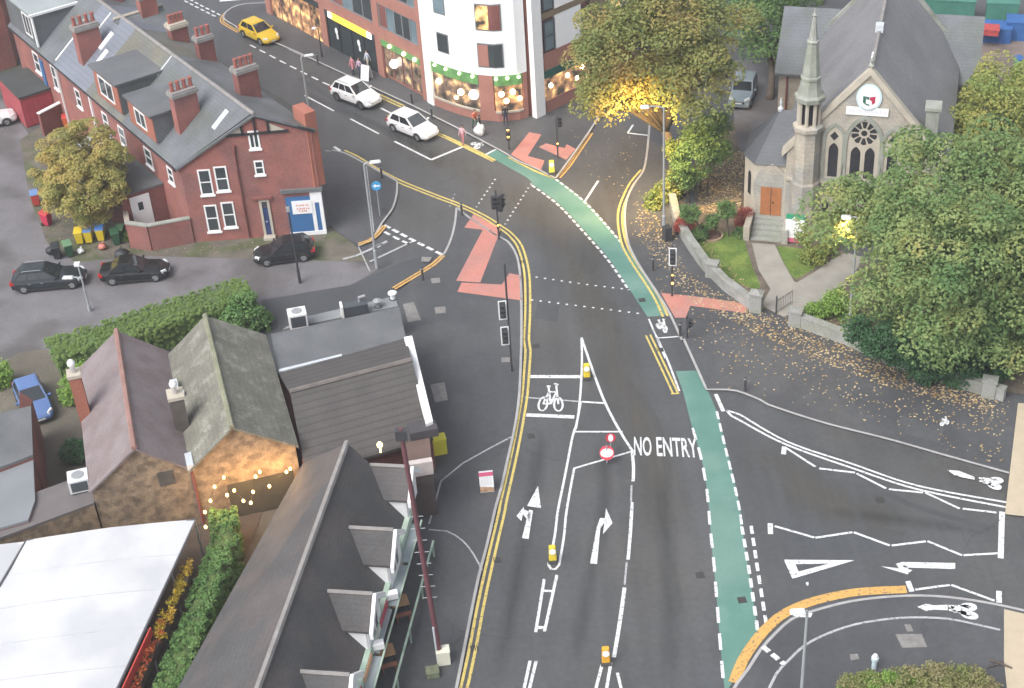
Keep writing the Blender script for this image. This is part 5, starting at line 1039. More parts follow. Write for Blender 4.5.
for i, (px, py) in enumerate(((378, 307), (393, 299))):
    o = thing('roof_vent', ('squat grey roof vent beside the long black extract box', 'small white roof vent at right end of the roof strip')[i], 'vent', tuple(g(px, py, 2.4))); m = MB(); m.lathe((0, 0, 0), [(.16, 0), (.16, .35), (.28, .4), (.28, .48), (.05, .6)], 12); part(m, 'cowl', steel if i == 0 else wpaint, o, local=True); m = MB(); m.lathe((0, 0, -.0), [(.24, 0), (.24, .05), (.17, .05)], 12); part(m, 'collar', dark_fr, o, local=True)
# -- the pub with gabled dormers
PB = thing('pub', 'public house with dark tiled roof and four white fronted gabled dormers', 'pub', (-8.3, 52, 0))
r0 = g(347, 443, 6.5); rdir = (g(258, 688, 6.5) - r0).normalized(); PLN = 24.0; r1 = r0 + rdir * PLN
pn = Vector((-rdir.y, rdir.x, 0)); pn = pn if pn.x > 0 else -pn      # towards the street
def pp(t, n, z): return Vector((r0.x, r0.y, 0)) + rdir * t + pn * n + Vector((0, 0, z))
EN, EZ = 2.9, 2.7
def pu(q):   # (t, n)
    d = Vector((q.x - r0.x, q.y - r0.y, 0)); return d.dot(rdir), d.dot(pn)
l0 = g(303, 463, 3.0); l1 = g(178, 688, 3.0); l2 = l0 + (l1 - l0) * 1.5
m = MB(); m.sheet([r0, r1, pp(PLN, EN, EZ), pp(-.2, EN, EZ)], .16); m.sheet([r0, r1, l2, l0], .16); rp = part(m, 'roof', tile_pub, PB)
m = MB(); m.tube([r0 + Vector((0, 0, .04)), r1 + Vector((0, 0, .04))], .15, 6); part(m, 'ridge_tiles', ridge_m, rp)
m = MB(); P = [pp(0, EN - .35, 0), pp(PLN, EN - .35, 0), l2 - pn * -.4, l0 + pn * .3]; m.prism([(p.x, p.y) for p in P], 0, 2.85); part(m, 'wall', mat('cream_wall', (.40, .36, .29), .9, .1, 1), PB)
m = MB(); m.add([pp(-.1, EN - .4, EZ - .1), pp(-.1, 0, 6.3), Vector((l0.x, l0.y, 2.9)) + pn * .3, pp(.2, EN - .4, EZ - .1), pp(.2, 0, 6.3), Vector((l0.x, l0.y, 2.9)) + pn * .3 + rdir * .3], [(0, 1, 2), (3, 5, 4), (0, 3, 4, 1), (1, 4, 5, 2), (2, 5, 3, 0)]); part(m, 'gable', tile_pub, PB)
m = MB(); m.tube([pp(-.2, EN + .05, EZ - .1), pp(PLN, EN + .05, EZ - .1)], .09, 6); part(m, 'gutter', black_m, PB)
bargem = mat('white_bargeboard', (.82, .82, .83), .55, .03, 1)
for i, (xa, ya) in enumerate(((408, 467), (391, 530), (370, 594), (347, 675), (322, 757))):
    zr_ = 5.15; q = g(xa, ya, zr_); t, n1 = pu(q); n1 = max(n1, EN - .6); hw = 1.15; ze = 4.15
    back = (6.5 - zr_) / ((6.5 - EZ) / EN); bk2 = (6.5 - ze) / ((6.5 - EZ) / EN)
    m = MB()
    for s in (-1, 1): m.sheet([pp(t, back - .1, zr_), pp(t, n1 + .12, zr_), pp(t + s * (hw + .12), n1 + .12, ze - .12), pp(t + s * (hw + .12), bk2 - .1, ze - .12)], .12)
    d = part(m, 'dormer', tile_pub, PB); m = MB(); m.tube([pp(t, back, zr_ + .03), pp(t, n1 + .12, zr_ + .03)], .10, 6); part(m, 'ridge_tiles', ridge_m, d)
    m = MB(); sl = (6.5 - EZ) / EN; zb_ = 6.5 - sl * n1
    F = [pp(t + hw, n1, zb_ - .1), pp(t - hw, n1, zb_ - .1), pp(t - hw, n1, ze - .1), pp(t, n1, zr_ - .1), pp(t + hw, n1, ze - .1)]; B_ = [p - pn * .1 for p in F]
    m.add(F + B_, [(0, 1, 2, 3, 4), (9, 8, 7, 6, 5)] + [(k, 5 + k, 5 + (k + 1) % 5, (k + 1) % 5) for k in range(5)])
    for s in (-1, 1):      # white cheeks
        T = [pp(t + s * hw, n1 - .02, zb_ - .1), pp(t + s * hw, n1 - .02, ze - .1), pp(t + s * hw, bk2, ze - .12)]; m.add(T + [p - rdir * s * .08 for p in T], [(0, 1, 2), (3, 5, 4), (0, 3, 4, 1), (1, 4, 5, 2), (2, 5, 3, 0)])
    part(m, 'dormer_face', bargem, d); m = MB()
    for s in (-1, 1):
        A_ = [pp(t, n1 + .13, zr_ + .06), pp(t + s * (hw + .2), n1 + .13, ze - .14), pp(t + s * (hw + .2), n1 + .13, ze - .5), pp(t, n1 + .13, zr_ - .32)]; B_ = [p + pn * .16 for p in A_]
        m.hexa(A_ if s < 0 else A_[::-1], B_ if s < 0 else B_[::-1])
    part(m, 'bargeboard', bargem, d)
    wd_ = Wall(pp(t - .0, n1, 0), -rdir if (-rdir).cross(Vector((0, 0, 1))).dot(pn) > 0 else rdir); window(d, wd_, -.6, .6, zb_ + .1, ze - .1, bargem, glass, fw=.1, sash=False, mull=1)
# street front of the pub: fascia, windows, doors
wdir = rdir if Vector((rdir.y, -rdir.x, 0)).dot(pn) > 0 else -rdir
WP = Wall(pp(0, EN - .35, 0), wdir); sg = 1 if wdir.dot(rdir) > 0 else -1
greenf = mat('pale_green_fascia', (.42, .52, .42), .6, .12, 1.2, rgb2=(.30, .40, .33), rscale=1.0); 
m = MB(); a0, a1 = sorted((sg * .2, sg * PLN)); WP.bx(m, a0, a1, 2.3, 2.84, -.05, .5); part(m, 'fascia', greenf, PB)
for k, tt in enumerate((1.2, 3.6, 6.0, 8.4, 10.8, 13.2, 15.6, 18)):
    c = sg * tt; window(PB, WP, c - .8, c + .8, .7, 2.2, mat('green_frame', (.10, .20, .13), .6, .1), (glass, lit_b, glass)[k % 3], fw=.12, sash=False, mull=2)
for k, (tt, mm) in enumerate(((7.6, mat('red_sign_board', (.45, .07, .10), .6, .1)), (11.0, mat('orange_sign_board', (.62, .36, .20), .6, .1)), (9.2, mat('cream_sign_board', (.62, .62, .55), .6, .1)), (4.5, MATS['cream_sign_board']), (13.0, MATS['red_sign_board']))):
    m = MB(); c = sg * tt; WP.bx(m, c - .75, c + .75, 2.36, 2.78, .505, .55); part(m, 'sign_board', mm, PB)
# flat brick corner roof and satellite gear at the near end of the annexe
rb_ = thing('corner_turret', 'flat topped brown brick corner block with white parapet beside pub gable', 'building', tuple(g(424, 452))); P = [g(409, 470, 3.4), g(402, 443, 3.4), g(429, 433, 3.4), g(432, 466, 3.4)]; m = MB(); m.prism([(p.x, p.y) for p in P], 0, 3.15); part(m, 'wall', mat('brown_wall', (.10, .075, .07), .9, .2, 1), rb_)
m = MB(); m.prism([(p.x, p.y) for p in P], 3.153, 3.3); part(m, 'roof', mat('brown_roof', (.13, .085, .07), .9, .15, 1), rb_); wt = Wall(P[0], P[3] - P[0]); m = MB(); wt.bx(m, -.05, (P[3] - P[0]).length + .05, 2.9, 3.75, -.3, .05); part(m, 'parapet', mat('pale_pink_render', (.55, .48, .46), .8, .1, 1.5), rb_)
m = MB(); q = g(423, 433, 3.31); m.box(q + Vector((0, 0, .25)), (1.5, 1.0, .5), .2); part(m, 'roof_hatch', mat('dark_hatch', (.06, .055, .06), .8, .1, 1), rb_); pass
# -- marquee
mem = mat('marquee_membrane', (.55, .555, .56), .65, .03, .25, fine=.015, rgb2=(.45, .455, .475), rscale=.25)
MQ = thing('marquee', 'large white fabric marquee roof with metal edge trim', 'marquee', tuple(g(100, 610))); ZM = 3.3
k0, k1 = g(196, 520, ZM), g(112, 700, ZM); b0_, b1_ = g(26, 541, ZM), g(-60, 560, ZM); f0 = g(14, 740, ZM)
edge = (k1 - k0); f1 = k0 + edge * 1.25; f2 = b0_ + edge * 1.25
m = MB(); N_ = 14; Pg = []
for i in range(N_ + 1):
    for j in range(9):
        p = b0_.lerp(k0, j / 8).lerp(f2.lerp(f1, j / 8), i / N_); p.z += .16 * math.sin(math.pi * j / 8) + .035 * math.cos(i * math.pi * 2 / 4.67) + .012 * math.sin(j * 2.1 + i * .8); Pg.append(p)
m.add(Pg, [(i * 9 + j, (i + 1) * 9 + j, (i + 1) * 9 + j + 1, i * 9 + j + 1) for i in range(N_) for j in range(8)]); part(m, 'roof_membrane', mem, MQ, smooth=True)
m = MB(); Pg = []
for i in range(N_ + 1):
    for j in range(4):
        p = b1_.lerp(b0_, j / 3).lerp((b1_ + edge * 1.25).lerp(f2, j / 3), i / N_); p.z += .22 * math.sin(math.pi * j / 3) - .02; Pg.append(p)
m.add(Pg, [(i * 4 + j, (i + 1) * 4 + j, (i + 1) * 4 + j + 1, i * 4 + j + 1) for i in range(N_) for j in range(3)]); part(m, 'side_membrane', mat('grey_membrane', (.46, .465, .48), .65, .05, .4), MQ, smooth=True)
m = MB()
for a, b in ((k0, f1), (b0_, k0), (b0_, f2)): m.tube([a, b], .07, 6)
part(m, 'edge_rail', mat('dark_rail', (.10, .10, .11), .4, .05, 1), MQ); m = MB()
for i in range(5): p = k0.lerp(f1, i / 4 * .98 + .01); m = MB(); m.tube([p, Vector((p.x, p.y, 0))], .05, 8); part(m, 'post', steel, MQ)
m = MB(); 
for i in range(3): m.tube([b0_.lerp(f2, (i + .02) / 3), b1_.lerp(b1_ + edge * 1.25, (i + .02) / 3)], .03, 6)
part(m, 'cross_rail', wpaint, MQ)
for i in range(1, 6):
    m = MB(); m.tube([b0_.lerp(f2, i / 6).lerp(k0.lerp(f1, i / 6), j / 12) + Vector((0, 0, .16 * math.sin(math.pi * j / 12) + .035 * math.cos(i / 6 * 14 * math.pi * 2 / 4.67))) for j in range(13)], .02, 5); part(m, 'seam', mat('membrane_seam', (.40, .41, .43), .7, .1, 2), MQ)
sv = MB(); A_ = [k0 + Vector((.15, 0, -.05)), f1 + Vector((.15, 0, -.05))]
m = MB(); a, b = k0.lerp(f1, .5) + Vector((.16, 0, -.04)), f1 + Vector((.16, 0, -.04)); m.hexa([a - Vector((0, 0, .5)), b - Vector((0, 0, .5)), b + Vector((.06, 0, -.5)), a + Vector((.06, 0, -.5))], [a, b, b + Vector((.06, 0, 0)), a + Vector((.06, 0, 0))]); part(m, 'red_valance', mat('red_valance', (.52, .06, .05), .7, .12, 1), MQ)
# passage floor between marquee and hedge
m = MB(); flat(m, [(196, 520), (262, 512), (250, 545), (170, 720), (100, 720)], .03); structure(m, 'passage', mat('dark_deck', (.075, .06, .05), .9, .2, 1.0, fine=.2))
# ================================================================== TREES, HEDGES, SHRUBS, LEAVES
bark = mat('bark', (0.10, 0.078, 0.06), 0.95, 0.3, 3.0, 0.6, 15, fine=0.2)
L_ash = leafmat('autumn_ash_leaf', [(0.13, 0.20, 0.07), (0.20, 0.25, 0.08), (0.28, 0.29, 0.095), (0.37, 0.31, 0.11), (0.42, 0.28, 0.12)])
L_grn = leafmat('green_leaf', [(0.09, 0.18, 0.06), (0.13, 0.23, 0.08), (0.19, 0.29, 0.10), (0.27, 0.34, 0.12)])
L_big = leafmat('lime_leaf', [(0.10, 0.19, 0.075), (0.15, 0.255, 0.095), (0.22, 0.31, 0.115), (0.31, 0.36, 0.135), (0.45, 0.39, 0.13)])
L_yel = leafmat('yellowing_leaf', [(0.155, 0.248, 0.078), (0.248, 0.326, 0.093), (0.419, 0.419, 0.124), (0.527, 0.419, 0.124)])
L_aut = leafmat('rust_and_yellow_leaf', [(0.20, 0.26, 0.08), (0.36, 0.36, 0.12), (0.50, 0.40, 0.13), (0.50, 0.28, 0.13)])
L_dk = leafmat('dark_laurel_leaf', [(0.039, 0.101, 0.046), (0.062, 0.139, 0.062), (0.085, 0.186, 0.078)])
L_hdg = leafmat('hedge_leaf', [(0.13, 0.21, 0.06), (0.18, 0.27, 0.075), (0.24, 0.33, 0.09)], 0.15)
L_ivy = leafmat('ivy_leaf', [(0.078, 0.171, 0.054), (0.124, 0.232, 0.070), (0.202, 0.310, 0.109)], 0.2)
L_lime = leafmat('pale_green_leaf', [(0.155, 0.279, 0.062), (0.264, 0.419, 0.093), (0.372, 0.496, 0.124)])
L_red = leafmat('crimson_leaf', [(0.28, 0.05, 0.05), (0.40, 0.10, 0.08), (0.42, 0.18, 0.14)])
L_dry = leafmat('dry_stem', [(0.18, 0.26, 0.08), (0.26, 0.30, 0.10), (0.36, 0.31, 0.17), (0.40, 0.33, 0.22)])
core_m = mat('inner_twigs', (0.03, 0.042, 0.02), 1.0, 0.2, 1.0)

def leaves_mesh(name, C, R, per, size, mt, parent, squash=0.8, seed=1, hollow=0.3, up=0.6, cap=False):
    """C, R: clump centres and radii; every clump is a cloud of small two-triangle leaves"""
    rg_ = np.random.default_rng(seed); n = len(C) * per
    c = np.repeat(np.asarray(C), per, 0); r = np.repeat(np.asarray(R), per)
    d = rg_.normal(size=(n, 3)); d /= np.linalg.norm(d, axis=1)[:, None]
    if cap: d[:, 2] = np.where((d[:, 2] < -.15) & (rg_.random(n) < .8), -d[:, 2], d[:, 2])
    rad = r * (hollow + (1 - hollow) * rg_.random(n) ** 0.6); p = c + d * rad[:, None] * np.array([1, 1, squash])
    nrm = d * 0.7 + rg_.normal(size=(n, 3)) * 0.55 + np.array([0, 0, up]); nrm /= np.linalg.norm(nrm, axis=1)[:, None]
    a = np.cross(nrm, rg_.normal(size=(n, 3))); a /= np.linalg.norm(a, axis=1)[:, None]; b = np.cross(nrm, a)
    s = size * (0.6 + 0.8 * rg_.random(n)); a *= s[:, None]; b *= (s * 0.6)[:, None]
    V = np.stack([p - a, p - b + nrm * s[:, None] * .12, p + a, p + b + nrm * s[:, None] * .12], 1).reshape(-1, 3)
    inv = np.array(wmat(parent).inverted()) if parent is not None else np.eye(4)
    V = V @ inv[:3, :3].T + inv[:3, 3]
    me = bpy.data.meshes.new(name); me.vertices.add(4 * n); me.vertices.foreach_set('co', V.astype(np.float32).ravel())
    me.loops.add(4 * n); me.loops.foreach_set('vertex_index', np.arange(4 * n, dtype=np.int32)); me.polygons.add(n); me.polygons.foreach_set('loop_start', np.arange(0, 4 * n, 4, dtype=np.int32)); me.polygons.foreach_set('loop_total', np.full(n, 4, np.int32)) if False else None
    me.update(calc_edges=True); me.materials.append(mt); at = me.attributes.new('spray', 'FLOAT', 'FACE'); at.data.foreach_set('value', np.repeat(rg_.random(len(C)), per).astype(np.float32)); o = bpy.data.objects.new(name, me); COL.objects.link(o)
    if parent is not None: o.parent = parent
    return o
def shell(blobs, gap, rg_, inner=0.25, cr=(0.55, 1.0)):
    """clump centres on the outside of a union of blobs"""
    C = []; R = []
    B = [(np.array(c), np.array(r) if hasattr(r, '__len__') else np.array([r, r, r])) for c, r in blobs]
    for c, r in B:
        k = int(12.57 * r.mean() ** 2 / gap ** 2)
        for i in range(k):
            d = rg_.normal(size=3); d /= np.linalg.norm(d); f = 0.86 + 0.26 * rg_.random() if rg_.random() > inner else 0.35 + .5 * rg_.random()
            p = c + d * r * f
            if any((((p - c2) / r2) ** 2).sum() < .55 for c2, r2 in B if c2 is not c): continue
            C.append(p); R.append(cr[0] + (cr[1] - cr[0]) * rg_.random())
    return np.array(C), np.array(R)
def tree(name, label, cat, base, blobs, lm, gap=0.85, per=70, size=0.13, trunk=0.3, seed=1, group=None, cr=(0.9, 1.6), fork=None, inner=.25):
    o = thing(name, label, cat, tuple(base), group=group); rg_ = np.random.default_rng(seed)
    C, R = shell(blobs, gap * 2.0, rg_, inner, cr); leaves_mesh('crown', C, R, int(per * 3.4), size * .9, lm, o, seed=seed, hollow=.78, squash=.72, up=.9, cap=True)
    m = MB(); cz = sum(b[0][2] for b in blobs) / len(blobs); cc = Vector((sum(b[0][0] for b in blobs) / len(blobs), sum(b[0][1] for b in blobs) / len(blobs), cz))
    f = Vector(fork) if fork else Vector(base).lerp(cc, .5); b0 = Vector(base)
    m.tube([b0 - Vector((0, 0, .1)), b0 + Vector((0, 0, .4)), b0.lerp(f, .5) + Vector((.1, 0, 0)), f], [trunk * 1.5, trunk * 1.1, trunk * .95, trunk * .8], 9)
    for bc, br in blobs:
        e = Vector(bc); r = br if not hasattr(br, '__len__') else sum(br) / 3; mid = f.lerp(e, .5) + Vector((0, 0, .12 * (e - f).length)); k = trunk * .5
        m.tube([f - (f - b0).normalized() * .2, mid, e], [k, k * .6, k * .25], 6)
        for q in range(3):
            d = Vector(rg_.normal(size=3)); d.normalize(); m.tube([mid.lerp(e, .4), e + d * r * .75], [k * .35, k * .1], 5)
    part(m, 'trunk', bark, o, smooth=True); return o
def aty(px, py, y): d = ray(px, py); return CAM + d * ((y - CAM.y) / d.y)
def blobs_px(L, y):
    out = []
    for a in L:
        px, py, r = a[:3]; yy = y + (a[3] if len(a) > 3 else 0); p = aty(px, py, yy); dpt = (p - CAM).length; out.append(((p.x, p.y, max(p.z, r * dpt / FPX * .6)), r * dpt / FPX))
    return out
ash_b = g(683, 192)
tree('autumn_tree', 'big street tree turning brown and gold, beside the white corner block', 'tree', ash_b,
     blobs_px([(610, 68, 30, 1), (640, 42, 46, 1), (682, 45, 40, 1), (706, 68, 24, -1), (652, 70, 32, 3), (692, 86, 28, -2), (592, 98, 14, 2), (596, 108, 13, 1), (622, 96, 14, 0), (722, 28, 24, 2), (614, 30, 30, 2), (662, 8, 40, 3), (612, 94, 13, 3)], ash_b.y - 1), L_ash, gap=.78, per=80, trunk=.36, seed=3)
gb_ = g(770, 100); tree('green_tree', 'dark green tree standing behind the gold street tree, near parked 4x4', 'tree', gb_, blobs_px([(765, 28, 26, 2), (778, 60, 16, 1), (752, 2, 30, 4), (792, 6, 26, 6)], gb_.y + 1), L_grn, gap=.85, per=65, trunk=.28, seed=4)
tb = g(955, 372); tree('lime_tree', 'large lime tree with first yellow leaves, hiding half the church front', 'tree', tb,
     blobs_px([(864, 205, 34, 3), (925, 188, 44, 2), (985, 190, 48, 2), (898, 245, 38, -1), (955, 245, 56, -3), (1012, 262, 52, -2), (890, 305, 30, -2), (938, 320, 40, -4), (996, 325, 40, -3), (842, 218, 20, 2), (1035, 205, 50, 2), (1050, 300, 45, 0)], tb.y + 3), L_big, gap=.74, per=85, size=.125, trunk=.42, seed=5)
yb = g(1000, 190); tree('yellowing_tree', 'yellow green tree behind the lime tree, right of the church', 'tree', yb, blobs_px([(978, 105, 26, 0), (1008, 108, 32, 1), (950, 128, 20, -1), (1003, 84, 18, 2), (1040, 110, 34, 2)], yb.y + 2), L_yel, gap=.8, per=70, trunk=.25, seed=6)
ab = g(88, 236); tree('small_autumn_tree', 'small yellow and rust tree leaning over bins by the brick terrace', 'tree', ab, blobs_px([(58, 165, 22, 1), (85, 150, 26, 1), (110, 165, 18, 0), (80, 190, 26, -1), (105, 188, 17, -1), (60, 192, 16, 0), (92, 212, 13, -1)], ab.y + 1), L_aut, gap=.40, per=60, size=.10, trunk=.14, seed=7, cr=(.4, .75))
def bush(name, label, base, blobs, lm, gap=.5, per=60, size=.09, seed=1, cr=(.3, .55), cat='shrub', group=None):
    o = thing(name, label, cat, tuple(base), group=group); rg_ = np.random.default_rng(seed); C, R = shell(blobs, gap, rg_, .15, cr); C[:, 2] = np.maximum(C[:, 2], .1); leaves_mesh('foliage', C, R, per, size, lm, o, seed=seed)
    m = MB()
    for c, r in blobs:
        r_ = r if not hasattr(r, '__len__') else min(r); c = Vector(c); b = Vector((base[0], base[1], 0)).lerp(Vector((c.x, c.y, 0)), .6)
        m.tube([b, b.lerp(c, .6), c], [.06, .04, .02], 6)
        for q in range(3):
            d = Vector(rg_.normal(size=3)); d.normalize(); m.tube([b.lerp(c, .5), c + d * r_ * .7], [.03, .012], 5)
    part(m, 'stems', bark, o); return o
q = g(722, 205); bush('big_shrub', 'broad green shrub under the gold street tree by church driveway', g(700, 195), blobs_px([(702, 138, 16, 2), (694, 160, 17, 0), (712, 150, 14, 1), (683, 174, 11, 0), (714, 126, 12, 3)], q.y), L_grn, gap=.6, per=70, seed=11, cr=(.4, .7))
q = g(672, 205); bush('verge_shrub', 'thin green and rust shrub at the foot of the tall street lamp', q, blobs_px([(668, 192, 11, 1), (655, 205, 9, 0), (680, 178, 10, 1), (676, 150, 9, 1)], q.y), L_yel, gap=.4, per=45, seed=12)
q = g(686, 232, .15); bush('red_shrub', 'round crimson shrub on the corner of church lawn', q, blobs_px([(686, 224, 8, 0), (681, 226, 6, 0)], q.y), L_red, gap=.25, per=40, size=.06, seed=13, cr=(.18, .32))
q = g(746, 226, .15); bush('rusty_shrub', 'dull red leafy shrub beside the church steps', q, blobs_px([(742, 216, 6, 0), (748, 212, 6, 0), (740, 226, 5, 0)], q.y), L_red, gap=.3, per=30, size=.06, seed=14, cr=(.18, .32))
q = g(735, 236, .15); bush('low_green_shrub', 'low dark green shrubs between the red shrub and church steps', q, blobs_px([(700, 234, 7, 0), (742, 236, 6, 0), (712, 222, 6, 0), (726, 210, 8, 0), (690, 212, 8, 0)], q.y), L_grn, gap=.3, per=40, size=.07, seed=15, cr=(.2, .4))
q = g(816, 318, .15); bush('yellow_green_shrub', 'bright yellow green shrub behind low stone wall near church gate', q, blobs_px([(814, 312, 8, 0), (822, 310, 7, 0), (836, 300, 10, 0), (846, 312, 9, 0)], q.y), L_lime, gap=.3, per=40, size=.07, seed=16, cr=(.2, .4))
q = g(820, 262, .15); bush('pale_shrub', 'pale loose shrub at edge of the small church lawn', q, blobs_px([(816, 258, 10, 0), (808, 252, 7, 0), (828, 250, 9, 1), (806, 236, 8, 1)], q.y), L_yel, gap=.4, per=35, size=.08, seed=17, cr=(.25, .45))
q = g(950, 385); bush('laurel', 'dark green laurel mass below the lime tree along low wall', q, blobs_px([(905, 350, 16, 0), (930, 358, 20, 0), (960, 362, 22, 0), (985, 360, 20, 0), (880, 340, 16, 0), (860, 330, 12, 1), (1010, 345, 24, 2)], q.y + .5), L_dk, gap=.5, per=70, seed=18, cr=(.35, .6))
q = g(236, 330); bush('round_bush', 'round bright green bush at the end of clipped hedge', q, blobs_px([(228, 310, 15, 1), (246, 312, 16, 0), (238, 322, 15, -.5), (260, 322, 10, 0), (218, 318, 9, 0)], q.y), L_grn if False else L_ivy, gap=.42, per=60, seed=19, cr=(.3, .5))
q = g(74, 402); bush('light_green_bush', 'light green bush against the purple roofed cottage chimney', q, blobs_px([(74, 388, 11, 0), (80, 372, 9, .5), (72, 402, 8, 0)], q.y), L_lime, gap=.35, per=50, seed=20, size=.07, cr=(.22, .4))
q = g(76, 460); bush('clipped_bush', 'small dark clipped bush in the cottage side yard', q, blobs_px([(73, 451, 10, 0), (82, 452, 9, 0)], q.y), L_dk, gap=.3, per=55, seed=21, size=.07, cr=(.22, .36))
q = g(3, 385); bush('edge_shrub', 'yellow green shrub at left edge, next to the blue car', q, blobs_px([(0, 372, 9, 0), (4, 392, 9, 0), (-6, 385, 10, 0)], q.y), L_lime, gap=.35, per=40, seed=22, size=.07, cr=(.22, .4))
q = g(920, 695, ZP); bush('roadside_bush', 'wild green and straw coloured bush bottom right', q, blobs_px([(872, 694, 18, 0), (905, 690, 18, 0), (935, 692, 20, 0), (965, 694, 17, 0), (850, 704, 16, 0), (988, 690, 8, 0)], q.y), L_dry, gap=.32, per=60, size=.06, seed=23, cr=(.22, .42))
q = g(870, 700, ZP); bush('roadside_bush', 'fresh green bush by bottom edge, left part of the wild clump', q, blobs_px([(866, 687, 12, .3), (884, 684, 11, .3), (910, 682, 9, .4), (850, 694, 10, .2), (945, 684, 8, .3)], q.y), L_lime, gap=.3, per=60, size=.05, seed=24, cr=(.2, .35))
q = g(120, 240); bush('weeds_bush', 'scrubby weeds beside the low brick yard wall', q, blobs_px([(118, 236, 5, 0), (128, 250, 5, 0)], q.y), L_lime, gap=.3, per=30, size=.06, seed=25, cr=(.15, .3))
# woodland beyond the church
tp_ = g(1010, 20); tree('far_tree', 'dark tree behind the blue containers', 'tree', g(960, -30), blobs_px([(930, -12, 22, 0), (965, -14, 24, 0), (1000, -16, 26, 0), (1030, -10, 26, 0), (905, -4, 14, 0), (880, -6, 18, 2)], g(960, -30).y), L_dk, gap=1.0, per=50, seed=26)
tree('far_tree', 'green and rust tree behind left church wing', 'tree', g(820, 5), blobs_px([(800, -6, 20, 0), (830, 0, 14, 0), (845, -8, 20, 0), (815, 20, 8, -2)], g(820, 5).y + 6), L_grn, gap=.9, per=55, seed=27)

# -- hedges
def hedge(name, label, line, wd, hgt, lm, seed=1, per=42, gap=.42, cat='hedge', size=.07, fluff=.5):
    P = smooth_line(line, .4); o = thing(name, label, cat, (P[0].x, P[0].y, 0)); rg_ = np.random.default_rng(seed); m = MB(); C = []; hcore = mat('hedge_twigs', (.085, .13, .04), 1.0, .35, 3.0, .8, 25, fine=.4)
    n = len(P); prof = [(-.5, .02), (-.5, .6), (-.42, .95), (-.2, 1.0), (.2, 1.0), (.42, .95), (.5, .6), (.5, .02)]
    for i, p in enumerate(P):
        d = (P[min(i + 1, n - 1)] - P[max(i - 1, 0)]); d.z = 0; d.normalize(); s = Vector((-d.y, d.x, 0))
        for a, h in prof: m.v.append(tuple(Vector((p.x, p.y, 0)) + s * a * wd * .86 + Vector((0, 0, h * hgt * .93))))
        k = max(1, int((wd + 2 * hgt) * .4 / gap ** 2 * 1.6))
        for _ in range(k):
            t = rg_.random() * (wd + 2 * hgt)
            if t < hgt: a, h = -.5, t / hgt
            elif t < hgt + wd: a, h = (t - hgt) / wd - .5, 1.0
            else: a, h = .5, (t - hgt - wd) / hgt
            q = Vector((p.x, p.y, 0)) + s * a * wd * .92 + d * (rg_.random() - .5) * .4 + Vector((0, 0, max(.1, h * hgt * .95))); C.append(tuple(q))
    L_ = len(prof); m.f = [[i * L_ + j, i * L_ + j + 1, (i + 1) * L_ + j + 1, (i + 1) * L_ + j] for i in range(n - 1) for j in range(L_ - 1)] + [list(range(L_)), [(n - 1) * L_ + j for j in range(L_)][::-1]]; m.mi = [0] * len(m.f)
    part(m, 'inner_branches', hcore, o); C = np.array(C); leaves_mesh('foliage', C, np.full(len(C), gap * fluff), per, size, lm, o, seed=seed, up=.9); return o
hedge('hedge', 'long clipped green hedge along the back lane, behind the cottages', [g(52, 347, 2.0), g(110, 329, 2.0), g(170, 309, 2.0), g(246, 285, 2.0)], 2.9, 2.0, L_hdg, seed=31, gap=.30, per=45, size=.042, fluff=.42)
hedge('ivy_hedge', 'narrow ivy covered hedge with bulbs between marquee and pub', [g(222, 508, 2.3), g(222, 540, 2.3), g(205, 585, 2.3), g(184, 640, 2.3), g(160, 700, 2.3)], 1.25, 2.3, L_ivy, seed=32, gap=.38)
pl = thing('planter_row', 'line of yellow and red flowers under the red marquee edge', 'planter', tuple(g(170, 610)))
k0_, f1_ = k0 + Vector((.38, 0, -.55)), f1 + Vector((.38, 0, -.55)); m = MB(); a = k0_.lerp(f1_, .18); b = k0_.lerp(f1_, .95); m.hexa([a + Vector((-.15, 0, -.6)), b + Vector((-.15, 0, -.6)), b + Vector((.2, 0, -.6)), a + Vector((.2, 0, -.6))], [a + Vector((-.15, 0, -.2)), b + Vector((-.15, 0, -.2)), b + Vector((.2, 0, -.2)), a + Vector((.2, 0, -.2))]); part(m, 'trough', mat('dark_timber', (.07, .05, .04), .9, .2, 2), pl)
for i in range(4): p = a.lerp(b, i / 3 * .98 + .01); q = MB(); q.box((p.x + .02, p.y, (p.z - .6) / 2), (.1, .1, p.z - .6)); part(q, 'leg', MATS['dark_timber'], pl)
for nm, lm, t0, t1, sd in (('yellow_flowers', leafmat('yellow_flower', [(.25, .25, .05), (.55, .42, .05), (.6, .35, .06)]), .18, .5, 41), ('red_flowers', leafmat('red_flower', [(.10, .18, .05), (.55, .10, .05), (.62, .18, .06), (.60, .30, .10)]), .45, .95, 42)):
    C = np.array([tuple(k0_.lerp(f1_, t0 + (t1 - t0) * i / 40) + Vector((RNG.normal() * .12, RNG.normal() * .1, -.05 + RNG.normal() * .1))) for i in range(41)]); leaves_mesh(nm, C, np.full(len(C), .22), 35, .06, lm, pl, seed=sd)

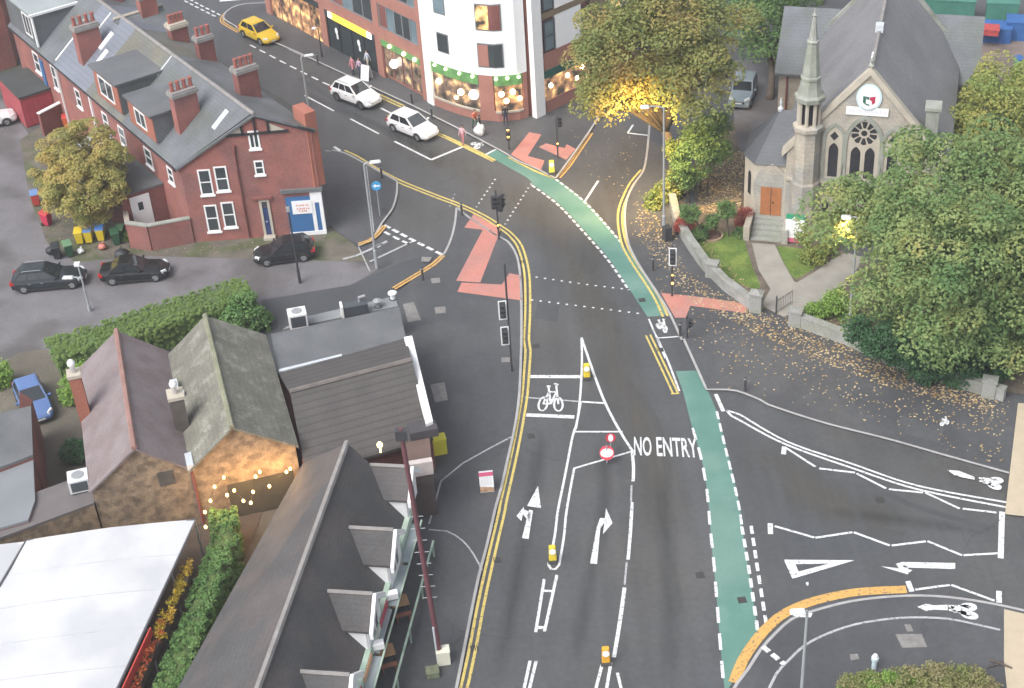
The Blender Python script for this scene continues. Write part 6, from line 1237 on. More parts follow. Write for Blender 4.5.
# -- grass blades on the lawn and leaf litter (things nobody could count)
def in_poly(x, y, P):
    c = False; j = len(P) - 1
    for i in range(len(P)):
        if (P[i][1] > y) != (P[j][1] > y) and x < (P[j][0] - P[i][0]) * (y - P[i][1]) / (P[j][1] - P[i][1]) + P[i][0]: c = not c
        j = i
    return c
def litter(name, regions, mt, z, seed):
    rg_ = np.random.default_rng(seed); V = []; F = []
    for pts, n, s0, s1 in regions:
        xs = [p[0] for p in pts]; ys = [p[1] for p in pts]; k = 0
        while k < n:
            x = rg_.uniform(min(xs), max(xs)); y = rg_.uniform(min(ys), max(ys))
            if not in_poly(x, y, pts): continue
            c = g(x, y, z); a = rg_.uniform(0, 6.28); s = rg_.uniform(s0, s1); k += 1; t = rg_.uniform(.1, .5) * s
            u = Vector((math.cos(a), math.sin(a), 0)) * s; v = Vector((-math.sin(a), math.cos(a), 0)) * s * .65; q = len(V)
            V += [tuple(c - u), tuple(c - v + Vector((0, 0, t))), tuple(c + u), tuple(c + v + Vector((0, 0, t * .4)))]; F.append((q, q + 1, q + 2, q + 3))
    me = bpy.data.meshes.new(name); me.from_pydata(V, [], F); me.materials.append(mt); o = bpy.data.objects.new(name, me); COL.objects.link(o); return tag(o, kind='stuff')
L_lit = leafmat('fallen_leaf', [(.24, .15, .07), (.40, .29, .15), (.56, .46, .30), (.64, .58, .46)], 0.0, 1.5)
band = [(636, 200), (655, 215), (690, 275), (740, 305), (800, 325), (900, 366), (1000, 402), (990, 412), (880, 385), (780, 345), (690, 300), (640, 240)]
wide = [(640, 180), (665, 215), (700, 275), (800, 322), (1010, 400), (1005, 440), (860, 405), (700, 350), (660, 290), (628, 225)]
litter('fallen_leaves', [(band, 1500, .05, .11), (wide, 620, .05, .10), ([(560, 130), (640, 130), (625, 200), (600, 190)], 60, .05, .09), ([(690, 330), (1000, 420), (1005, 470), (860, 420), (712, 385)], 120, .05, .09), ([(960, 390), (1005, 395), (1005, 470), (985, 460)], 60, .05, .1)], L_lit, ZP + .012, 51)
litter('fallen_leaves', [([(695, 160), (745, 150), (740, 210), (700, 215)], 1300, .06, .12), ([(800, 320), (1000, 392), (1000, 385), (850, 320)], 400, .05, .1), ([(690, 240), (735, 296), (760, 300), (700, 225)], 140, .05, .09)], L_lit, ZP + .035, 52)
litter('yard_litter', [([(30, 210), (130, 235), (190, 245), (300, 240), (330, 232), (320, 246), (120, 262), (45, 250)], 260, .05, .12)], leafmat('pale_litter', [(.12, .09, .06), (.25, .2, .15), (.5, .48, .45)], 0, 2.0), .03, 53)
# ================================================================== VEHICLES
tyre_m = mat('tyre_rubber', (0.022, 0.022, 0.024), 0.85, 0.1, 3.0); rim_m = mat('alloy_rim', (0.35, 0.36, 0.37), 0.35, 0.05, 3.0, metal=0.6); rim_d = mat('dark_rim', (0.08, 0.08, 0.085), 0.4, 0.05, 3.0)
car_glass = mat('car_glass', (0.025, 0.03, 0.035), 0.06, 0.1, 1.0, spec=0.9); trim_m = mat('black_plastic', (0.03, 0.03, 0.032), 0.6, 0.1, 2.0)
head_m = mat('headlamp_glass', (0.65, 0.67, 0.68), 0.15, 0.03, 2.0); tail_m = mat('tail_lamp', (0.40, 0.02, 0.02), 0.2, 0.05, 2.0); plate_w = mat('white_number_plate', (0.75, 0.75, 0.72), 0.5, 0.02, 1.0); plate_y = mat('yellow_number_plate', (0.75, 0.6, 0.08), 0.5, 0.02, 1.0)
def paint(name, c, rough=.3): return mat(name, c, rough, .03, .6, spec=.6)
def car(label, rear, front, kind, paintm, L, wd=1.78, hh=1.5, z=0.0, rims=None, name='parked_car', rails=False):
    """rear / front: ground points under the two ends; origin under the middle, x forward"""
    c = (rear + front) / 2; d = front - rear; o = thing(name, label, 'car', (c.x, c.y, z), math.atan2(d.y, d.x))
    w = wd / 2; belt = {'hatch': .92, 'suv': 1.02, 'estate': .90, 'saloon': .90, 'offroad': 1.12}[kind] * (hh / {'hatch': 1.5, 'suv': 1.65, 'estate': 1.48, 'saloon': 1.45, 'offroad': 1.9}[kind])
    l = L / 2
    # stations: x, half width, bottom, shoulder height
    S = {'hatch': [(-l, .78, .35, .72), (-l + .08, .92, .24, belt - .02), (-l + .5, .98, .2, belt), (-.2, 1, .2, belt - .01), (l - 1.25, 1, .2, belt - .04), (l - .55, .97, .2, .80), (l - .15, .86, .24, .66), (l, .66, .34, .52)],
         'saloon': [(-l, .78, .36, .80), (-l + .1, .9, .26, .90), (-l + .9, .98, .2, .93), (-.2, 1, .2, belt), (l - 1.45, 1, .2, belt - .03), (l - .6, .96, .2, .78), (l - .15, .86, .24, .64), (l, .66, .34, .52)]}
    S['estate'] = S['hatch']; S['suv'] = [(a, b, cc + .06, dd * 1.09) for a, b, cc, dd in S['hatch']]; S['offroad'] = [(-l, .94, .42, belt - .1), (-l + .06, .98, .34, belt), (-l + .6, 1, .34, belt), (0, 1, .34, belt), (l - 1.5, 1, .34, belt - .02), (l - .5, .98, .34, belt - .1), (l - .08, .95, .36, belt - .18), (l, .88, .42, belt - .4)]
    st = S[kind]; m = MB(); P = []; K = 11
    for x, f, zb, zt in st:
        hw = w * f
        prof = [(-hw * .82, zb), (-hw * .97, zb + .12), (-hw, zb + (zt - zb) * .45), (-hw * .985, zb + (zt - zb) * .75), (-hw * .92, zt - .03), (-hw * .55, zt + .015), (0, zt + .03)]
        prof = prof + [(-y, zz_) for y, zz_ in prof[-2::-1]]; P += [(x, y, zz_) for y, zz_ in prof]; K = len(prof)
    n = len(st); F = [(i * K + k, (i + 1) * K + k, (i + 1) * K + k + 1, i * K + k + 1) for i in range(n - 1) for k in range(K - 1)] + [(i * K + K - 1, (i + 1) * K + K - 1, (i + 1) * K, i * K) for i in range(n - 1)]
    F += [list(range(K)), [(n - 1) * K + k for k in range(K)][::-1]]; m.add(P, F); body = part(m, 'body', paintm, o, local=True, smooth=False, bevel=.03)
    # greenhouse
    g_ = {'hatch': (-l + .12, -l + .62, l - 2.15, l - 1.2), 'suv': (-l + .12, -l + .60, l - 2.15, l - 1.25), 'estate': (-l + .12, -l + .75, l - 2.45, l - 1.5), 'saloon': (-l + .62, -l + 1.35, l - 2.35, l - 1.45), 'offroad': (-l + .06, -l + .16, l - 1.95, l - 1.5)}[kind]
    xb0, xt0, xt1, xb1 = g_; wb, wt_ = w * .93, w * (.72 if kind != 'offroad' else .84); zb = belt - .06; zt = hh
    lo = [(xb0, -wb, zb), (xb1, -wb, zb), (xb1, wb, zb), (xb0, wb, zb)]; hi = [(xt0, -wt_, zt - .04), (xt1, -wt_, zt - .04), (xt1, wt_, zt - .04), (xt0, wt_, zt - .04)]
    m = MB(); xm = (xt0 + xt1) / 2; m.add(lo + hi + [(xt0 + .12, -wt_ * .8, zt), (xt1 - .12, -wt_ * .8, zt), (xt1 - .12, wt_ * .8, zt), (xt0 + .12, wt_ * .8, zt)], [(0, 1, 5, 4), (1, 2, 6, 5), (2, 3, 7, 6), (3, 0, 4, 7), (4, 5, 9, 8), (5, 6, 10, 9), (6, 7, 11, 10), (7, 4, 8, 11), (8, 9, 10, 11)])
    cab = part(m, 'cabin', paintm, o, local=True)
    def pane(name, q, mt, par, k=.012, thick=.02):
        q = [Vector(p) for p in q]; nn = (q[1] - q[0]).cross(q[-1] - q[0]).normalized(); cc = sum(q, Vector()) / len(q)
        if nn.dot(cc - Vector((xm, 0, zb))) < 0: nn = -nn; 
        A = [p + nn * k for p in q]; B = [p - nn * thick for p in q]; mm = MB(); nq = len(q); mm.add(A + B, [list(range(nq)), list(range(2 * nq - 1, nq - 1, -1))] + [(i, nq + i, nq + (i + 1) % nq, (i + 1) % nq) for i in range(nq)]); return part(mm, name, mt, par, local=True)
    def L3(a, b, t): return Vector(a).lerp(Vector(b), t)
    def inset(a, b, c2, d2, u0, u1, v0, v1): return [L3(L3(a, b, u), L3(d2, c2, u), v) for u, v in ((u0, v0), (u1, v0), (u1, v1), (u0, v1))]
    pane('windscreen', inset(lo[1], lo[2], hi[2], hi[1], .06, .94, .14, .94), car_glass, cab); pane('rear_window', inset(lo[0], lo[3], hi[3], hi[0], .08, .92, .34 if kind != 'saloon' else .15, .92), car_glass, cab)
    for s, (a, b, c2, d2) in ((-1, (lo[0], lo[1], hi[1], hi[0])), (1, (lo[3], lo[2], hi[2], hi[3]))):
        for u0, u1 in (((.06, .30), (.33, .60), (.63, .94)) if kind in ('estate', 'offroad', 'suv') else ((.10, .48), (.52, .93))): pane('side_window', inset(a, b, c2, d2, u0, u1, .22, .90), car_glass, cab)
    # wheels
    r = .33 if kind in ('hatch', 'saloon', 'estate') else .37; fx = l - .86; rx = -l + .82
    for x in (rx, fx):
        for s in (-1, 1):
            y = s * (w - .11); m = MB(); A = [(x + rr * math.cos(t), y + dy, r + rr * math.sin(t)) for rr, dy in ((r * .62, -.11), (r * .96, -.11), (r, -.08), (r, .08), (r * .96, .11), (r * .62, .11)) for t in [2 * math.pi * k / 18 for k in range(18)]]
            Fw = [(i * 18 + k, i * 18 + (k + 1) % 18, ((i + 1) % 6) * 18 + (k + 1) % 18, ((i + 1) % 6) * 18 + k) for i in range(6) for k in range(18)]; m.add(A, Fw); tw = part(m, 'tyre', tyre_m, o, local=True, smooth=True)
            m = MB(); m.disc((x, y + s * .07, r), (0, s, 0), r * .64, .025, 18); m.disc((x, y + s * .094, r), (0, s, 0), r * .16, .02, 10); 
            for k in range(5):
                t = k * 2 * math.pi / 5; m.hexa([(x + r * .1 * math.cos(t + 1.57) + dx, y + s * .096, r + r * .1 * math.sin(t + 1.57) + dz) for dx, dz in ((0, 0), (r * .55 * math.cos(t), r * .55 * math.sin(t)))] + [(x + r * .1 * math.cos(t - 1.57) + dx, y + s * .096, r + r * .1 * math.sin(t - 1.57) + dz) for dx, dz in ((r * .55 * math.cos(t), r * .55 * math.sin(t)), (0, 0))], [(x + r * .1 * math.cos(t + 1.57) + dx, y + s * .11, r + r * .1 * math.sin(t + 1.57) + dz) for dx, dz in ((0, 0), (r * .55 * math.cos(t), r * .55 * math.sin(t)))] + [(x + r * .1 * math.cos(t - 1.57) + dx, y + s * .11, r + r * .1 * math.sin(t - 1.57) + dz) for dx, dz in ((r * .55 * math.cos(t), r * .55 * math.sin(t)), (0, 0))])
            part(m, 'rim', rims or rim_m, tw, local=True)
            m = MB(); A = []; nn = 14      # wheel arch lip
            for rr, dy in ((r * 1.06, 0.0), (r * 1.2, 0.0), (r * 1.2, .03), (r * 1.06, .03)):
                A += [(x + rr * math.cos(t), s * (w - .012 + dy), r + rr * math.sin(t)) for t in [math.pi * k / (nn - 1) for k in range(nn)]]
            m.add(A, [(i * nn + k, i * nn + k + 1, ((i + 1) % 4) * nn + k + 1, ((i + 1) % 4) * nn + k) for i in range(4) for k in range(nn - 1)]); part(m, 'wheel_arch', trim_m, body, local=True)
    zh = .66 if kind in ('hatch', 'saloon', 'estate') else (.76 if kind == 'suv' else .98)
    for s in (-1, 1):
        m = MB(); m.hexa([(l - .34, s * w * .93, zh - .08), (l - .07, s * w * .62, zh - .08), (l - .10, s * w * .50, zh - .08), (l - .42, s * w * .80, zh - .08)], [(l - .38, s * w * .92, zh + .09), (l - .13, s * w * .62, zh + .07), (l - .16, s * w * .50, zh + .07), (l - .46, s * w * .80, zh + .10)]); part(m, 'headlight', head_m, o, local=True)
        zl = belt - .14; m = MB(); m.box((-l + .045, s * w * .74, zl), (.12, .30, .22)); m.box((-l + .14, s * w * .905, zl), (.24, .06, .18)); part(m, 'tail_light', tail_m, o, local=True)
        m = MB(); m.box((xb1 - .28, s * (w + .09), belt + .06), (.13, .2, .14)); part(m, 'mirror', paintm, o, local=True, bevel=.03)
        m = MB()
        for x0 in (xb0 + (xb1 - xb0) * .36, xb0 + (xb1 - xb0) * .62): m.box((x0, s * w * .998, belt - .20), (.18, .03, .035))
        part(m, 'door_handles', trim_m if kind != 'estate' else rim_m, o, local=True)
        m = MB(); m.box((0, s * (w * .975), .25), (L - 1.9, .05, .10)); part(m, 'sill_trim', trim_m, o, local=True)
        if rails: m = MB(); m.tube([(xt0 + .15, s * wt_ * .92, zt + .02), (xt0 + .25, s * wt_ * .92, zt + .06), (xt1 - .3, s * wt_ * .92, zt + .06), (xt1 - .2, s * wt_ * .92, zt + .02)], .02, 6); part(m, 'roof_rail', rim_m, o, local=True)
    m = MB(); m.box((l - .05, 0, zh - .22), (.09, w * 1.0, .16)); part(m, 'grille', trim_m, o, local=True); m = MB(); m.box((l + .004, 0, zh - .24), (.02, .5, .11)); part(m, 'number_plate', plate_w, o, local=True); m = MB(); m.box((-l - .004, 0, belt - .28), (.02, .5, .11)); part(m, 'number_plate', plate_y, o, local=True)
    return o
def along_px(a, b, L, z=0.0):
    A, B = g(*a, z), g(*b, z); c = (A + B) / 2; d = (B - A).normalized() * L / 2; return c - d, c + d
car('bright yellow taxi hatchback driving down the top road', *along_px((249, 33), (272, 44), 4.2), 'hatch', paint('yellow_car_paint', (.62, .42, .03)), 4.25, 1.75, 1.52, name='taxi')
car('white SUV with rear windows tinted, behind the other white car in the queue', *along_px((340, 95), (375, 108), 4.4), 'suv', paint('white_car_paint', (.70, .70, .70)), 4.4, 1.84, 1.66, rims=rim_d, name='car', rails=True)
car('white hatchback nearest the stop line, ahead of the other white car', *along_px((396, 125.5), (432, 140), 4.3), 'hatch', MATS['white_car_paint'], 4.3, 1.80, 1.56, name='car', rims=rim_m)
car('black hatchback parked by the blue corner shop', *along_px((313, 254.5), (257, 262), 4.1), 'hatch', paint('black_car_paint', (.018, .019, .021), .2), 4.1, 1.74, 1.48)
car('black estate car parked at the left end of the lane', *along_px((15, 288), (87, 281), 4.8), 'estate', paint('blue_black_car_paint', (.02, .026, .032), .2), 4.8, 1.84, 1.48, rails=True)
car('black saloon parked in lane behind the pole with two lamps', *along_px((102, 280), (171, 274), 4.5), 'saloon', paint('jet_black_car_paint', (.014, .014, .016), .18), 4.5, 1.80, 1.45)
car('blue hatchback parked in the yard behind the cottages', *along_px((27, 388), (44, 428), 4.0), 'hatch', paint('blue_car_paint', (.10, .17, .36), .35), 4.0, 1.72, 1.48)
car('silver 4x4 parked on the church driveway', *along_px((746, 92), (739, 110), 3.6), 'offroad', paint('silver_car_paint', (.20, .24, .27), .25), 3.9, 1.76, 1.75)
car('white car cut by the left edge, next to the red garage', *along_px((-22, 128), (6, 122), 4.0), 'hatch', MATS['white_car_paint'], 4.0, 1.72, 1.46)

# ================================================================== STREET FURNITURE
grey_p = mat('grey_post_paint', (.36, .38, .39), .5, .08, 1.0, metal=.2); dark_p = mat('dark_post_paint', (.05, .05, .055), .5, .1, 1.0); amber_on = mat('lit_amber_lens', (1, .45, .08), .4, 0, emit=(1.0, .42, .08), estr=3.5); lens_off = mat('dark_lens', (.03, .03, .03), .3, .1, 2); red_on = mat('lit_red_lens', (1, .1, .05), .4, 0, emit=(1.0, .08, .03), estr=3.0)
lamp_on = mat('lit_street_lamp', (1, .95, .85), .4, 0, emit=(1.0, .90, .66), estr=6.0); lamp_off = mat('lamp_diffuser', (.75, .76, .76), .4, .03, 1)
def vpole(px, py, z=ZP): return g(px, py, z)
def street_lamp(label, base, top_py, arm, armlen, lit=False, r=.08, mt=grey_p, hl=.75, aim=None):
    h = top_z(base, top_py) - base.z; o = thing('street_lamp', label, 'street lamp', tuple(base)); b = base; d = Vector((math.cos(arm), math.sin(arm), 0))
    m = MB(); m.tube([b, b + Vector((0, 0, h * .18)), b + Vector((0, 0, h * .185)), b + Vector((0, 0, h))], [r * 1.5, r * 1.5, r, r * .75], 10); part(m, 'post', mt, o)
    t = b + Vector((0, 0, h)); m = MB(); m.tube([t, t + Vector((0, 0, .12)) + d * armlen * .4, t + Vector((0, 0, .15)) + d * armlen], [r * .7, r * .6, r * .55], 8); part(m, 'arm', mt, o)
    e = t + Vector((0, 0, .15)) + d * (armlen + hl / 2); m = MB(); m.box(e, (hl, .32, .12), arm, .8); hd = part(m, 'lamp_head', mat('pale_lamp_head', (.62, .63, .63), .5, .05, 1), o, bevel=.03); m = MB(); m.box(e - Vector((0, 0, .075)), (hl * .7, .24, .03), arm); part(m, 'diffuser', lamp_on if lit else lamp_off, hd)
    if lit:
        ld = bpy.data.lights.new('lamp_glow', 'SPOT'); ld.spot_size = math.radians(115); ld.spot_blend = 1.0; ld.energy = lit; ld.color = (1.0, .66, .24); ld.shadow_soft_size = .15; lo_ = bpy.data.objects.new('lamp_glow', ld); COL.objects.link(lo_); lo_.parent = o; lo_.location = wmat(o).inverted() @ (e - Vector((0, 0, .14)))
        if aim: lo_.rotation_euler = (e - aim).to_track_quat('Z', 'Y').to_euler()
    return o
street_lamp('tall grey lamp post at the kerb left of the top road', vpole(311, 126, 0), 58, .15, .25)
street_lamp('grey lamp post with short arm on the side street footway', vpole(377, 268, .02), 165, .1, .35)
street_lamp('tall lit lamp post by the church wall, shining into gold leaves', vpole(664, 238), 108, math.pi * .97, 0.9, 6500, hl=.6, aim=g(628, 160))
street_lamp('lit lamp post half hidden in the lime tree', vpole(848, 340), 219, math.pi * .95, .35, 700, hl=.6)
street_lamp('grey lamp post at bottom edge beside the amber curve', vpole(800, 712), 613, math.pi, .05, hl=.7)
o = street_lamp('short pole with two white lamp heads beside the black saloon', vpole(90, 311, 0), 279, math.pi * .97, .5); m = MB(); q = o.location + Vector((0, 0, top_z(o.location, 279))); m.tube([q, q + Vector((-.1, .2, .9))], .05, 8); part(m, 'upper_arm', grey_p, o); m = MB(); m.box(q + Vector((-.12, .2, 1.0)), (.35, .3, .2)); part(m, 'upper_lamp', lamp_off, o)
street_lamp('slim dark lamp post on the pavement outside dark shopfront', vpole(322, 57), 30, math.pi * .9, .15, r=.06, mt=dark_p, hl=.4)
o = thing('lamp_post', 'dark pole standing in the lane in front of black hatchback', 'pole', tuple(vpole(300, 283, 0))); b = vpole(300, 283, 0); h = top_z(b, 206); m = MB(); m.tube([b, b + Vector((0, 0, 1.1)), b + Vector((0, 0, 1.12)), b + Vector((0, 0, h))], [.1, .1, .07, .06], 8); part(m, 'post', dark_p, o); m = MB(); m.box(b + Vector((0, -.05, h - .2)), (.22, .18, .35)); part(m, 'top_box', grey_p, o)
# signals
def head(par, p, rz, lit=None, board=True, n=3, hgt=1.0, bm=wpaint):
    R = Matrix.Rotation(rz, 3, 'Z'); f = R @ Vector((0, -1, 0)); m = MB(); m.box(p, (.30, .22, hgt), rz); o = part(m, 'signal_head', dark_p, par)
    if board:
        m = MB(); bw, bh = .42, hgt + .28; q = p - f * .02
        for dx, dz, sx, sz_ in ((-bw / 2, 0, .07, bh), (bw / 2, 0, .07, bh), (0, bh / 2, bw + .07, .07), (0, -bh / 2, bw + .07, .07)): m.box(q + R @ Vector((dx, 0, dz)), (sx, .03, sz_), rz)
        part(m, 'white_border', bm, o); m = MB(); m.box(q + f * -.012, (bw, .015, bh), rz); part(m, 'backing_board', dark_p, o)
    for k in range(n):
        z_ = hgt * (.33 - .33 * k) if n == 3 else hgt * (.22 - .44 * k); m = MB(); m.disc(p + f * .112 + Vector((0, 0, z_)), f, .10, .02, 14); part(m, 'lens', amber_on if lit == k else lens_off, o)
        m = MB(); c = p + f * .2 + Vector((0, 0, z_ + .11)); m.box(c, (.24, .18, .02), rz); part(m, 'hood', dark_p, o)
def signal(label, base, top_py, heads, rz=0.0, pole=dark_p, push=None, mast=0.0):
    h = top_z(base, top_py) - base.z; o = thing('traffic_signal', label, 'traffic light', tuple(base)); m = MB(); m.tube([base, base + Vector((0, 0, h))], .06, 10); part(m, 'pole', pole, o); R = Matrix.Rotation(rz, 3, 'Z')
    for frac, off, hrz, kw in heads: head(o, base + Vector((0, 0, h * frac)) + Matrix.Rotation(hrz, 3, 'Z') @ Vector((off, -.2, 0)), hrz, **kw)
    if push is not None: m = MB(); m.box(base + Vector((0, -.12, push)), (.18, .16, .42)); q = part(m, 'push_button_box', dark_p, o); m = MB(); m.disc(base + Vector((0, -.2, push + .08)), (0, -1, 0), .06, .02, 10); part(m, 'lit_panel', amber_on, q)
    return o
b = vpole(512, 371); signal('tall dark signal pole with two white bordered heads, one above the other', b, 264, [(.60, -.30, .05, dict(hgt=.95)), (.36, -.27, .05, dict(hgt=.95))])
b = vpole(499, 239); signal('dark signal with four heads facing different ways on red tactile paving', b, 190, [(.80, -.25, .3, dict(board=False)), (.80, .25, -.4, dict(board=False)), (.70, -.1, 2.2, dict(board=False)), (.72, .5, 1.2, dict(board=False))], push=1.1)
b = vpole(672, 296); signal('signal by the church wall with white bordered head and amber lit box', b, 245, [(.80, .05, -.2, dict(hgt=.95))], push=1.6); o = bpy.data.objects['traffic_signal.002']
m = MB(); m.box(b + Vector((0, -.14, 1.1)), (.18, .16, .35)); q = part(m, 'push_button_box', dark_p, o); m = MB(); m.disc(b + Vector((0, -.225, 1.1)), (0, -1, 0), .08, .02, 10); part(m, 'lit_panel', amber_on, q)
b = vpole(509, 149); signal('short dark signal pole with two amber lit panels near the cycle lane', b, 125, [(.82, 0, 0, dict(board=False, n=2, hgt=.6, lit=0)), (.55, 0, 0, dict(board=False, n=2, hgt=.5, lit=0))])
b = vpole(558, 158); signal('dark signal post between the two red tactile strips', b, 118, [(.93, .1, .5, dict(board=False, hgt=.8))], push=1.2)
b = vpole(687, 338); signal('black signal post on the kerb by the red crossing paving', b, 316, [(.75, 0, .6, dict(board=False, n=2, hgt=.55))])
def bollard(label, px, py, h=1.0, mt=dark_p, r=.075, z=ZP, group='slim black bollards'):
    b = g(px, py, z); o = thing('bollard', label, 'bollard', tuple(b), group=group); m = MB(); m.lathe((0, 0, 0), [(r * 1.25, 0), (r * 1.25, .06), (r, .08), (r, h * .8), (r * 1.05, h * .82), (r * 1.05, h * .95), (r * .8, h), (r * .1, h + .02)], 12); part(m, 'post', mt, o, local=True, smooth=False); m = MB(); m.lathe((0, 0, 0), [(r * 1.06, h * .83), (r * 1.06, h * .92)], 12); part(m, 'band', wpaint if False else grey_p, o, local=True); return o
for px, py, lab in ((382, 178, 'black bollard by amber lines near the blue round sign'), (462, 215, 'black bollard at the top of the red tactile strip'), (423, 280, 'black bollard inside the yellow corner of the side street'), (745, 391, 'lone black bollard on the right kerb, near the worn double white lines'), (680, 336, 'black bollard touching the signal post at the red crossing'), (653, 270, 'black bollard beside the green cycle lane on the right kerb'), (480, 127, 'black bollard behind the person with an orange top'), (432, 118, 'black bollard at the foot of the white corner pier'), (412, 103, 'black bollard on the pavement above the white cars'), (318, 64, 'short black bollard outside the dark shopfront')): bollard(lab, px, py)
def round_sign(name, label, base, top_py, r, fm, cat='sign', arrow=True):
    h = top_z(base, top_py) - base.z; o = thing(name, label, cat, tuple(base)); m = MB(); m.tube([base, base + Vector((0, 0, h))], .04, 8); part(m, 'post', grey_p, o); c = base + Vector((0, -.06, h - r)); m = MB(); m.disc(c, (0, -1, .1), r, .03, 24); q = part(m, 'disc', fm, o); f = Vector((0, -1, .1)).normalized()
    if arrow: m = MB(); u = Vector((1, 0, 0)); v = u.cross(f); m.add([c + f * .04 + u * a + Vector((0, 0, 1)) * bb for a, bb in ((-r * .7, 0), (-r * .1, r * .5), (-r * .1, r * .18), (r * .7, r * .18), (r * .7, -r * .18), (-r * .1, -r * .18), (-r * .1, -r * .5))], [list(range(7))]); part(m, 'arrow', wpaint, q)
    return o
round_sign('road_sign', 'round blue arrow sign on slim grey post', vpole(380, 216), 181, .34, mat('blue_sign_face', (.04, .28, .55), .5, .05, 1))
nored = mat('red_sign_face', (.55, .04, .07), .5, .06, 1)
def keep_bollard(label, px, py, mt=None, name='traffic_bollard', h=1.1, z=0.0):
    b = g(px, py, z); o = thing(name, label, 'bollard', tuple(b)); m = MB(); m.box((0, 0, .09), (.5, .36, .18)); part(m, 'base', mat('dark_rubber_base', (.06, .06, .06), .8, .1, 2), o, local=True, bevel=.03); m = MB(); m.box((0, 0, .18 + (h - .18) / 2), (.40, .26, h - .18), 0, .86); part(m, 'shell', mt or mat('yellow_bollard_shell', (.72, .55, .04), .5, .05, 2), o, local=True, bevel=.05); m = MB(); m.disc((0, -.128, h * .74), (0, -1, .08), .17, .03, 18); part(m, 'disc', wpaint, o, local=True); return o
keep_bollard('yellow bollard with white face in the slim splitter at lower lane', 553, 562); keep_bollard('yellow bollard at the sharp tip of white triangle island', 587, 379); keep_bollard('amber striped bollard at the head of lower splitter island', 606, 664, mat('amber_bollard_shell', (.70, .36, .03), .5, .1, 3)); keep_bollard('bright yellow bollard at the corner of top crossing, by red paving', 552, 174, mat('lime_yellow_shell', (.75, .72, .08), .5, .05, 2), z=ZP)
for lab, px, py, hh_ in (('smaller round red no entry sign on low post in triangle island', 611, 455, .28), ('larger lower no entry sign beside writing NO ENTRY', 607, 463, .40)):
    b = g(px, py); o = thing('no_entry_sign', lab, 'road sign', tuple(b)); m = MB(); m.tube([(0, 0, 0), (0, 0, 1.2)], .035, 8); part(m, 'post', grey_p, o, local=True); tilt = (0, -1, .12) if hh_ < .35 else (0, -.8, .6); c = Vector((0, -.05, 1.25 if hh_ < .35 else .75)); m = MB(); m.disc(c, tilt, hh_, .025, 22); q = part(m, 'disc', nored, o, local=True); f = Vector(tilt).normalized(); m = MB(); m.disc(c + f * .027, tilt, hh_ * .86 if hh_ > .35 else hh_ * .5, .012, 20, hh_ * .6 if hh_ > .35 else hh_ * .82); part(m, 'white_face', wpaint, q, local=True)
# A-boards, boxes and bins
def a_board(label, px, py, rz, w_=.75, h_=1.15, top=None, name='pavement_sign', z=ZP):
    b = g(px, py, z); o = thing(name, label, 'sign', tuple(b), rz); 
    for s in (-1, 1): m = MB(); m.hexa([(-w_ / 2, s * .34, 0), (w_ / 2, s * .34, 0), (w_ / 2, s * .30, 0), (-w_ / 2, s * .30, 0)][::s or 1] if False else [(-w_ / 2, s * .34, 0), (w_ / 2, s * .34, 0), (w_ / 2, s * .30, 0), (-w_ / 2, s * .30, 0)], [(-w_ / 2, s * .06, h_), (w_ / 2, s * .06, h_), (w_ / 2, s * .02, h_), (-w_ / 2, s * .02, h_)]); part(m, 'board', wpaint, o, local=True)
    if top:
        m = MB(); n_ = Vector((0, -h_, -.28)).normalized()
        def q(x, t): return Vector((x, -.34 + .28 * t - .012, h_ * t + .006))
        m.add([q(-w_ / 2, .8), q(w_ / 2, .8), q(w_ / 2, 1), q(-w_ / 2, 1)], [(0, 1, 2, 3)]); part(m, 'coloured_header', top, o, local=True); m = MB(); m.add([q(-w_ / 2, .02), q(w_ / 2, .02), q(w_ / 2, .22), q(-w_ / 2, .3)], [(0, 1, 2, 3)]); part(m, 'picture_strip', mat('brown_print', (.42, .26, .16), .7, .4, 6), o, local=True)
        m = MB()
        for k in range(4):
            for j in range(4): m.add([q(-.28 + j * .15, .70 - k * .1), q(-.18 + j * .15, .70 - k * .1), q(-.18 + j * .15, .735 - k * .1), q(-.28 + j * .15, .735 - k * .1)], [(0, 1, 2, 3)])
        part(m, 'lettering', MATS['faint_lettering'], o, local=True)
    return o
a_board('small pavement sign with pink top near the double yellow lines', 487, 488, .05, top=mat('pink_header', (.58, .10, .20), .6, .1, 2)); a_board('plain white pavement board beside walkers outside the dark shopfront', 367, 79, -.6, .8, 1.2)
def crate_box(name, label, cat, px, py, dims, mt, rz=0, z=ZP, lid=None):
    b = g(px, py, z); o = thing(name, label, cat, tuple(b), rz); m = MB(); m.box((0, 0, dims[2] / 2), dims, 0, .94 if lid else 1.0); part(m, 'shell', mt, o, local=True, bevel=.03)
    m = MB(); m.box((0, 0, dims[2] + .04), (dims[0] * 1.06, dims[1] * 1.06, .08)); part(m, 'lid', lid or mt, o, local=True, bevel=.02); return o
crate_box('grit_bin', 'bright yellow grit bin at pub corner', 'bin', 440, 452, (.75, .6, 1.0), mat('yellow_plastic', (.68, .62, .05), .5, .06, 2), .2); crate_box('utility_cabinet', 'cream cabinet at the foot of the maroon pole', 'cabinet', 444, 662, (.62, .5, .8), mat('cream_cabinet', (.72, .71, .58), .6, .05, 1), .1); crate_box('low_planter', 'low mossy planter beside the cream cabinet', 'planter', 433, 675, (.6, .5, .3), mat('mossy_tub', (.17, .19, .12), .9, .25, 4), .1)
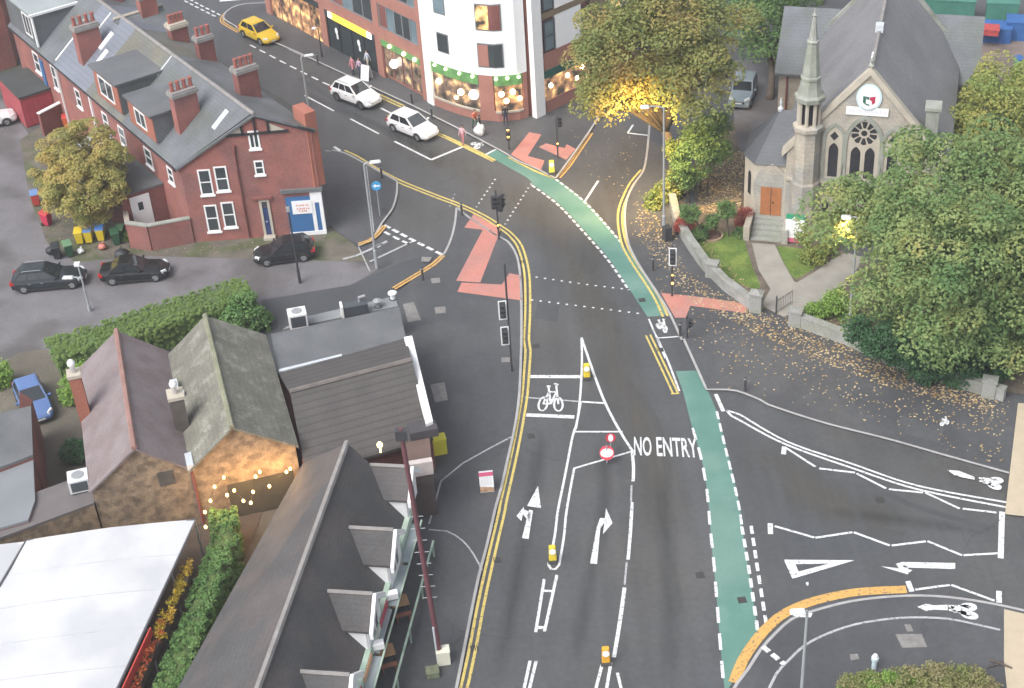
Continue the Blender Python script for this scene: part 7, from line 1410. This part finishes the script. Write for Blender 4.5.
b = vpole(441, 662); h = top_z(b, 433); o = thing('telegraph_pole', 'tall leaning maroon pole in front of the pub', 'pole', tuple(b)); lean = Vector((-.55, .2, 0)); m = MB(); m.tube([b, b + lean * .5 + Vector((0, 0, h * .5)), b + lean + Vector((0, 0, h))], [.13, .12, .10], 10); part(m, 'pole', mat('maroon_pole', (.13, .05, .06), .7, .15, 2), o); m = MB()
for k in range(8): z_ = h * (.30 + .05 * k); q = b + lean * z_ / h + Vector((0, 0, z_)); m.tube([q + Vector((-.32, 0, 0)), q + Vector((.32, 0, 0))], .02, 6)
part(m, 'climbing_steps', grey_p, o); m = MB(); m.tube([b + Vector((-.14, -.1, 0)), b + Vector((-.16, -.1, 2.4))], .05, 8); part(m, 'conduit', lead, o); m = MB(); m.box(b + lean + Vector((0, 0, h - .3)), (.5, .3, .5)); part(m, 'top_box', dark_p, o)
# terrace rail, tables and lanterns along the pub front
vr = thing('pub_verandah', 'pale green verandah frame with grey panels along the pub front', 'verandah', tuple(WP.at(sg * 6, 0, 1.0))); m = MB(); a0, a1 = sorted((sg * .8, sg * 19.5)); WP.bx(m, a0, a1, 2.36, 2.42, .95, 1.03); WP.bx(m, a0, a1, .98, 1.06, 1.42, 1.52); part(m, 'frame_rail', greenf, vr)
for k in range(7): c = sg * (1.0 + k * 3.0); m = MB(); WP.bx(m, c - .04, c + .04, 0, .976, 1.43, 1.51); part(m, 'post', greenf, vr); m = MB(); WP.bx(m, c - .03, c + .03, .15, .2, 1.44, 1.5); part(m, 'cross_rail', dark_p, vr)
for k in range(6): c0_, c1_ = sorted((sg * (1.1 + k * 3.0), sg * (3.9 + k * 3.0))); m = MB(); WP.bx(m, c0_, c1_, 2.375, 2.40, .52, .94) if k != 2 else WP.bx(m, c0_, c1_, 2.375, 2.40, .52, .8); part(m, 'roof_panel', mat('grey_panel', (.27, .31, .32), .3, .1, 1.5), vr)
tan = mat('tan_timber_top', (.46, .27, .14), .7, .15, 2)
for px, py, lab in ((401, 612, 'square tan pub table, upper of the two outside the verandah'), (387, 662, 'square tan pub table, lower of the two outside the verandah')):
    b = g(px, py, ZP); o = thing('pub_table', lab, 'table', tuple(b), .25); m = MB(); m.box((0, 0, .74), (.85, .75, .06)); part(m, 'table_top', tan, o, local=True, bevel=.02)
    for sx in (-1, 1):
        for sy in (-1, 1): m = MB(); m.box((sx * .34, sy * .29, .355), (.06, .06, .71)); part(m, 'leg', dark_p, o, local=True)
    for s in (-1, 1): m = MB(); m.box((0, s * .62, .42), (.8, .26, .05)); m.box((-.3, s * .62, .2), (.05, .2, .4)); m.box((.3, s * .62, .2), (.05, .2, .4)); part(m, 'bench', mat('rust_timber', (.30, .13, .09), .8, .15, 2), o, local=True)
for px, py, lab in ((392, 598, 'white box lantern above the upper tan table'), (378, 648, 'white box lantern above the lower tan table')): b = g(px, py, 2.45); o = thing('wall_lantern', lab, 'lantern', tuple(b), .2); m = MB(); m.box((0, 0, .2), (.6, .35, .35)); part(m, 'lamp_shade', wpaint, o, local=True, bevel=.02); m = MB(); m.tube([(0, 0, .02), (-.5, 0, -.02)], .03, 6); part(m, 'arm', dark_p, o, local=True)
# wheelie bins and bags by the small tree
def wheelie(label, px, py, mt, lidm, rz=0, h=1.05, w_=.58, name='wheelie_bin'):
    b = g(px, py, .02); o = thing(name, label, 'bin', tuple(b), rz); m = MB(); m.hexa([(-w_ * .38, -.26, .08), (w_ * .38, -.26, .08), (w_ * .38, .26, .08), (-w_ * .38, .26, .08)], [(-w_ / 2, -.34, h - .1), (w_ / 2, -.34, h - .1), (w_ / 2, .34, h), (-w_ / 2, .34, h)]); part(m, 'body', mt, o, local=True, bevel=.03); m = MB(); m.hexa([(-w_ / 2 - .02, -.37, h - .095), (w_ / 2 + .02, -.37, h - .095), (w_ / 2 + .02, .38, h + .005), (-w_ / 2 - .02, .38, h + .005)], [(-w_ / 2, -.34, h - .03), (w_ / 2, -.34, h - .03), (w_ / 2, .36, h + .08), (-w_ / 2, .36, h + .08)]); part(m, 'lid', lidm, o, local=True, bevel=.02)
    for s in (-1, 1): m = MB(); m.disc((s * w_ * .36, .28, .12), (s, 0, 0), .12, .06, 12); part(m, 'wheel', tyre_m, o, local=True)
    m = MB(); m.tube([(-w_ * .4, .42, h - .02), (w_ * .4, .42, h - .02)], .025, 6); part(m, 'handle', tyre_m, o, local=True); return o
yb_ = mat('yellow_bin_plastic', (.68, .50, .03), .5, .05, 2); bb_ = mat('blue_bin_plastic', (.13, .22, .42), .5, .05, 2); rb__ = mat('red_bin_plastic', (.50, .06, .045), .5, .05, 2); gb__ = mat('green_bin_plastic', (.03, .09, .045), .5, .1, 2); kb_ = mat('black_bin_plastic', (.025, .027, .03), .55, .1, 2)
for a in (('all yellow wheelie bin, first of the row of three', 81, 243, yb_, yb_, .05), ('yellow wheelie bin with grey blue lid, middle of the row of three', 90, 242, yb_, bb_, .05), ('yellow wheelie bin with bright blue lid, nearest green bin', 102, 240, yb_, mat('bright_blue_lid', (.10, .24, .58), .5, .05, 2), .05), ('dark green wheelie bin beside the brick yard wall', 117, 244, gb__, gb__, .3), ('second green bin, leaning against the yellow bin with blue lid', 122, 240, gb__, mat('moss_lid', (.06, .13, .07), .5, .1, 2), -.1), ('red wheelie bin with grey lid by the back lane', 37, 205, rb__, bb_, .3), ('crimson bin lying among weeds below the tree', 48, 225, mat('crimson_plastic', (.45, .03, .07), .5, .05, 2), rb__, 1.1), ('black wheelie bin behind the estate car', 58, 258, kb_, kb_, .2), ('green and black bin with lid up, near the estate car', 70, 256, gb__, mat('pale_green_lid', (.12, .22, .12), .5, .05, 2), .4), ('orange red bin in the yard behind small tree', 68, 128, mat('orange_plastic', (.60, .13, .04), .5, .05, 2), rb__, .2)): wheelie(*a)
def bag(label, px, py, mt, r=.38, seed=0):
    b = g(px, py, .02); o = thing('rubbish_bag', label, 'bag', tuple(b)); m = MB(); m.blob((0, 0, r * .7), (r, r * .9, r * .75), 2, .5, 1.2 + seed * .3); part(m, 'sack', mt, o, local=True, smooth=True); m = MB(); m.tube([(0, 0, r * 1.35), (.03, .02, r * 1.6), (.12, .05, r * 1.75)], [.05, .035, .06], 6); part(m, 'knot', mt, o, local=True)
bag('black rubbish bag in front of the black saloon', 122, 258, kb_, .5); bag('white plastic bag at the foot of yellow bins', 81, 253, wpaint, .26, 1); bag('red and white bag below the bright blue lidded bin', 103, 249, mat('red_white_bag', (.45, .16, .12), .6, .5, 6), .3, 2); bag('black bag beside the black wheelie bin', 52, 254, kb_, .4, 3)
# church boundary wall, gate, railings
wst = mat('boundary_stone', (.30, .30, .285), .95, .16, 1.0, .5, 18, fine=.18, rgb2=(.24, .245, .21), rscale=.9)
W1 = gp([(672, 204), (678, 228), (690, 248), (704, 268), (726, 290), (752, 309)], ZP); W2 = gp([(800, 326), (846, 343), (900, 368), (1004, 400)], ZP)
wall_run('boundary_wall', 'low grey stone wall with coping left of the church gate', W1, .75, .4, wst, wst, z=ZP); wall_run('boundary_wall', 'low grey stone wall with leaves, right of the church gate', W2, .75, .4, wst, wst, z=ZP)
for px, py, lab, hh_ in ((756, 311, 'squat stone gate pier with pointed cap, left of gate', 1.25), (795, 325, 'flat topped stone gate pier, right of gate', 1.0), (988, 396, 'stone end pier at the far right end of church wall', 1.1), (712, 276, 'square stone block on the bend of the church wall', .95)):
    b = g(px, py, ZP); o = thing('gate_pier', lab, 'pier', tuple(b), -.4); m = MB(); m.box((0, 0, hh_ / 2), (.75, .6, hh_)); part(m, 'shaft', wst, o, local=True, bevel=.03); m = MB(); m.box((0, 0, hh_ + .06), (.85, .7, .12)); m.lathe((0, 0, hh_ + .12), [(.5, 0), (.02, .22 if 'pointed' in lab else .05)], 4, math.pi / 4); part(m, 'cap', wst, o, local=True)
gt_ = thing('iron_gate', 'thin black iron gate standing open at church path', 'gate', tuple(g(776, 314, ZP))); b = g(776, 314, ZP); m = MB(); m.tube([b, b + Vector((0, 0, 1.3))], .05, 8); part(m, 'gate_post', dark_p, gt_); m = MB(); e = g(792, 304, ZP) - b; e.z = 0
for k in range(9): q = b + e * (k + 1) / 9; m.tube([q + Vector((0, 0, .1)), q + Vector((0, 0, 1.05))], .012, 5)
for z_ in (.15, .95): m.tube([b + Vector((0, 0, z_)), b + e + Vector((0, 0, z_))], .018, 6)
part(m, 'gate_leaf', dark_p, gt_)
fl_ = thing('flower_bed', 'round brick edged flower bed with wire arch on church lawn', 'flower bed', tuple(g(711, 236, .15))); c = g(711, 236, .14); m = MB()
for k in range(24): t = 2 * math.pi * k / 24; m.box(c + Vector((.75 * math.cos(t), .75 * math.sin(t), .07)), (.2, .12, .14), t + math.pi / 2)
part(m, 'edging', mat('tan_edging', (.34, .26, .17), .9, .2, 2), fl_); m = MB(); m.lathe(c, [(.68, 0), (.66, .06), (.02, .1)], 20); part(m, 'bed_soil', mat('bed_soil_m', (.14, .08, .06), .95, .3, 3), fl_); m = MB(); m.tube([c + Vector((.42 * math.cos(t), .3, .1 + .75 * math.sin(t))) for t in [math.pi * k / 12 for k in range(13)]], .03, 6); part(m, 'arch', mat('brown_arch', (.25, .19, .15), .8, .2, 2), fl_)
wb_ = g(656, 247, ZP); crate_box('litter_bin', 'dark litter bin beside the lamp post by the church wall', 'bin', 667, 240, (.5, .5, .95), dark_p, .3)
# container yard beyond the church
bl_ = mat('blue_container_paint', (.035, .12, .33), .6, .15, 1.5); gn_ = mat('teal_container_paint', (.06, .20, .15), .6, .12, 1.5)
def container(name, label, px, py, dims, mt, rz=-.3, z=0):
    b = g(px, py, z); o = thing(name, label, 'container', tuple(b), rz); m = MB(); m.box((0, 0, dims[2] / 2), (dims[0] - .1, dims[1] - .1, dims[2] - .05)); k = int(dims[0] / .3)
    for i in range(k): x = -dims[0] / 2 + .2 + i * (dims[0] - .4) / max(1, k - 1); m.box((x, 0, dims[2] / 2), (.12, dims[1] - .02, dims[2] - .12))
    part(m, 'shell', mt, o, local=True); m = MB(); m.box((0, 0, dims[2] + .03), (dims[0], dims[1], .1)); part(m, 'top_frame', mt, o, local=True); return o
container('container', 'teal green container directly behind the right church wing', 946, 22, (4.4, 2.4, 2.3), gn_); container('container', 'teal green container further right behind the blue skips', 1000, 25, (2.6, 2.4, 2.3), gn_)
container('skip', 'blue skip with red load, left of the other', 990, 40, (3.2, 1.8, 1.3), bl_); container('skip', 'smaller stacked blue skip at the right edge', 1017, 38, (2.0, 1.8, 1.6), bl_); m = MB(); flat(m, [(960, 35), (1060, 35), (1060, 90), (965, 75)], ZP + .012); structure(m, 'yard', mat('yard_brown', (.19, .15, .13), .95, .2, .6, .3, 20, fine=.15))
crate_box('skip_load', 'heap of red scrap lying in the blue skip', 'scrap', 988, 33, (1.6, 1.2, .45), mat('red_scrap', (.40, .06, .06), .8, .3, 4), -.3, 1.3)
wheelie('pale green bin with blue lid in the yard at right edge', 1018, 70, mat('pale_green_bin', (.22, .48, .25), .5, .05, 2), bl_, .3)
# ================================================================== STRING LIGHTS
bulb = mat('lit_festoon_bulb', (1, .9, .6), .4, 0, emit=(1.0, .62, .20), estr=2.6); wire = mat('festoon_wire', (.02, .02, .02), .7, 0)
pts = [zz(150, 440, 6.747, [(375, 585)])[0]] + zz(150, 440, 6.747, [(370, 485), (407, 408), (435, 313), (497, 250)]); strA = [g(x, y, 2.9) for x, y in pts]
strB = [g(x, y, 2.8) for x, y in zz(150, 440, 6.747, [(520, 370), (567, 338), (630, 408), (680, 422), (695, 348), (712, 245), (740, 213)])]; strC = [g(x, y, 2.8) for x, y in zz(150, 440, 6.747, [(805, 310), (920, 212), (945, 192)])]
for nm, S in (('festoon string along the ivy hedge to cottage wall', strA), ('festoon string looped in front of the lichen roofed cottage', strB), ('short festoon string at the corner of pub and cottage', strC)):
    o = thing('festoon_lights', nm, 'string lights', tuple(S[0])); m = MB(); P = []
    for i in range(len(S) - 1):
        for k in range(5): p = S[i].lerp(S[i + 1], k / 5); p.z += .12 - .1 * math.sin(math.pi * k / 5); P.append(p)
    P.append(S[-1] + Vector((0, 0, .12))); m.tube(P, .012, 5); part(m, 'cable', wire, o)
    for p in S: m = MB(); m.lathe(p, [(.02, .10), (.06, .06), (.085, -.02), (.06, -.10), (.01, -.12)], 10); part(m, 'bulb', bulb, o, smooth=True)
for S, e in ((strB, 90), (strC, 60), (strA, 50)):
    q = sum(S, Vector()) / len(S); ld = bpy.data.lights.new('festoon_glow', 'POINT'); ld.energy = e * 1.3; ld.color = (1, .56, .20); ld.shadow_soft_size = .6; lo_ = bpy.data.objects.new('festoon_glow', ld); COL.objects.link(lo_); lo_.location = q + Vector((0, -.1, .1))
o = thing('wall_lamp', 'small glowing lamp on the dark tiled roof slope', 'lamp', tuple(g(380, 447, 3.7))); m = MB(); m.lathe(g(380, 447, 3.7), [(.05, -.35), (.05, 0), (.14, .05), (.16, .18), (.08, .30)], 10); part(m, 'lamp_globe', bulb, o)
ps = thing('flat_vent', 'mossy green rooflight hatch set in the pub roof', 'hatch', tuple(g(247, 671, 4.6))); m = MB(); t, n1 = pu(g(247, 671, 4.9)); c = g(245, 670, 4.35); u = rdir; v = (Vector((l0.x, l0.y, 3)) - Vector((r0.x, r0.y, 6.5))).normalized(); m.hexa([c + u * a + v * b_ - Vector((0, 0, .3)) for a, b_ in ((-.4, -.7), (.4, -.7), (.4, .7), (-.4, .7))], [c + u * a + v * b_ + Vector((0, 0, .25)) for a, b_ in ((-.4, -.7), (.4, -.7), (.4, .7), (-.4, .7))]); part(m, 'lid', mat('mossy_hatch', (.24, .27, .16), .9, .2, 3), ps); m = MB(); m.hexa([c + u * a + v * b_ - Vector((0, 0, .3)) for a, b_ in ((-.48, -.78), (.48, -.78), (.48, .78), (-.48, .78))], [c + u * a + v * b_ + Vector((0, 0, .12)) for a, b_ in ((-.48, -.78), (.48, -.78), (.48, .78), (-.48, .78))]); part(m, 'frame', dark_fr, ps)
sc_ = thing('garden_light', 'small white bollard lamp by the bottom right bush', 'lamp', tuple(g(874, 668, ZP))); m = MB(); m.lathe((0, 0, 0), [(.12, 0), (.12, .5), (.17, .52), (.17, .7), (.05, .78)], 12); part(m, 'post', mat('pale_blue_plastic', (.55, .66, .72), .5, .05, 1), sc_, local=True); m = MB(); m.lathe((0, 0, .78), [(.12, 0), (.1, .08), (.02, .12)], 12); part(m, 'cap', wpaint, sc_, local=True)
bn_ = thing('fallen_branch', 'dark thin branch lying on buff paving bottom right', 'branch', tuple(g(1000, 664, ZP + .05))); m = MB(); m.tube([g(990, 660, ZP + .06), g(1000, 663, ZP + .2), g(1012, 668, ZP + .08)], [.05, .06, .04], 7); part(m, 'stem', bark, bn_); m = MB(); m.tube([g(986, 668, ZP + .05), g(998, 664, ZP + .15)], .03, 6); part(m, 'twig', bark, bn_)
# ================================================================== PEOPLE
skin_t = mat('skin', (.45, .27, .20), .6, .05, 3)
def person(label, px, py, rz, top, legs, hairm, h=1.70, shoes=None, stride=.18, arms=(.1, -.1), z=ZP, lean=0.0, coat=False, hands_fwd=(0, 0)):
    """one continuous skinned body (feet to head, five-fingered hands), cloth colours by region, hair as a child"""
    b = g(px, py, z); o = thing('person', label, 'person', tuple(b), rz); k = h / 1.70
    V = []; E = []; R = []; T = []
    def vtx(p, r, t, par=None):
        V.append(Vector(p) * k); R.append(r * k); T.append(t); i = len(V) - 1
        if par is not None: E.append((par, i))
        return i
    pel = vtx((0, lean * 0, .93), .135, 1); wai = vtx((0, -lean * .15, 1.08), .125, 0, pel); che = vtx((0, -lean * .4, 1.28), .15, 0, wai); nk0 = vtx((0, -lean * .55, 1.42), .085, 0, che); nk = vtx((0, -lean * .62, 1.48), .052, 3, nk0)
    hd = vtx((0, -lean * .7 - .01, 1.575), .088, 3, nk); vtx((0, -lean * .7, 1.655), .075, 3, hd)
    for s in (-1, 1):
        st_ = stride * s; hip = vtx((s * .09, 0, .86), .098, 1, pel); kn = vtx((s * .10, -st_ * .55 - .03, .48), .066, 1, hip); an = vtx((s * .10, -st_ + .05 * abs(st_) / .18, .09), .045, 1, kn); vtx((s * .105, -st_ - .03, .045), .045, 2, an); vtx((s * .11, -st_ - .14, .035), .036, 2, len(V) - 1)
        sh = vtx((s * .175, -lean * .5, 1.38), .066, 0, nk0); a = arms[0 if s < 0 else 1]; f = hands_fwd[0 if s < 0 else 1]
        el = vtx((s * .235, -lean * .4 - a * .6 + .03, 1.12), .047, 0, sh); wr = vtx((s * (.25 - .1 * f), -lean * .4 - a * 1.4 - .22 * f, .89 + .2 * f), .033, 0, el); pa = vtx((s * (.25 - .11 * f), -lean * .4 - a * 1.5 - .30 * f, .83 + .2 * f), .033, 3, wr); q = V[pa] / k
        for j, (dx, ln) in enumerate(((-.022, .062), (-.007, .075), (.008, .07), (.022, .055))):
            m1 = vtx(q + Vector((s * .004, dx * 1.0 - .006 * f, -.045)), .0095, 3, pa); vtx(q + Vector((-s * .008, dx * 1.15, -.045 - ln)), .0075, 3, m1)
        m1 = vtx(q + Vector((-s * .026, -.03, -.02)), .011, 3, pa); vtx(q + Vector((-s * .03, -.045, -.055)), .009, 3, m1)
    me = bpy.data.meshes.new('body'); me.from_pydata([tuple(v) for v in V], E, []); ob = bpy.data.objects.new('body', me); COL.objects.link(ob)
    sk = ob.modifiers.new('skin', 'SKIN'); ob.modifiers.new('sub', 'SUBSURF').levels = 1
    for i, d in enumerate(me.skin_vertices[0].data): d.radius = (R[i], R[i] * (.78 if i in (pel, wai, che) else 1.0)); d.use_root = (i == pel)
    bpy.context.view_layer.update(); em = bpy.data.meshes.new_from_object(ob.evaluated_get(bpy.context.evaluated_depsgraph_get())); bpy.data.objects.remove(ob)
    for mm in (top, legs, shoes or black_m, skin_t): em.materials.append(mm)
    for p in em.polygons:
        c = p.center; j = min(range(len(V)), key=lambda i: (V[i] - c).length - R[i] * .6); t = T[j]
        if coat and t == 1 and c.z > .62 * k: t = 0
        p.material_index = t; p.use_smooth = True
    body = bpy.data.objects.new('body', em); COL.objects.link(body); body.parent = o
    hc = Vector((0, -lean * .7 + .015, 1.615)) * k; m = MB(); m.blob(hc + Vector((0, .02, .02)) * k, (.098 * k, .105 * k, .098 * k), 2, .1); P = [Vector(p) for p in m.v]
    m.v = [tuple(p if not (p.y < hc.y - .055 * k and p.z < hc.z + .035 * k) else Vector((p.x, hc.y - .04 * k, p.z))) for p in P]; part(m, 'hair', hairm, o, local=True, smooth=True)
    m = MB()
    for s in (-1, 1): m.lathe(hc + Vector((s * .032, -.092, -.025)) * k, [(.004, -.008), (.010, 0), (.004, .008)], 6)
    part(m, 'eyes', black_m, o, local=True); m = MB(); m.blob(hc + Vector((0, -.10, -.055)) * k, (.014, .02, .022), 1, 0); part(m, 'nose', skin_t, o, local=True); m = MB(); m.box(hc + Vector((0, -.088, -.092)) * k, (.045, .012, .01)); part(m, 'mouth', mat('lips', (.32, .12, .11), .6, 0), o, local=True)
    return o
hair_d = mat('dark_hair', (.03, .022, .018), .7, .2, 5); hair_b = mat('brown_hair', (.12, .07, .04), .7, .2, 5)
pinkc = mat('pink_coat', (.55, .22, .24), .8, .1, 4); lil = mat('lilac_top', (.52, .38, .50), .8, .1, 4); pbl = mat('pale_blue_top', (.50, .53, .60), .8, .1, 4); dkj = mat('dark_jacket', (.03, .032, .04), .8, .1, 4); navy = mat('navy_trousers', (.04, .05, .08), .8, .1, 4); orng = mat('orange_red_top', (.62, .18, .10), .8, .15, 4); grn_t = mat('dark_green_trousers', (.05, .13, .10), .8, .15, 4); pwh = mat('pink_white_top', (.68, .42, .48), .8, .2, 5); cream = mat('cream_trousers', (.45, .40, .33), .8, .1, 4)
person('person in long pink coat outside the dark shopfront', 353.5, 75.5, -.9, pinkc, navy, hair_d, coat=True)
person('person in lilac top walking between the pink coat and the pale blue top', 360.5, 77, -.8, lil, navy, hair_b, 1.66)
person('person in pale blue top nearest the dark shop wall', 368.5, 69.5, -.9, pbl, cream, hair_d, 1.72)
person('person in dark clothes standing by the curved brick plinth', 506, 125, .3, dkj, navy, hair_d, 1.68, stride=.1)
pc_ = person('person in orange red top and green trousers, bending over white sack', 475, 128.5, .4, orng, grn_t, hair_b, 1.68, lean=.35, hands_fwd=(.8, .8))
person('person with dark hair and pink and white top, standing in the cycle lane', 463, 144, -.4, pwh, mat('pink_trousers', (.50, .20, .24), .8, .1, 4), hair_d, 1.55, z=0.0)
b = g(480, 135, ZP); o = thing('sack', 'bulging white sack beside the person in orange red top', 'sack', tuple(b)); m = MB(); m.blob((0, 0, .42), (.42, .36, .46), 3, .28, 1.0); part(m, 'sack_body', wpaint, o, local=True, smooth=True); m = MB(); m.tube([(0, 0, .82), (-.05, 0, .95), (-.1, .02, 1.02)], [.12, .07, .10], 8); part(m, 'gathered_neck', wpaint, o, local=True)
